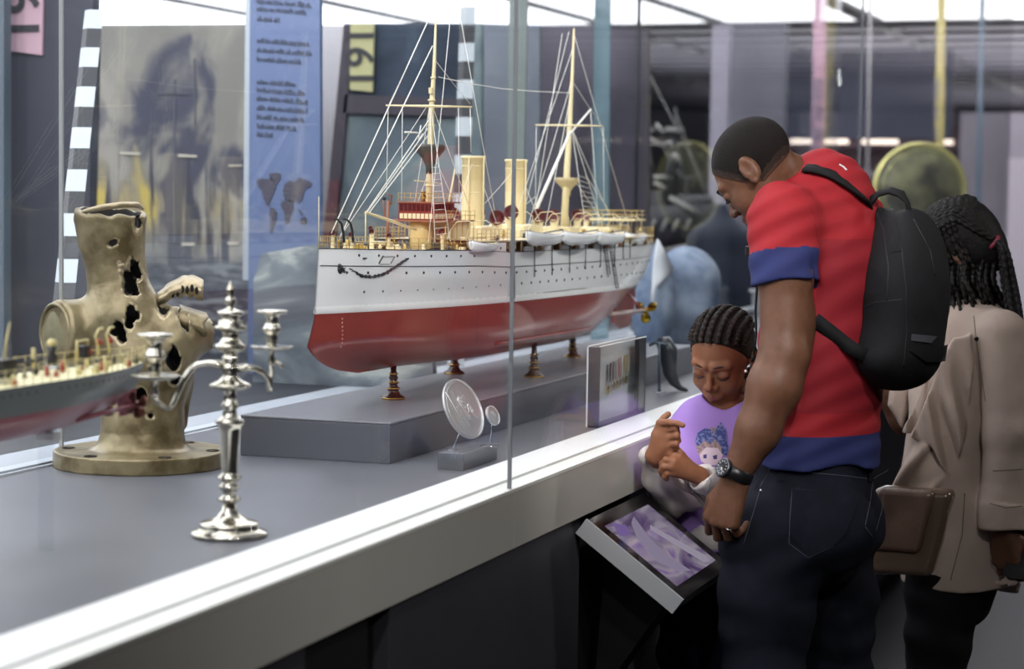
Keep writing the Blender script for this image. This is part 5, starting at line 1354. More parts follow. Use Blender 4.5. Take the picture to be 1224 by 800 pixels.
def stitches(mb, snap, pts, w=.0008, n=10, off=.0006): mb.tube(snap.line(pts, n, off=off), w, 4)

def slab(P, pts, depth, th, r=.004, wave=None):
    """sheet of cloth th thick at the given depth, cut to an outline given as seen (px)"""
    v = P - V3(EYE); d = v @ V3(_F); x = IW / 2 + FPX * (v @ V3(_R)) / d; y = IH / 2 - FPX * (v @ V3(_U)) / d
    q = np.stack([x, y], 1); n = len(pts); best = np.full(len(P), 1e9, np.float32); ins = np.zeros(len(P), bool)
    for i in range(n):
        a = np.array(pts[i], np.float32); b = np.array(pts[(i + 1) % n], np.float32); e = b - a; w = q - a
        t = np.clip(w @ e / (e @ e), 0, 1); m = w - t[:, None] * e; best = np.minimum(best, (m * m).sum(1))
        c = (a[1] > y) != (b[1] > y)
        ins ^= c & (x < (b[0] - a[0]) * (y - a[1]) / ((b[1] - a[1]) or 1e-6) + a[0])
    e = np.sqrt(best) * np.where(ins, -1, 1) * (depth / FPX)
    dd = depth + (0 if wave is None else wave(x, y))
    return smax(e, np.abs(d - dd) - th, r)
def frame_(g, h):
    g = g / np.linalg.norm(g); h = h - g * (g @ h); h = h / np.linalg.norm(h); return np.stack([np.cross(g, h), g, h]).astype(np.float32)   # x right ear side, y forward, z up
def head_f(c, M_, sc, child=False):
    c = V3(c); E = np.eye(3, dtype=np.float32)
    def el(Q, x, y, z, a, b, d): return ell(Q, (x, y, z), (E[0], E[1]), (a, b, d))
    def f(P):
        Q = ((P - c) @ M_.T) / sc
        s = Q.copy(); s[:, 0] = np.abs(Q[:, 0])
        h = el(s, 0, -.012, .035, .073, .092, .078)
        h = su(h, el(s, 0, .022, -.018, .059, .064, .084), .03)
        h = su(h, el(s, 0, .030, -.068, .044, .048, .040), .025)
        h = su(h, el(s, 0, .066, -.092, .017, .016, .016), .02)
        h = su(h, el(s, .034, .058, -.032, .024, .024, .026), .018)
        h = su(h, seg(s, (.012, .086, .020), (.044, .072, .020), .009, .008), .016)
        h = smax(h, -el(s, .030, .101, .000, .019, .020, .012), .010)
        h = su(h, el(s, .031, .0745, -.002, .0155, .0140, .0118), .003)
        n_ = su(seg(s, (0, .082, .006), (0, .100, -.026), .0062, .0090), el(s, 0, .1035, -.030, .0105, .0105, .0090), .006)
        n_ = su(n_, el(s, .0125, .093, -.034, .0078, .0095, .0070), .004)
        h = su(h, n_, .006)
        h = smax(h, -el(s, .0065, .103, -.0405, .0035, .005, .0030), .002)
        h = su(h, el(s, 0, .082, -.060, .026, .016, .015), .010)
        lips = su(seg(s, (.0035, .0965, -.0565), (.020, .086, -.0600), .0052, .0028), seg(s, (0, .0955, -.0665), (.017, .087, -.0635), .0066, .0030), .0015)
        h = su(h, lips, .0025)
        h = smax(h, -seg(s, (0, .1035, -.0610), (.022, .089, -.0612), .0011), .0015)
        # ears
        ea = el(s, .076, -.012, -.004, .0085, .019, .031); ea = su(ea, seg(s, (.073, .0, -.026), (.077, -.006, -.033), .006, .007), .005)
        ea = smax(ea, -el(s, .087, -.009, .003, .0085, .0115, .020), .004)
        ea = su(ea, seg(s, (.079, .002, .010), (.078, .004, -.012), .0035, .0045), .004)
        h = su(h, ea, .005)
        return h * sc
    return lambda P: near(P, c, .19 * sc, f)
def local(c, M_, sc, p): return np.array(c) + (np.array(p) * sc) @ M_
def hand_prims(w, dx, ty, s=1.0, curl=((.5, .6, .4),) * 4, thumb=((.55, .75, -.35), (.75, .45, -.45), (.85, .2, -.45)), spread=.06, flip=1):
    """list of tapered capsules (a, b, r1, r2); w wrist, dx along the hand, ty towards the thumb"""
    dx = dx / np.linalg.norm(dx); ty = ty - dx * (dx @ ty); ty = ty / np.linalg.norm(ty); nz = np.cross(dx, ty) * flip   # nz out of the back for either hand chosen by caller
    L3 = lambda x, y, z: w + (dx * x + ty * y + nz * z) * s
    palm, fing = [], []
    kn = [(.088, .032), (.092, .011), (.088, -.011), (.080, -.031)]
    ln = [(.042, .025, .021), (.046, .029, .022), (.042, .027, .021), (.033, .020, .018)]
    for i in range(4):
        x, y = kn[i]; palm.append((L3(.0, y * .5, 0), L3(x, y, 0), .0175 * s, .0125 * s))
        d0 = dx * 1 + ty * y * spread * 18; d0 = d0 / np.linalg.norm(d0); p = L3(x, y, 0); a = 0
        for j in range(3):
            a += curl[i][j]; d = d0 * math.cos(a) - nz * math.sin(a); q = p + d * ln[i][j] * s
            r = (.0105, .0092, .0082, .0072); k_ = .92 if i == 3 else 1
            fing.append((i, p, q, r[j] * s * k_, r[j + 1] * s * k_)); p = q
    p = L3(.018, .026, -.006); palm.append((L3(.0, .010, -.004), L3(.05, .034, -.010), .018 * s, .013 * s))
    for j, (t, l, r1, r2) in enumerate(zip(thumb, (.042, .034, .028), (.0145, .0112, .0100), (.0112, .0100, .0082))):
        d = dx * t[0] + ty * t[1] + nz * t[2]; d = d / np.linalg.norm(d); q = p + d * l * s; fing.append((4, p, q, r1 * s, r2 * s)); p = q
    return palm, fing
def hand_f(P, prims):
    c_ = np.mean([p[0] for p in prims[0]] + [p[2] for p in prims[1]], 0)
    return near(P, c_, .16, lambda Q: hand_g(Q, prims))
def hand_g(P, prims):
    palm, fing = prims; r = None
    for a, b, r1, r2 in palm: f = seg(P, a, b, r1, r2); r = f if r is None else su(r, f, .012)
    per = {}
    for i, a, b, r1, r2 in fing: f = seg(P, a, b, r1, r2); per[i] = f if i not in per else su(per[i], f, .002)
    for i in range(5): r = su(r, per[i], .0055 if i == 4 else .0035)
    return r

def skin(name, h, h2, spec=.45): return mat(name, h, .48, vary=(35, h2, .35, .7), bump=(420, .1), spec=spec * .7)

# ------------------------------------------------------------------ THE MAN
def man():
    D = 4.5
    f = vec(-.88, .47, 0); Lf = vec(-.47, -.88, 0)
    sk = skin('skin_man', '6b4936', '5c3d2d'); lip = mat('lip_man', '5a3030', .45)
    red = mat('jersey_red', '98242b', .72, bump=(600, .15), spec=.2); red2 = mat('jersey_darkred', '87212a', .72, bump=(600, .15), spec=.2); navy = mat('jersey_navy', '2c3260', .75, bump=(600, .12), spec=.2)
    den = mat('denim_dark', '191c29', .85, spec=.2, bump=(900, .25), vary=(25, '12141d', .3, .7))
    t = thing('person', 'man in a red jersey with navy cuffs and dark jeans wearing a black backpack', 'person', (J(962, 600, D)[0], J(962, 600, D)[1], 0))
    hc = J(905, 205, 4.44); g = vec(-.62, .34, -.71); h = vec(-.60, .30, .74); HM = frame_(g, h)
    hd = head_f(hc, HM, .96)
    LS, LE, LW = J(936, 262, 4.34), J(938, 424, 4.30), J(881, 566, 4.30)
    RS, RE, RW = J(1020, 268, 4.66), J(1012, 400, 4.74), J(960, 480, 4.84)
    hand = hand_prims(J(878, 578, 4.30), vec(-.30, .05, -.95), vec(-.82, .55, -.15), .97, ((.65, 1.0, .6), (.7, 1.05, .6), (.8, 1.1, .6), (.9, 1.1, .6)), ((.75, .5, -.25), (.95, .15, -.35), (.9, -.1, -.5)), flip=-1)
    # left hand: back of the hand must look towards the camera
    hand_r = hand_prims(RW, vec(-.8, .5, -.1), vec(0, 0, 1), .97)
    feet = [(J(915, 1070, 4.42), J(860, 1085, 4.45)), (J(1005, 1060, 4.62), J(950, 1070, 4.66))]
    def torso(P, e=0.):
        r = chain(P, [J(962, 612, D), J(972, 540, D), J(984, 420, D), J(990, 320, D), J(985, 265, D)], [.158 + e, .148 + e, .163 + e, .170 + e, .145 + e], .03, (f, .76))
        r = su(r, seg(P, LS, RS, .064 + e, .060 + e), .04)
        r = su(r, seg(P, J(982, 262, 4.52), J(980, 305, 4.52), .056 + e, .10 + e), .035)
        return r
    def body(P):
        r = torso(P, -.012)
        r = su(r, chain(P, [J(925, 207, 4.46), J(950, 222, 4.48), J(975, 245, 4.5)], [.058, .058, .070], .02), .025)
        r = su(r, hd(P), .018)
        arm = chain(P, [LS, J(939, 330, 4.32), LE], [.056, .0545, .049], .02)
        arm = su(arm, chain(P, [LE, J(926, 462, 4.295), J(906, 515, 4.295), LW], [.050, .0535, .044, .0295], .02), .02)
        arm = su(arm, ell(P, J(946, 385, 4.33), (LE - LS, Lf), (.09, .048, .05)), .02)
        r = su(r, arm, .012)
        r = su(r, chain(P, [RS, RE, RW], [.056, .048, .03], .02), .012)
        r = su(r, hand_f(P, hand), .010); r = su(r, hand_f(P, hand_r), .010)
        for hp, kn, an, ft in ((J(930, 640, 4.42), J(913, 822, 4.40), J(915, 1060, 4.42), feet[0]), (J(1000, 640, 4.60), J(1000, 818, 4.60), J(1005, 1050, 4.62), feet[1])):
            r = su(r, chain(P, [hp, kn, an], [.085, .055, .04], .02), .02)
            r = su(r, seg(P, ft[0], ft[1], .035, .03), .02)
        return np.maximum(r, -P[:, 2] + .012)
    lo = np.array([hc[0] - .55, hc[1] - .55, 0]); hi = np.array([hc[0] + .62, hc[1] + .62, 1.78])
    bl = sdf_mesh('body', body, lo, hi, .0036, [sk, lip], t)
    sb = Snap(bl)
    # ---- hair: close cropped
    hair = mat('hair_buzz', '151110', .85, spec=.25, bump=(700, .9, 5), vary=(300, '241c19', .4, .75))
    c32 = V3(hc)
    def hairf(P):
        Q = (P - c32) @ HM.T / .96; s = Q.copy(); s[:, 0] = np.abs(s[:, 0]); E = np.eye(3)
        cr = hd(P) - .0018
        cut = -(Q[:, 2] + .045 + .2 * Q[:, 1])                       # nape
        cut = np.maximum(cut, (Q[:, 1] - .040) * .9 - (Q[:, 2] - .012) * .62)            # temple line
        cut = np.maximum(cut, (Q[:, 1] - .004) * .75 - (Q[:, 2] + .030))
        earc = -ell(s, (.080, -.012, -.006), (E[0], E[1]), (.03, .021, .034))
        return smax(smax(cr, cut * .8, .005), earc, .004)
    h2 = mat('hair_fade', '281e19', .8, spec=.3, bump=(700, .6, 5), vary=(320, '382a22', .4, .7)); h3 = mat('hair_fade_low', '432f24', .7, spec=.3, bump=(700, .4, 5), vary=(320, '523a2c', .4, .7))
    def hmf(C):
        Q = (C.astype(np.float32) - c32) @ HM.T / .96
        cut = np.maximum(np.maximum(-(Q[:, 2] + .045 + .2 * Q[:, 1]), (Q[:, 1] - .040) * .9 - (Q[:, 2] - .012) * .62), (Q[:, 1] - .004) * .75 - (Q[:, 2] + .030)) + .0022 * vnoise(C.astype(np.float32), 300, 3)
        return np.where(cut > -.007, 2, np.where(cut > -.018, 1, 0))
    sdf_mesh('hair', hairf, hc - .14, hc + .15, .0026, [hair, h2, h3], t, matfn=hmf)
    br = MB()
    for sx in (-1, 1):
        br.tube([local(hc, HM, .96, (sx * x, y, z)) for x, y, z in ((.012, .0935, .018), (.028, .090, .024), (.045, .076, .022), (.052, .066, .014))], [.002, .0035, .003, .0015], 6)
    br.build('eyebrow', hair, t)
    ey = MB()
    for sx in (-1, 1):
        ey.tube([local(hc, HM, .96, (sx * x, y, z)) for x, y, z in ((.018, .085, -.006), (.026, .0895, -.0095), (.036, .089, -.0095), (.046, .079, -.006))], [.0008, .0018, .0018, .001], 6)
    ey.build('eyelashes', hair, t)
    # ---- jersey
    zc1 = J(985, 520, 4.4)[2]; zh = J(985, 556, 4.42)[2]; zb1 = J(985, 285, 4.4)[2]; zb2 = J(985, 492, 4.4)[2]
    arm_ax = (J(938, 345, 4.32) - LS); arm_ax /= np.linalg.norm(arm_ax); cut_n = arm_ax + R0 * .06; cut_n /= np.linalg.norm(cut_n); cp = J(938, 339, 4.32); cb = J(938, 302, 4.325)
    rar = (RE - RS) / np.linalg.norm(RE - RS); rcp = RS + rar * .24
    def fold(P):
        u = P @ V3(f); l_ = P @ V3(Lf); z = P[:, 2]
        return .0058 * np.sin(26 * (l_ * .8 + u * .9) + 9 * z + 1.5 * np.sin(7 * z)) * np.clip((1.42 - z) * 2.5, 0, 1) + .0035 * vnoise(P, 24, 4) + .0018 * np.sin(70 * (u + z * 1.6) + 2 * np.sin(12 * z))
    def shirt(P):
        r = torso(P, .008)
        r = su(r, seg(P, J(975, 575, D), J(975, 470, D), .166, .150, (f, .80)), .03)
        neckh = seg(P, J(925, 205, 4.45), J(985, 262, 4.5), .058, .05)
        slv = chain(P, [LS, J(938, 345, 4.32)], [.0735, .0695], .02)
        slr = chain(P, [RS, RS + rar * .26], [.072, .066], .02)
        slv = smax(slv, plane(P, cp, cut_n), .003); slv = smax(slv, -seg(P, J(938, 345, 4.32), J(938, 390, 4.32), .0605), .003)
        slr = smax(slr, plane(P, rcp, rar), .003)
        r = smax(r, -(P[:, 2] - zh), .004)
        r = su(r, slv, .018); r = su(r, slr, .02)
        # the crease of the armpit
        r = smax(r, -seg(P, J(976, 292, 4.26), J(972, 345, 4.30), .006), .012)
        r = r + fold(P)
        r = smax(r, -neckh + .000, .004)
        return r
    def smf(C):
        C = C.astype(np.float32); s = np.zeros(len(C), int); z = C[:, 2]
        s[(z < zb1) & (z > zb2)] = 1
        s[z < zc1 + .000] = 2
        da = np.linalg.norm(np.cross(C - LS, arm_ax), axis=1) < .085
        near_ = da & (plane(C, LS, Lf) > -.075) & (plane(C, J(938, 262, 4.33), arm_ax) > -.1)
        near_ &= (C @ R0 < float(cp @ R0) + .0665)
        s[near_ & (z > cp[2] - .03)] = 0
        s[near_ & (plane(C, cb, cut_n) > 0) & (plane(C, cp, cut_n) < .012)] = 2
        return s
    sh = sdf_mesh('jersey', shirt, lo + [0, 0, .75], hi, .004, [red, red2, navy], t, matfn=smf)
    ss = Snap(sh)
    mb = MB(); mb.tube(ss.line([(935, 207), (957, 225), (972, 255), (978, 290)], 8, off=0), .0011, 5)
    mb.build('seam', red2, sh)
    mb = MB(); mb.tube(ss.line([(1003, 197), (1008, 200), (1012, 204)], 3, off=.001), .002, 5); mb.build('collar_mark', mat('collar_white', 'd9d5d6', .6), sh)
    # ---- jeans
    def jeans(P):
        r = chain(P, [J(960, 620, D), J(972, 552, D)], [.166, .158], .03, (f, .80))
        bt = U(.03, ell(P, J(985, 630, 4.40), (f, Z0), (.115, .10, .09)), ell(P, J(1003, 622, 4.56), (f, Z0), (.10, .10, .09)))
        r = su(r, bt, .03)
        l1 = chain(P, [J(925, 640, 4.42), J(916, 720, 4.41), J(913, 822, 4.40), J(915, 1066, 4.42)], [.112, .098, .082, .062], .03)
        l2 = chain(P, [J(985, 640, 4.58), J(997, 720, 4.60), J(1000, 818, 4.60), J(1005, 1056, 4.62)], [.110, .090, .074, .060], .03)
        r = su(r, l1, .025); r = su(r, l2, .012)
        z = P[:, 2]; x = P @ V3(R0)
        kf = np.exp(-((z - .56) / .10) ** 2)
        r = r + .0035 * np.sin(85 * z + 14 * x + 2 * np.sin(20 * x)) * kf + .0055 * np.sin(55 * z - 34 * x) * np.exp(-((z - .80) / .045) ** 2) + .004 * np.sin(48 * z + 26 * x + 1) * np.exp(-((z - .68) / .07) ** 2) + .0022 * vnoise(P, 45, 2)
        r = smax(r, z - J(972, 551, 4.45)[2] - .006, .004)
        return smax(r, -(z - .06), .004)
    jn = sdf_mesh('jeans', jeans, lo, hi - [0, 0, .75], .004, den, t)
    sj = Snap(jn); st = mat('denim_stitch', '5d606c', .7)
    mb = MB()
    for L_ in ([(947, 584), (988, 588), (1029, 592)], [(948, 588), (988, 592), (1027, 596)], [(947, 584), (944, 620), (943, 650), (966, 667), (996, 653), (1012, 622), (1029, 592)],
               [(919, 561), (950, 563), (978, 566), (1010, 569), (1043, 573), (1062, 562)], [(920, 563), (909, 582)], [(909, 584), (900, 615), (889, 650)], [(1043, 574), (1040, 600), (1034, 628)], [(1057, 582), (1054, 610), (1047, 634)], [(1034, 630), (1043, 642)]):
        stitches(mb, sj, L_, .0006)
    mb.build('stitching', st, jn)
    mb = MB(); sj.patch(((947, 584), (1029, 592), (1010, 640), (944, 640)), 12, 8, mb, .0025); sj.patch(((944, 640), (1010, 640), (996, 652), (966, 666)), 10, 4, mb, .0025); mb.build('back_pocket', den, jn)
    mb = MB(); q = sj(910, 587, 0); mb.lathe([(.004, 0), (.004, .002), (.002, .003)], q, -_F, 10); mb.build('rivet', m_steel, jn)
    mb = MB()
    for x in (935, 1040): mb = MB(); sj.patch(((x - 3, 556), (x + 3, 556), (x + 3, 576), (x - 3, 575)), 3, 6, mb, .003); mb.build('belt_loop', den, jn)
    pass
    for (a, b) in feet:
        a = np.array(a); b = np.array(b)
        def sf(P, a=a, b=b):
            A_ = np.array([a[0], a[1], .045]); B_ = np.array([b[0], b[1], .035]); r = su(seg(P, A_, B_, .045, .040), seg(P, A_, A_ + [0, 0, .05], .042, .045), .02)
            return smax(r, -(P[:, 2] - .001), .003)
        sdf_mesh('shoe', sf, [min(a[0], b[0]) - .1, min(a[1], b[1]) - .1, -.01], [max(a[0], b[0]) + .1, max(a[1], b[1]) + .1, .2], .006, mat('shoe_black', '1c1c1e', .5), t)
    # ---- watch
    ax = LW - J(906, 515, 4.295); ax /= np.linalg.norm(ax); wc = J(880, 566, 4.30)
    u = np.cross(ax, _F); u /= np.linalg.norm(u); v = np.cross(ax, u)
    wk = MB(); rows = []
    for s_, r_ in ((-.013, .0325), (-.012, .0355), (.012, .0355), (.013, .0325)): rows.append([wc + ax * s_ + (u * math.cos(a) + v * math.sin(a)) * r_ for a in np.linspace(0, 2 * PI, 33)[:-1]])
    wk.grid(rows + [rows[0]], close=True); ws = wk.build('watch_strap', mat('watch_black', '161618', .35), t)
    fd = vec(-.86, -.5, .1); fd = fd - ax * (fd @ ax); fd /= np.linalg.norm(fd)
    mb = MB().lathe([(.020, .0), (.0205, .009), (.018, .011), (.0165, .0105), (.0003, .0105)], wc + fd * .030, fd, 30, cap=False); wf = mb.build('watch_case', mat('watch_steel', '55575c', .25, .9), ws)
    e2 = np.cross(fd, ax); mb = MB()
    for k in range(12):
        a = k * PI / 6; d_ = ax * math.cos(a) + e2 * math.sin(a); p = wc + fd * .0412; mb.tube([p + d_ * .0115, p + d_ * .0145], .0009, 4)
    mb.tube([wc + fd * .0415, wc + fd * .0415 + ax * .009], .0008, 4).tube([wc + fd * .0415, wc + fd * .0415 + (ax + e2) * .008], .0008, 4); mb.build('watch_hands', mat('watch_marks', 'd8d8d8', .4), wf)
    q = sb(873, 632, 0); MB().tube([q + (R0 * math.cos(a) * .008 + Z0 * math.sin(a) * .003 + A0 * .008 * math.sin(a)) + A0 * .006 for a in np.linspace(0, 2 * PI, 17)[:-1]], .0012, 6, closed=True).build('ring', mat('ring_silver', 'd0cdc6', .2, 1), t)
    # ---- backpack
    bk = thing('backpack', 'black fabric backpack with a grab handle on the man in red', 'backpack', J(1078, 455, 4.45))
    mbk = mat('pack_black', '141517', .75, spec=.25, bump=(500, .3), vary=(10, '1a1b1e', .35, .7))
    bf = -f
    def pack(P):
        r = chain(P, [J(1066, 308, 4.44), J(1076, 350, 4.43), J(1074, 402, 4.42)], [.086, .114, .116], .03, (bf, .80))
        r = su(r, ell(P, J(1088, 340, 4.40), (bf, Z0), (.076, .158, .112)), .03)
        r = su(r, seg(P, J(1040, 264, 4.46), J(1062, 300, 4.45), .030, .066), .04)
        r = su(r, chain(P, [J(1042, 272, 4.45), J(1040, 335, 4.45), J(1036, 405, 4.44), J(1050, 428, 4.43)], [.034, .046, .046, .05], .03), .035)
        r = su(r, ell(P, J(1066, 425, 4.42), (bf, Z0), (.085, .055, .115)), .03)
        r = r + .0022 * np.sin(55 * (P @ V3(R0) + .35 * P[:, 2])) * np.clip(1 - np.abs(P[:, 2] - 1.40) * 6, 0, 1) + .003 * vnoise(P, 26, 5) + .001 * vnoise(P, 75, 6)
        r = smax(r, -(torso(P, .0085)), .006)
        return r
    c = J(1075, 345, 4.44); pk = sdf_mesh('pack_bag', pack, c - [.25, .25, .27], c + [.25, .25, .26], .0036, mbk, bk)
    sp = Snap(pk); seam = mat('pack_seam', '222327', .5)
    mb = MB()
    for L_ in ([(1068, 258), (1078, 300), (1083, 345), (1084, 395), (1080, 440)], [(1045, 248), (1056, 275), (1062, 320), (1060, 360)], [(1022, 372), (1045, 362), (1080, 358)], [(1092, 262), (1112, 300), (1118, 330)]): mb.tube(sp.line(L_, 8, off=.000), .0013, 5)
    mb.build('zip_seam', seam, pk)
    mb = MB(); sp.patch(((1054, 249), (1068, 249), (1078, 300), (1066, 302)), 5, 12, mb, .002); mb.build('zip_flap', mbk, pk)
    mb = MB(); sp.patch(((1089, 399), (1119, 402), (1112, 410), (1088, 407)), 8, 3, mb, .003); mb.build('maker_patch', mat('patch_grey', '4a4b51', .5), pk)
    mb = MB(); sp.patch(((1085, 418), (1133, 412), (1130, 432), (1105, 432)), 8, 5, mb, .006); mb.build('bottom_flap', mat('flap_black', '17181b', .5), pk)
    def strapline(P_, w, th, nm):
        rows = []
        for i, (p, n_) in enumerate(P_):
            a = P_[max(i - 1, 0)][0]; b = P_[min(i + 1, len(P_) - 1)][0]; tn = b - a; tn /= np.linalg.norm(tn); sd = np.cross(tn, n_); sd /= np.linalg.norm(sd)
            rows.append([p - sd * w - n_ * th, p - sd * w + n_ * th, p + sd * w + n_ * th, p + sd * w - n_ * th])
        mb = MB().grid(rows, close=True); mb.f.append((len(mb.v) - 4, len(mb.v) - 3, len(mb.v) - 2, len(mb.v) - 1)); mb.mi.append(0); mb.sm.append(False); return mb.build(nm, mbk, bk)
    hp = [(J(x, y, d), vec(0, -.5, .9) if 1045 < x < 1078 else vec(-.6 if x < 1050 else .7, -.3, .3)) for x, y, d in ((1036, 252, 4.44), (1041, 240, 4.42), (1051, 231, 4.41), (1064, 228, 4.40), (1077, 232, 4.39), (1085, 243, 4.38), (1088, 262, 4.38))]
    strapline(hp, .011, .003, 'grab_handle')
    up = [(ss(x, y, .004), vec(-.1, -.35, .9)) for x, y in ((962, 203), (972, 203), (984, 206), (996, 211), (1008, 218), (1020, 228), (1030, 238))] + [(J(1036, 246, 4.42), vec(-.1, -.6, .8))]
    strapline(up, .016, .0035, 'shoulder_strap')
    lo_ = [(ss(x, y, .004), vec(-.4, -.9, .2)) for x, y in ((974, 382), (984, 390), (996, 400), (1006, 408))] + [(J(1018, 416, 4.33), vec(-.4, -.9, .2)), (J(1035, 425, 4.33), vec(-.4, -.9, .2))]
    strapline(lo_, .014, .003, 'lower_strap')
    fr = [(J(x, y, d), vec(-.9, -.3, .1)) for x, y, d in ((893, 290, 4.46), (897, 300, 4.46), (901, 312, 4.45), (905, 340, 4.42), (903, 372, 4.42), (904, 400, 4.42), (901, 425, 4.42))]
    strapline(fr, .0035, .0012, 'strap_tail')
    MB().box(J(896, 302, 4.44) - .008, J(896, 302, 4.44) + np.array([.008, .008, .014]), bev=.003).build('strap_buckle', mat('buckle_black', '19191b', .3), bk)
    MB().tube([J(901, 425, 4.42), J(899, 433, 4.42)], [.005, .004], 8).build('strap_end', mbk, bk)
man()

# ------------------------------------------------------------------ THE GIRL
def girl():
    D = 4.88
    sk = skin('skin_girl', '96654a', '885a42'); lipm = mat('lip_girl', '834f42', .45)
    pur = mat('shirt_purple', 'a584cf', .75, bump=(500, .12), spec=.2); wh = mat('jacket_white', 'd2cbc8', .6, bump=(300, .12), vary=(9, 'c4bcb8', .35, .7)); nv = mat('leggings_navy', '15182e', .85, spec=.2, bump=(500, .2), vary=(12, '101226', .3, .7))
    hairm = mat('hair_girl', '1a1411', .6, spec=.3, bump=(500, .8, 4), vary=(120, '332822', .4, .7))
    t = thing('person', 'girl in a purple shirt and white jacket with cornrow braids looking down at a touchscreen', 'person', (J(850, 650, D)[0], J(850, 650, D)[1], 0))
    SC = .93
    hc = J(864, 427, 4.86); g = vec(-.43, -.78, -.44); h = vec(-.15, -.38, .9); HM = frame_(g, h); hd = head_f(hc, HM, SC, True)
    S1, E1, W1 = J(826, 512, 4.88), J(803, 597, 4.80), J(785, 548, 4.66)         # arm on the left of the picture
    S2, E2, W2 = J(906, 516, 4.92), J(912, 600, 4.88), J(836, 570, 4.66)
    hA = hand_prims(J(783, 546, 4.615), vec(.38, -.05, .92), vec(.05, -.15, .9), .80, ((1.15, .15, .1), (1.45, .9, .6), (1.5, 1.0, .6), (1.5, 1.0, .6)))
    # hand one: palm towards the body, forefinger pointing right, thumb up
    dxa = vec(.30, .10, .95)
    def hand1():
        s = .80; w = J(784, 545, 4.615); pal, fin = [], []
        kn = [J(789, 506, 4.59), J(797, 514, 4.585), J(799, 524, 4.585), J(799, 533, 4.59)]
        for i, k_ in enumerate(kn): pal.append((w + (R0 * (.004 - .004 * i)), k_, .0135, .0095))
        pal.append((w, J(786, 522, 4.60), .017, .0145)); pal.append((w, J(796, 535, 4.60), .0155, .012))
        def fg(i, *q, r=(.0085, .0075, .0062)):
            for j in range(len(q) - 1): fin.append((i, q[j], q[j + 1], r[min(j, 2)], r[min(j + 1, 2)]))
        fg(0, kn[0], J(800, 505, 4.565), J(809, 506, 4.555), J(816, 508.5, 4.55))
        fg(1, kn[1], J(808, 512, 4.565), J(810, 518, 4.575), J(803, 520, 4.58))
        fg(2, kn[2], J(809, 521, 4.565), J(811, 527, 4.575), J(803, 529, 4.58))
        fg(3, kn[3], J(808, 531, 4.57), J(809, 536, 4.58), J(803, 537, 4.585), r=(.0078, .0068, .0058))
        fg(4, J(786, 518, 4.60), J(789, 506, 4.605), J(794, 499, 4.61), J(798.5, 495.5, 4.61), r=(.011, .0088, .0072))
        return pal, fin
    def hand2():
        w = J(836, 569, 4.62); pal, fin = [], []
        kn = [J(812, 545, 4.59), J(806, 551, 4.58), J(803, 558, 4.58), J(804, 565, 4.59)]
        for i, k_ in enumerate(kn): pal.append((w, k_, .0150, .0095))
        def fg(i, *q, r=(.0085, .0075, .0064)):
            for j in range(len(q) - 1): fin.append((i, q[j], q[j + 1], r[min(j, 2)], r[min(j + 1, 2)]))
        fg(0, kn[0], J(801, 542, 4.59), J(794, 546, 4.60), J(791, 552, 4.61)); fg(1, kn[1], J(796, 550, 4.58), J(791, 555, 4.59), J(791, 561, 4.60))
        fg(2, kn[2], J(794, 558, 4.58), J(790, 563, 4.59), J(792, 568, 4.60)); fg(3, kn[3], J(797, 566, 4.585), J(794, 570, 4.59), J(797, 573, 4.60), r=(.0075, .0066, .0056))
        fg(4, J(822, 556, 4.60), J(814, 543, 4.60), J(808, 536, 4.61), r=(.011, .0088, .0075))
        return pal, fin
    H1, H2 = hand1(), hand2()
    bd = vec(-.25, -.97, 0)
    def torso(P, e=0.):
        r = chain(P, [J(848, 660, D), J(850, 600, D), J(860, 545, D), J(864, 520, D)], [.110 + e, .100 + e, .112 + e, .100 + e], .03, (bd, .72))
        return su(r, seg(P, S1, S2, .040 + e, .040 + e), .04)
    def body(P):
        r = torso(P, -.012)
        r = su(r, chain(P, [J(872, 462, 4.90), J(868, 500, 4.90)], [.040, .045], .02), .02)
        r = su(r, hd(P), .012)
        r = su(r, chain(P, [S1, E1, W1], [.036, .032, .0215], .015), .01); r = su(r, chain(P, [S2, E2, W2], [.036, .032, .0215], .015), .01)
        r = su(r, hand_f(P, H1), .006); r = su(r, hand_f(P, H2), .004)
        for x in (826, 868):
            r = su(r, chain(P, [J(x, 680, D), J(x, 840, D + .0), J(x, 1000, D + .05)], [.06, .042, .03], .02), .02); q = J(x, 1005, D + .05); r = su(r, seg(P, [q[0], q[1], .04], np.array([q[0], q[1], .035]) + bd * .12, .03, .025), .02)
        return np.maximum(r, -P[:, 2] + .012)
    lo = np.array([J(850, 400, D)[0] - .36, J(850, 400, D)[1] - .42, 0]); hi = np.array([lo[0] + .74, lo[1] + .72, 1.36])
    c32 = V3(hc)
    def lf(C):
        Q = ((C.astype(np.float32) - c32) @ HM.T) / SC; a = np.abs(Q[:, 0])
        up = np.minimum(seg(np.stack([a, Q[:, 1], Q[:, 2]], 1), (0, .0985, -.0568), (.0195, .087, -.0600), .0068, .0035), seg(np.stack([a, Q[:, 1], Q[:, 2]], 1), (0, .097, -.0667), (.017, .088, -.0635), .0080, .0036))
        return (up < -.0006).astype(int)
    bl = sdf_mesh('body', body, lo, hi, .0026, [sk, lipm], t, matfn=lf); sb = Snap(bl)
    # ---- face details
    mb = MB()
    for sx in (-1, 1): mb.tube([local(hc, HM, SC, (sx * x, y, z)) for x, y, z in ((.016, .0845, -.0075), (.023, .0885, -.0105), (.031, .0900, -.0115), (.040, .0865, -.0105), (.047, .078, -.007))], [.0007, .0014, .0017, .0014, .0008], 6)
    mb.build('eyelashes', mat('lash_black', '120d0b', .6), t)
    mb = MB()
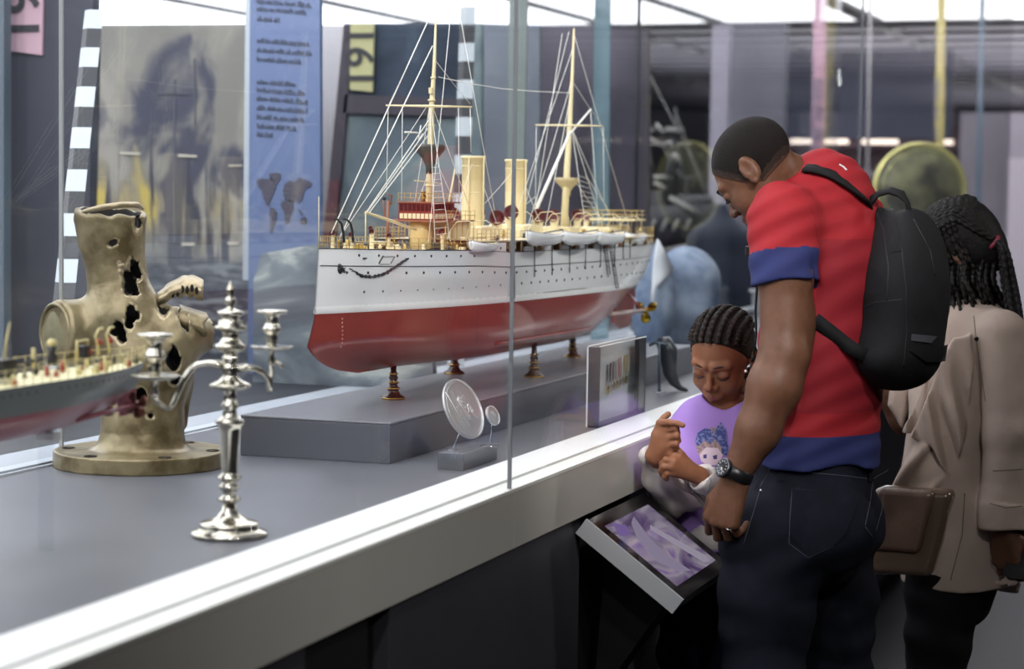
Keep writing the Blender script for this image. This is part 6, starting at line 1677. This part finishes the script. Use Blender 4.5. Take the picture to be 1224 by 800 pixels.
    for sx in (-1, 1): mb.tube([local(hc, HM, SC, (sx * x, y, z)) for x, y, z in ((.014, .0945, .0225), (.026, .0910, .0255), (.040, .080, .0230), (.050, .067, .0150))], [.0012, .0022, .0019, .0008], 6)
    mb.build('eyebrow', mat('brow_girl', '2a1b14', .8), t)
    # ---- hair cap and cornrows
    E = np.eye(3)
    def capf(P):
        Q = (P - c32) @ HM.T / SC; s = Q.copy(); s[:, 0] = np.abs(s[:, 0])
        cr = hd(P) - .004
        cut = np.maximum(-(Q[:, 2] + .055 + .3 * Q[:, 1]), (Q[:, 1] - .040) - (Q[:, 2] - .045) * .8); cut = np.maximum(cut, (Q[:, 1] - .002) * .8 - (Q[:, 2] + .022))
        return smax(smax(cr, cut * .8, .006), -ell(s, (.080, -.010, -.008), (E[0], E[1]), (.03, .020, .033)), .004)
    hr = sdf_mesh('hair', capf, hc - .13, hc + .14, .003, hairm, t)
    def surf(th, ph):      # th sideways angle, ph from brow over the crown to the nape
        return local(hc, HM, SC, (.0795 * math.sin(th) * 1.0, -.013 + .0985 * math.cos(th) * math.cos(ph), .035 + .0845 * math.cos(th) * math.sin(ph)))
    for k in range(9):
        th = -1.12 + 2.24 * k / 8; P_ = []; R_ = []
        for i in range(60):
            ph = .55 + (2.75 - .55) * i / 59; P_.append(surf(th * (1 - .25 * max(0, (ph - 1.8))), ph)); R_.append(.0062 + .0016 * math.sin(i * 1.35))
        MB().tube(P_, R_, 8).build('braid', hairm, t)
    for k, (x, y) in enumerate(((899, 440), (895, 443), (903, 436), (891, 446))):
        P_ = [J(x + .6 * math.sin(i * .9), y + i * 2.2 - 4, 4.90 - .003 * k) for i in range(15)]
        MB().tube(P_, [.0042 + .0012 * math.sin(i * 2) for i in range(14)] + [.0012], 8).build('braid', hairm, t)
    MB().ball(sb(891.5, 444, .002), .0035, 10).build('earring', mat('earring_pearl', 'e9e4dc', .15, .4), t)
    # ---- shirt
    zhm = J(850, 662, D)[2]; S1d = (E1 - S1) / np.linalg.norm(E1 - S1); scut = S1 + S1d * .10
    def shirt(P):
        r = torso(P, .006)
        r = su(r, seg(P, J(848, 665, D), J(852, 600, D), .128, .108, (bd, .74)), .03)
        r = su(r, chain(P, [S1, scut + S1d * .05], [.050, .052], .02), .02); r = su(r, seg(P, S2, E2, .050, .048), .02)
        r = smax(r, plane(P, scut, S1d) * (np.linalg.norm(np.cross(P - V3(S1), V3(S1d)), axis=1) < .06) - 1 * (np.linalg.norm(np.cross(P - V3(S1), V3(S1d)), axis=1) >= .06), .003) if False else r
        x = P @ V3(R0); z = P[:, 2]
        r = r + .0052 * np.sin(75 * (x * .8 + z * .55) + 2 * np.sin(16 * z)) * np.clip((1.11 - z) * 10, 0, 1) + .0022 * vnoise(P, 38, 3)
        r = smax(r, -(z - zhm), .004)
        r = smax(r, -seg(P, J(867, 462, 4.86), J(866, 492, 4.87), .052, .046), .004)
        return r
    sh = sdf_mesh('shirt', shirt, lo + [0, 0, .6], hi, .0034, pur, t); ss = Snap(sh)
    # ---- jacket
    ptn = mat('jacket_marks', '8f8a8c', .7)
    def jacket(P):
        x = P @ V3(R0)
        s1 = chain(P, [J(783, 548, 4.66), J(790, 568, 4.70), J(804, 594, 4.78), J(824, 590, 4.82)], [.034, .039, .042, .042], .02)
        s1 = smax(s1, -(plane(P, J(783, 545, 4.62), -(J(790, 572, 4.65) - J(783, 545, 4.62)))) * -1, .003)
        s1 = smax(s1, -chain(P, [J(783, 530, 4.61), J(786, 556, 4.63)], [.029, .026]), .003)
        s2 = chain(P, [J(842, 572, 4.67), J(872, 588, 4.74), J(908, 600, 4.86), J(908, 560, 4.92)], [.034, .040, .045, .05], .02)
        s2 = smax(s2, plane(P, J(835, 569, 4.62), J(835, 569, 4.62) - J(860, 584, 4.65)), .003)
        s2 = smax(s2, -seg(P, J(826, 562, 4.60), J(843, 573, 4.635), .028, .025), .003)
        cuffs = U(.004, seg(P, J(838, 570, 4.625), J(843, 573, 4.632), .0355, .0365)); cuffs = smax(cuffs, -seg(P, J(822, 560, 4.6), J(846, 574, 4.64), .029), .003); cuffs = smax(cuffs, plane(P, J(836, 569, 4.62), J(835, 569, 4.62) - J(860, 584, 4.65)), .002)
        s2 = np.minimum(s2, cuffs)
        shell = np.abs(torso(P, .017)) - .006
        q = P - V3(J(905, 500, 4.8)); dirl = V3(J(862, 575, 4.8) - J(905, 500, 4.8)); dirl = dirl / np.linalg.norm(dirl); nrm = np.cross(V3(_F), dirl); nrm = nrm / np.linalg.norm(nrm)
        side = q @ V3(nrm); side = side if float((J(920, 560, 4.8) - J(905, 500, 4.8)) @ nrm) < 0 else -side
        shell = smax(shell, side, .004); shell = smax(shell, -(P[:, 2] - J(850, 650, 4.9)[2]), .004)
        st = slab(P, ((800, 562), (806, 560), (828, 572), (850, 584), (868, 600), (872, 640), (858, 628), (842, 606), (822, 590), (806, 578)), 4.66, .006, .003, lambda x, y: .0016 * (x - 800) + .004 * np.sin(x * .25))
        r = U(.008, s1, s2, shell); r = su(r, st, .003)
        return r + .0034 * np.sin(85 * P[:, 2] + 60 * x + 2.2 * np.sin(34 * x)) + .0022 * vnoise(P, 55, 7)
    jk = sdf_mesh('jacket', jacket, lo + [-.0, -.06, .55], hi - [0, 0, .1], .0034, wh, t); sjk = Snap(jk)
    mb = MB(); mb.tube(sjk.line([(789, 555), (815, 572), (842, 600)], 8, off=0), .0013, 5); mb.tube(sjk.line([(845, 567), (850, 575), (846, 590)], 6, off=0), .001, 5)
    for x, y in ((880, 548), (888, 540), (893, 552), (876, 556), (884, 561), (866, 582), (872, 590), (860, 590)): mb.tube(sjk.line([(x, y), (x + 5, y - 3), (x + 9, y + 1)], 3, off=.0005), .0009, 4)
    mb.build('jacket_lines', ptn, jk)
    # ---- printed picture on the shirt: a doll face with a big blue bow
    cols = [mat('print_blue', '3d4a86', .75, vary=(150, '8c93c8', .5, .62)), mat('print_hair', 'b79c94', .75, vary=(160, '8b7480', .45, .6)), mat('print_face', 'e0cbd6', .75), mat('print_eye', '4b3f7d', .6)]
    def poly(pts, mi, off):
        c_ = np.mean(pts, 0); n = len(pts); prn = MB()
        for i in range(n):
            a, b = np.array(pts[i]), np.array(pts[(i + 1) % n]); rows = []
            for s_ in np.linspace(0.02, 1, 5): rows.append([ss(*(c_ + (a + (b - a) * u - c_) * s_), off) for u in np.linspace(0, 1, 4)])
            prn.grid(rows)
        prn.build(('printed_bow', 'printed_hair', 'printed_face', 'printed_eye')[mi], cols[mi], sh)
    poly([(832, 532), (838, 520), (850, 511), (860, 512), (868, 528), (868, 540), (862, 546), (846, 545), (834, 543)], 1, .0012)
    poly([(836, 544), (844, 535), (858, 536), (864, 544), (858, 556), (845, 556), (838, 551)], 2, .0016)
    poly([(831, 530), (834, 518), (843, 512), (851, 514), (855, 524), (850, 531), (842, 527), (835, 534)], 0, .0022)
    poly([(853, 522), (857, 510), (862, 505), (867, 514), (869, 530), (864, 536), (858, 530)], 0, .0022)
    poly([(862, 534), (868, 528), (871, 536), (868, 545), (862, 542)], 0, .0024)
    poly([(841, 544), (845, 543), (845, 548), (841, 548)], 3, .0024); poly([(852, 545), (857, 544), (857, 549), (853, 549)], 3, .0024)
    poly([(842, 592), (852, 588), (862, 600), (868, 618), (858, 612), (848, 606)], 0, .002)
    # ---- leggings
    def leg(P):
        r = seg(P, J(848, 655, D), J(848, 690, D), .122, .118, (bd, .8))
        for x, x2 in ((824, 822), (868, 866)): r = su(r, chain(P, [J(x, 680, D), J(x2, 780, D), J(x2 + 1, 850, D), J(x, 1005, D + .04)], [.076, .066, .056, .044], .02), .018)
        r = r + .003 * np.sin(60 * P[:, 2] + 20 * (P @ V3(R0))) + .0015 * vnoise(P, 50, 2)
        r = smax(r, P[:, 2] - zhm - .02, .004); return smax(r, -(P[:, 2] - .05), .004)
    sdf_mesh('leggings', leg, lo, hi - [0, 0, .6], .0045, nv, t)
    for x in (826, 868):
        q = J(x, 1005, D + .05)
        def sf(P, q=q): return smax(su(seg(P, [q[0], q[1], .04], np.array([q[0], q[1], .032]) + bd * .13, .038, .034), seg(P, [q[0], q[1], .04], [q[0], q[1], .09], .036, .038), .02), -(P[:, 2] - .001), .003)
        sdf_mesh('shoe', sf, [q[0] - .2, q[1] - .2, -.01], [q[0] + .2, q[1] + .2, .15], .006, mat('shoe_white', 'b9b7b4', .6), t)
girl()

# ------------------------------------------------------------------ THE WOMAN
def woman():
    D = 5.1
    f = vec(-.86, .50, 0); Lf = vec(-.50, -.86, 0)
    sk = skin('skin_woman', '5f4132', '523627'); be = mat('jacket_beige', 'ae9e93', .85, spec=.2, bump=(260, .2, 5), vary=(6, 'a19086', .35, .7)); dn = mat('jeans_black', '0e0e13', .85, spec=.2, bump=(800, .25)); hm = mat('hair_braids', '0c0a0a', .55, spec=.25, bump=(300, .5), vary=(90, '15110f', .4, .7))
    t = thing('person', 'woman in a beige draped jacket with long dark braids tied with a red band', 'person', (J(1135, 700, D)[0], J(1135, 700, D)[1], 0))
    hc = J(1146, 304, 5.12); g = vec(-.78, .30, -.55); h = vec(-.5, .16, .85); HM = frame_(g, h); hd = head_f(hc, HM, .97)
    LS, LE, LW = J(1196, 402, 4.98), J(1206, 520, 4.93), J(1200, 628, 4.92)
    RS, RE, RW = J(1128, 410, 5.25), J(1082, 500, 5.22), J(1040, 440, 5.20)
    hand = hand_prims(J(1199, 634, 4.92), vec(.16, -.05, -.98), vec(-.15, -.2, -.1) * 0 + vec(.65, -.55, 0), .92, ((.7, .8, .4), (.6, .8, .4), (.55, .7, .4), (.5, .7, .4)), ((.6, .6, -.4), (.85, .3, -.5), (.9, .1, -.45)))
    handr = hand_prims(RW, vec(-.6, .2, .75), vec(0, -.5, .8), .9)
    def torso(P, e=0.):
        r = chain(P, [J(1140, 640, D), J(1143, 560, D), J(1150, 470, D), J(1158, 420, D)], [.150 + e, .125 + e, .140 + e, .135 + e], .03, (f, .78))
        r = su(r, seg(P, LS, RS, .050 + e, .050 + e), .05)
        return su(r, seg(P, J(1160, 375, 5.13), J(1160, 420, 5.12), .055 + e, .1 + e), .04)
    def body(P):
        r = torso(P, -.015); r = su(r, chain(P, [J(1150, 325, 5.12), J(1158, 385, 5.13)], [.050, .056], .02), .02)
        r = su(r, hd(P), .015)
        r = su(r, chain(P, [LS, LE, LW], [.046, .040, .027], .02), .01); r = su(r, chain(P, [RS, RE, RW], [.046, .038, .026], .02), .01)
        r = su(r, hand_f(P, hand), .008); r = su(r, hand_f(P, handr), .008)
        for hp, kn, an in ((J(1125, 650, 5.02), J(1118, 800, 5.0), J(1120, 985, 5.02)), (J(1140, 650, 5.2), J(1115, 800, 5.2), J(1112, 965, 5.22))):
            r = su(r, chain(P, [hp, kn, an], [.08, .05, .034], .02), .02); r = su(r, seg(P, [an[0], an[1], .045], np.array([an[0], an[1], .035]) + f * .15, .03, .026), .02)
        return np.maximum(r, -P[:, 2] + .012)
    lo = np.array([hc[0] - .48, hc[1] - .55, 0]); hi = np.array([hc[0] + .5, hc[1] + .5, 1.66])
    sdf_mesh('body', body, lo, hi, .0042, sk, t)
    # ---- jacket
    zh = J(1140, 697, 5.05)[2]
    ax = (LW - LE) / np.linalg.norm(LW - LE)
    def jacket(P):
        x = P @ V3(R0); z = P[:, 2]; u = P @ V3(f)
        r = torso(P, .012)
        r = su(r, chain(P, [J(1146, 700, 5.08), J(1146, 600, 5.09), J(1150, 520, 5.10)], [.172, .152, .140], .03, (f, .78)), .03)
        sl = chain(P, [LS, LE, J(1201, 600, 4.925), J(1200, 622, 4.92)], [.066, .058, .054, .054], .02)
        cf = seg(P, J(1201, 606, 4.92), J(1200, 628, 4.92), .060, .058); cf = smax(cf, plane(P, J(1200, 634, 4.92), ax), .003); cf = smax(cf, -plane(P, J(1201, 601, 4.92), ax), .003)
        sl = smax(sl, plane(P, J(1200, 634, 4.92), ax), .004); sl = np.minimum(sl, cf); sl = smax(sl, -seg(P, J(1200, 620, 4.92), J(1199, 660, 4.92), .042), .003)
        r = smax(r, -(z - zh) + .0, .004)
        tail = chain(P, [J(1196, 640, 5.10), J(1200, 700, 5.12)], [.03, .035], .02, (Lf, .3)); tail = smax(tail, -(z - J(1205, 709, 5.1)[2]), .003)
        r = su(r, tail, .02)
        rs = chain(P, [RS, RE, J(1062, 462, 5.2)], [.062, .055, .05], .02)
        # waterfall lapels hanging in front of the body
        d1 = slab(P, ((1140, 405), (1120, 440), (1089, 522), (1112, 535), (1124, 557), (1137, 578), (1150, 527), (1160, 465), (1166, 430), (1160, 400)), 4.945, .012, .008, lambda x, y: .022 * np.sin((x - y * .25) * .19) * np.clip((y - 420) / 80, 0, 1))
        d0 = slab(P, ((1128, 425), (1104, 452), (1080, 516), (1094, 519), (1120, 450)), 4.99, .008, .005, lambda x, y: .01 * np.sin(x * .3))
        d2 = slab(P, ((1098, 525), (1091, 542), (1065, 583), (1083, 591), (1103, 597), (1122, 588), (1139, 576), (1130, 520)), 4.985, .030, .02, lambda x, y: .02 * np.sin((x + y) * .11))
        rs2 = slab(P, ((1064, 460), (1061, 484), (1079, 515), (1088, 492), (1096, 455)), 5.15, .035, .02)
        r = su(r, seg(P, J(1128, 470, 5.04), J(1122, 560, 5.02), .075, .085), .03)
        r = su(r, d2, .008); r = su(r, sl, .01); r = U(.004, r, d0, rs2)
        r = su(r, d1, .004)
        # cut away under the arm and front opening
        r = r + .0045 * np.sin(46 * (x * .85 + z * .28) + 1.2 * np.sin(9 * z)) * np.clip((1.25 - z) * 4, 0, 1) * (.55 + .45 * np.sin(4 * z + 3 * x)) + .003 * vnoise(P, 22, 8) + .0012 * vnoise(P, 70, 3)
        r = smax(r, -seg(P, J(1152, 335, 5.1), J(1158, 372, 5.12), .065, .062), .004)
        return r
    jk = sdf_mesh('jacket', jacket, lo + [0, -.05, .5], hi, .004, be, t); sj = Snap(jk); dk = mat('beige_seam', '74685c', .8)
    mb = MB()
    for L_ in ([(1164, 378), (1166, 400), (1172, 440), (1178, 480)], [(1153, 590), (1150, 640), (1136, 694)], [(1187, 563), (1205, 562), (1222, 561)], [(1183, 602), (1203, 607), (1222, 605)]): mb.tube(sj.line(L_, 8, off=0), .0014, 5)
    mb.build('seam', dk, jk)
    def jeans(P):
        r = seg(P, J(1138, 640, D), J(1136, 690, D), .150, .140, (f, .8))
        r = su(r, chain(P, [J(1130, 680, 5.02), J(1122, 760, 5.0), J(1118, 830, 5.0), J(1120, 975, 5.02)], [.098, .076, .066, .045], .02), .02); r = su(r, chain(P, [J(1140, 680, 5.18), J(1120, 760, 5.2), J(1112, 830, 5.2), J(1112, 960, 5.22)], [.095, .074, .062, .045], .02), .015)
        r = r + .002 * np.sin(70 * P[:, 2] + 20 * (P @ V3(R0))) + .001 * vnoise(P, 50, 2)
        r = smax(r, P[:, 2] - zh - .04, .004); return smax(r, -(P[:, 2] - .06), .004)
    sdf_mesh('jeans', jeans, lo, hi - [0, 0, .7], .005, dn, t)
    for an in (J(1120, 985, 5.02), J(1112, 965, 5.22)):
        def sf(P, an=an): return smax(su(seg(P, [an[0], an[1], .045], np.array([an[0], an[1], .035]) + f * .15, .04, .035), seg(P, [an[0], an[1], .04], [an[0], an[1], .1], .038, .04), .02), -(P[:, 2] - .001), .003)
        sdf_mesh('shoe', sf, [an[0] - .22, an[1] - .22, -.01], [an[0] + .22, an[1] + .22, .16], .006, bpy.data.materials['shoe_black'], t)
    # ---- hair: cap, rows of braids drawn to the band, ponytail and loose braids
    c32 = V3(hc); E = np.eye(3)
    def capf(P):
        Q = (P - c32) @ HM.T; s = Q.copy(); s[:, 0] = np.abs(s[:, 0])
        cr = ell(s, (0, -.014, .038), (E[0], E[1]), (.086, .106, .090)); cr = su(cr, ell(s, (0, -.055, -.02), (E[0], E[1]), (.07, .060, .07)), .03)
        cut = np.maximum(-(Q[:, 2] + .085), (Q[:, 1] - .045) - (Q[:, 2] - .03) * .9)
        return smax(cr, cut * .8, .01) + .0015 * vnoise(P, 120, 2)
    sdf_mesh('hair', capf, hc - .17, hc + .17, .004, hm, t)
    band = J(1188, 290, 5.04)
    rr = random.Random(6)
    def braid(P_, r0, r1, nm='braid', per=1.5):
        # resample and give the tube the beaded outline of a plait
        Q = [np.array(p) for p in P_]; out = []
        for i in range(len(Q) - 1):
            n = max(2, int(np.linalg.norm(Q[i + 1] - Q[i]) / .004))
            p0, p1, p2, p3 = Q[max(i - 1, 0)], Q[i], Q[i + 1], Q[min(i + 2, len(Q) - 1)]
            for j in range(n):
                u = j / n; out.append(.5 * ((2 * p1) + (p2 - p0) * u + (2 * p0 - 5 * p1 + 4 * p2 - p3) * u * u + (3 * p1 - p0 - 3 * p2 + p3) * u ** 3))
        out.append(Q[-1]); n = len(out)
        return MB().tube(out, [(r0 + (r1 - r0) * i / n) * (1 + .24 * math.sin(i * per)) for i in range(n)], 7).build(nm, hm, t)
    def surf(th, ph, k=1.0): return local(hc, HM, 1, (-.089 * math.sin(th) * k, -.014 + .108 * math.cos(th) * math.cos(ph) * k, .038 + .093 * math.cos(th) * math.sin(ph) * k))
    for k in range(13):
        th = -.2 + 1.25 * k / 12
        P_ = [surf(th, ph) for ph in np.linspace(.55, 2.5 - .25 * k / 12, 7)] + [band * .5 + surf(th, 2.6) * .5 + Lf * .01, band]
        braid(P_, .0075, .006)
    for k in range(7):       # swept back over the near side of the head
        a = local(hc, HM, 1, (-.070 - .012 * (k % 2), .05 - .012 * k, .035 - .016 * k)); a = a
        P_ = [a, surf(1.15, .7 + .25 * k, 1.02), band * .4 + surf(1.0, 2.3, 1.0) * .6, band]; braid(P_, .007, .006)
    for k in range(26):      # ponytail
        a = rr.uniform(-1, 1); b = rr.uniform(-1, 1)
        P_ = [band, J(1200 + 5 * a, 300 + 4 * b, 5.02 + .02 * b), J(1207 + 9 * a, 335, 5.02 + .03 * b), J(1214 + 10 * a, 375, 5.0 + .03 * b), J(1219 + 8 * a, 410 + 20 * rr.random(), 4.99 + .03 * b)]; braid(P_, .0062, .0045)
    for k in range(34):      # loose braids falling on the shoulder
        u = k / 33; x = 1128 + 60 * u; 
        P_ = [J(x + 4, 305, 5.10 - .05 * rr.random()), J(x + rr.uniform(-3, 3), 335, 5.06 - .05 * rr.random()), J(x + 2 + 8 * u, 352 + 6 * rr.random(), 5.05 - .05 * rr.random()), J(x + 4 + 22 * u, 372 + 22 * u + 6 * rr.random(), 5.06 - .07 * rr.random())]
        if u > .35: P_.append(J(x + 6 + 32 * u, 395 + 30 * u, 4.97 - .03 * rr.random()))
        braid(P_, .0062, .0045)
    MB().tube([band + (R0 * .6 + Z0 * .8) * math.cos(a) * .016 + A0 * math.sin(a) * .016 for a in np.linspace(0, 2 * PI, 21)[:-1]], .0055, 8, closed=True).build('hair_band', mat('band_red', '7c2638', .6), t)
    # ---- handbag
    hb = thing('handbag', 'brown leather shoulder bag with a flap at the side of the beige jacket', 'handbag', J(1085, 690, 4.86))
    lt = mat('bag_leather', '5d4a40', .32, bump=(120, .2), vary=(8, '4c3b32', .35, .7), coat=.2); lt2 = mat('bag_shiny', '57483c', .18, bump=(40, .25), coat=.4)
    bn_ = vec(-.35, -.93, 0); bs = np.cross(bn_, Z0)
    if bs @ R0 < 0: bs = -bs
    c = J(1083, 635, 4.88)
    def rb(P, c, hx, hy, hz, r, sk_=0.):
        q = P - V3(c); z = q[:, 2]; u = q @ V3(bs) - sk_ * z; v = q @ V3(bn_)
        a = np.stack([np.abs(u) - hx, np.abs(v) - hy, np.abs(z) - hz], 1) + r
        return np.linalg.norm(np.maximum(a, 0), axis=1) + np.minimum(a.max(1), 0) - r
    def bag(P): return rb(P, c, .088, .030, .102, .018, .22) + .002 * vnoise(P, 40, 3)
    def flap(P): return smax(rb(P, c + bn_ * .016 - R0 * .016 + Z0 * .028, .070, .022, .074, .016, .22), -rb(P, c - bn_ * .004, .09, .024, .2, .01, .22), .003) + .001 * vnoise(P, 50, 4)
    o = sdf_mesh('bag_body', bag, c - .16, c + .16, .0035, lt2, hb); o2 = sdf_mesh('flap', flap, c - .16, c + .16, .003, lt, hb)
    MB().tube([c + bs * .075 + Z0 * .09, J(1128, 588, 4.95), J(1138, 540, 5.06), J(1150, 470, 5.1), J(1172, 400, 5.1), J(1165, 375, 5.12)], [(.009, .003)] * 6, 8, flat=tuple(bn_)).build('strap', lt, hb)
    MB().tube([c + bn_ * .0385 + bs * a + Z0 * z for a, z in ((-.03, .02), (-.01, .03), (.012, .045))], [(.0025, .0012)] * 3, 8).build('flap_tab', mat('bag_dark', '3a2d26', .3), o2)
    # ---- phone
    p = J(1222, 662, 4.9); ph = MB(); ph.obox(p, (vec(.75, -.6, 0), vec(.25, .3, .9), vec(.6, .75, -.2)), (.034, .060, .0045)); o = ph.build('phone', mat('phone_black', '0c0c0e', .45, spec=.3)); tag(o, 'black phone held in the hand of the woman in beige at the right edge', 'phone')
woman()

# ------------------------------------------------------------------ TOUCHSCREEN ON THE CASE
def kiosk():
    a = PX(701, 623, XF + .012); ya = a[1]; za = a[2]; b = PY(815, 718, ya); c = PZ(778, 596, za)
    yb_ = ya + .42
    dn = np.array([b[0] - a[0], 0, b[2] - a[2]]); W = np.linalg.norm(dn); dn /= W; nr = np.array([-dn[2], 0, dn[0]]); yv = np.array([0, 1.0, 0])
    t = thing('touchscreen', 'sloping black touchscreen panel with a silver edge and violet picture', 'touchscreen', (a[0], ya, za))
    o = np.array([a[0], ya, za])
    P = lambda u, v, w=0: o + dn * u + yv * v + nr * w        # u down the slope, v along the case
    L = yb_ - ya; blk = mat('bezel_black', '0c0c0e', .12, coat=.5); sil = mat('kiosk_silver', 'b2b4b8', .4, .1)
    MB().obox(P(W / 2, L / 2, -.018), (dn, yv, nr), (W / 2, L / 2, .016)).build('housing', mat('housing_black', '151517', .4), t)
    MB().obox(P(W / 2, -.0035, -.014), (dn, yv, nr), (W / 2 + .002, .0035, .019)).build('silver_edge', sil, t)
    MB().obox(P(W / 2, L / 2, 0), (dn, yv, nr), (W / 2, L / 2, .0025)).build('cover_glass', blk, t)
    m = bpy.data.materials.new('screen_picture'); m.use_nodes = True; nt = m.node_tree; bs = nt.nodes['Principled BSDF']; bs.inputs['Roughness'].default_value = .08; bs.inputs['Base Color'].default_value = (.01, .01, .012, 1)
    tc = nt.nodes.new('ShaderNodeTexCoord'); n = nt.nodes.new('ShaderNodeTexNoise'); n.inputs['Scale'].default_value = 7; n.inputs['Detail'].default_value = 3; n.inputs['Distortion'].default_value = 1.6
    mp = nt.nodes.new('ShaderNodeMapping'); mp.inputs['Rotation'].default_value = (.5, .3, .7); mp.inputs['Scale'].default_value = (1, .6, 2.6); nt.links.new(tc.outputs['Object'], mp.inputs[0]); nt.links.new(mp.outputs[0], n.inputs['Vector'])
    r = nt.nodes.new('ShaderNodeValToRGB'); st = ((.30, '3c3050'), (.42, '6a5285'), (.5, '8d7a9e'), (.58, 'a59ab2'), (.66, 'c3b6c6'), (.78, '8a5fb8'))
    while len(r.color_ramp.elements) < len(st): r.color_ramp.elements.new(.5)
    for e, (p_, h_) in zip(r.color_ramp.elements, st): e.position = p_; e.color = hexc(h_) + (1,)
    nt.links.new(n.outputs[0], r.inputs[0]); nt.links.new(r.outputs[0], bs.inputs['Emission Color']); bs.inputs['Emission Strength'].default_value = .3
    e0, e1 = .030, .045
    sc_ = MB().obox(P(W / 2, L / 2 , .0028), (dn, yv, nr), (W / 2 - e0, L / 2 - e1, .0004)).build('screen', m, t)
    def shape(pts, nm, mm):
        MB().prism([P(W * u, L * v, .0032) for u, v in pts], nr * .0004).build(nm, mm, sc_)
    shape(((.16, .55), (.20, .44), (.34, .30), (.60, .20), (.78, .30), (.84, .46), (.62, .40), (.40, .44)), 'picture_sail', emit('card_pale', 'a89dba', .34))
    shape(((.30, .62), (.34, .56), (.84, .72), (.86, .80), (.80, .84)), 'picture_hull', emit('card_pale2', 'b9b0c4', .36))
    shape(((.12, .22), (.26, .14), (.30, .28), (.20, .34)), 'picture_patch', emit('card_lilac', '8a70b8', .34))
    # bracket down to the case front
    MB().prism([P(W * .1, L * .35, -.034), P(W * .85, L * .35, -.034), np.array([XF - .012, ya + L * .35, za - .42])], (0, L * .3, 0)).build('bracket', mat('bracket_black', '141416', .5), t, fix=True)
kiosk()
# ================================================================== LIGHT
sc = bpy.context.scene
w = bpy.data.worlds.new('world'); w.use_nodes = True; sc.world = w
w.node_tree.nodes['Background'].inputs[0].default_value = (.62, .6, .6, 1); w.node_tree.nodes['Background'].inputs[1].default_value = .25
def area(name, loc, size, power, col, rot=(0, 0, 0), sy=None):
    l = bpy.data.lights.new(name, 'AREA'); l.energy = power; l.color = col; l.size = size
    if sy: l.shape = 'RECTANGLE'; l.size_y = sy
    o = bpy.data.objects.new(name, l); COL.objects.link(o); o.location = loc; o.rotation_euler = rot
    return o
def spot(name, loc, to, power, ang=70, col=(1, .97, .94), r=.08):
    l = bpy.data.lights.new(name, 'SPOT'); l.energy = power; l.color = col; l.spot_size = math.radians(ang); l.spot_blend = .6; l.shadow_soft_size = r
    o = bpy.data.objects.new(name, l); COL.objects.link(o); o.location = loc
    o.rotation_euler = (Vector(to) - Vector(loc)).to_track_quat('-Z', 'Y').to_euler(); return o
# unseen spots added to brighten the visitors and the displays behind the showcase
spot('fill_spot', (.6, 1.5, CZ - .2), (-.6, 4.6, 1.0), 45, 80)
spot('fill_spot', (1.5, 5.5, CZ - .2), (-.6, 4.9, 1.0), 40, 80)
for x, y, tx, ty, p in ((-2.9, 3.2, -2.9, 6.2, 60), (-3.9, 3.4, -3.6, 6.2, 45), (-2.7, 4.8, -2.6, 8.0, 60), (-3.6, 7.0, -2.9, 10.4, 90), (-2.0, 9.5, -1.6, 13.0, 60), (-2.2, 12.0, -2.2, 17.0, 160), (-.6, 12.0, -.6, 17.0, 110)):
    spot('fill_spot', (x, y, CZ - .2), (tx, ty, 1.5), p, 95)
# added fill spots that lighten the sides of the models
spot('fill_spot', (-.1, 2.6, CZ - .15), (-1.8, 5.0, 1.3), 110, 48)
spot('fill_spot', (.3, 5.2, CZ - .15), (-1.8, 5.8, 1.3), 90, 48)
spot('fill_spot', (-.5, 1.2, CZ - .15), (-1.9, 3.4, 1.2), 35, 60)
# unseen upward area lights added to lift the dark far ceiling
area('ceiling_fill', (-2.5, 20.0, 1.95), 8, 330, (1, .96, .98), (PI, 0, 0), sy=5)
area('ceiling_fill', (-2.5, 28.0, 1.95), 9, 260, (1, .96, .98), (PI, 0, 0), sy=5)
sc.view_settings.view_transform = 'Standard'; sc.view_settings.look = 'None'; sc.view_settings.gamma = 1
sc.view_settings.use_curve_mapping = False
sc.view_settings.exposure = 0.55
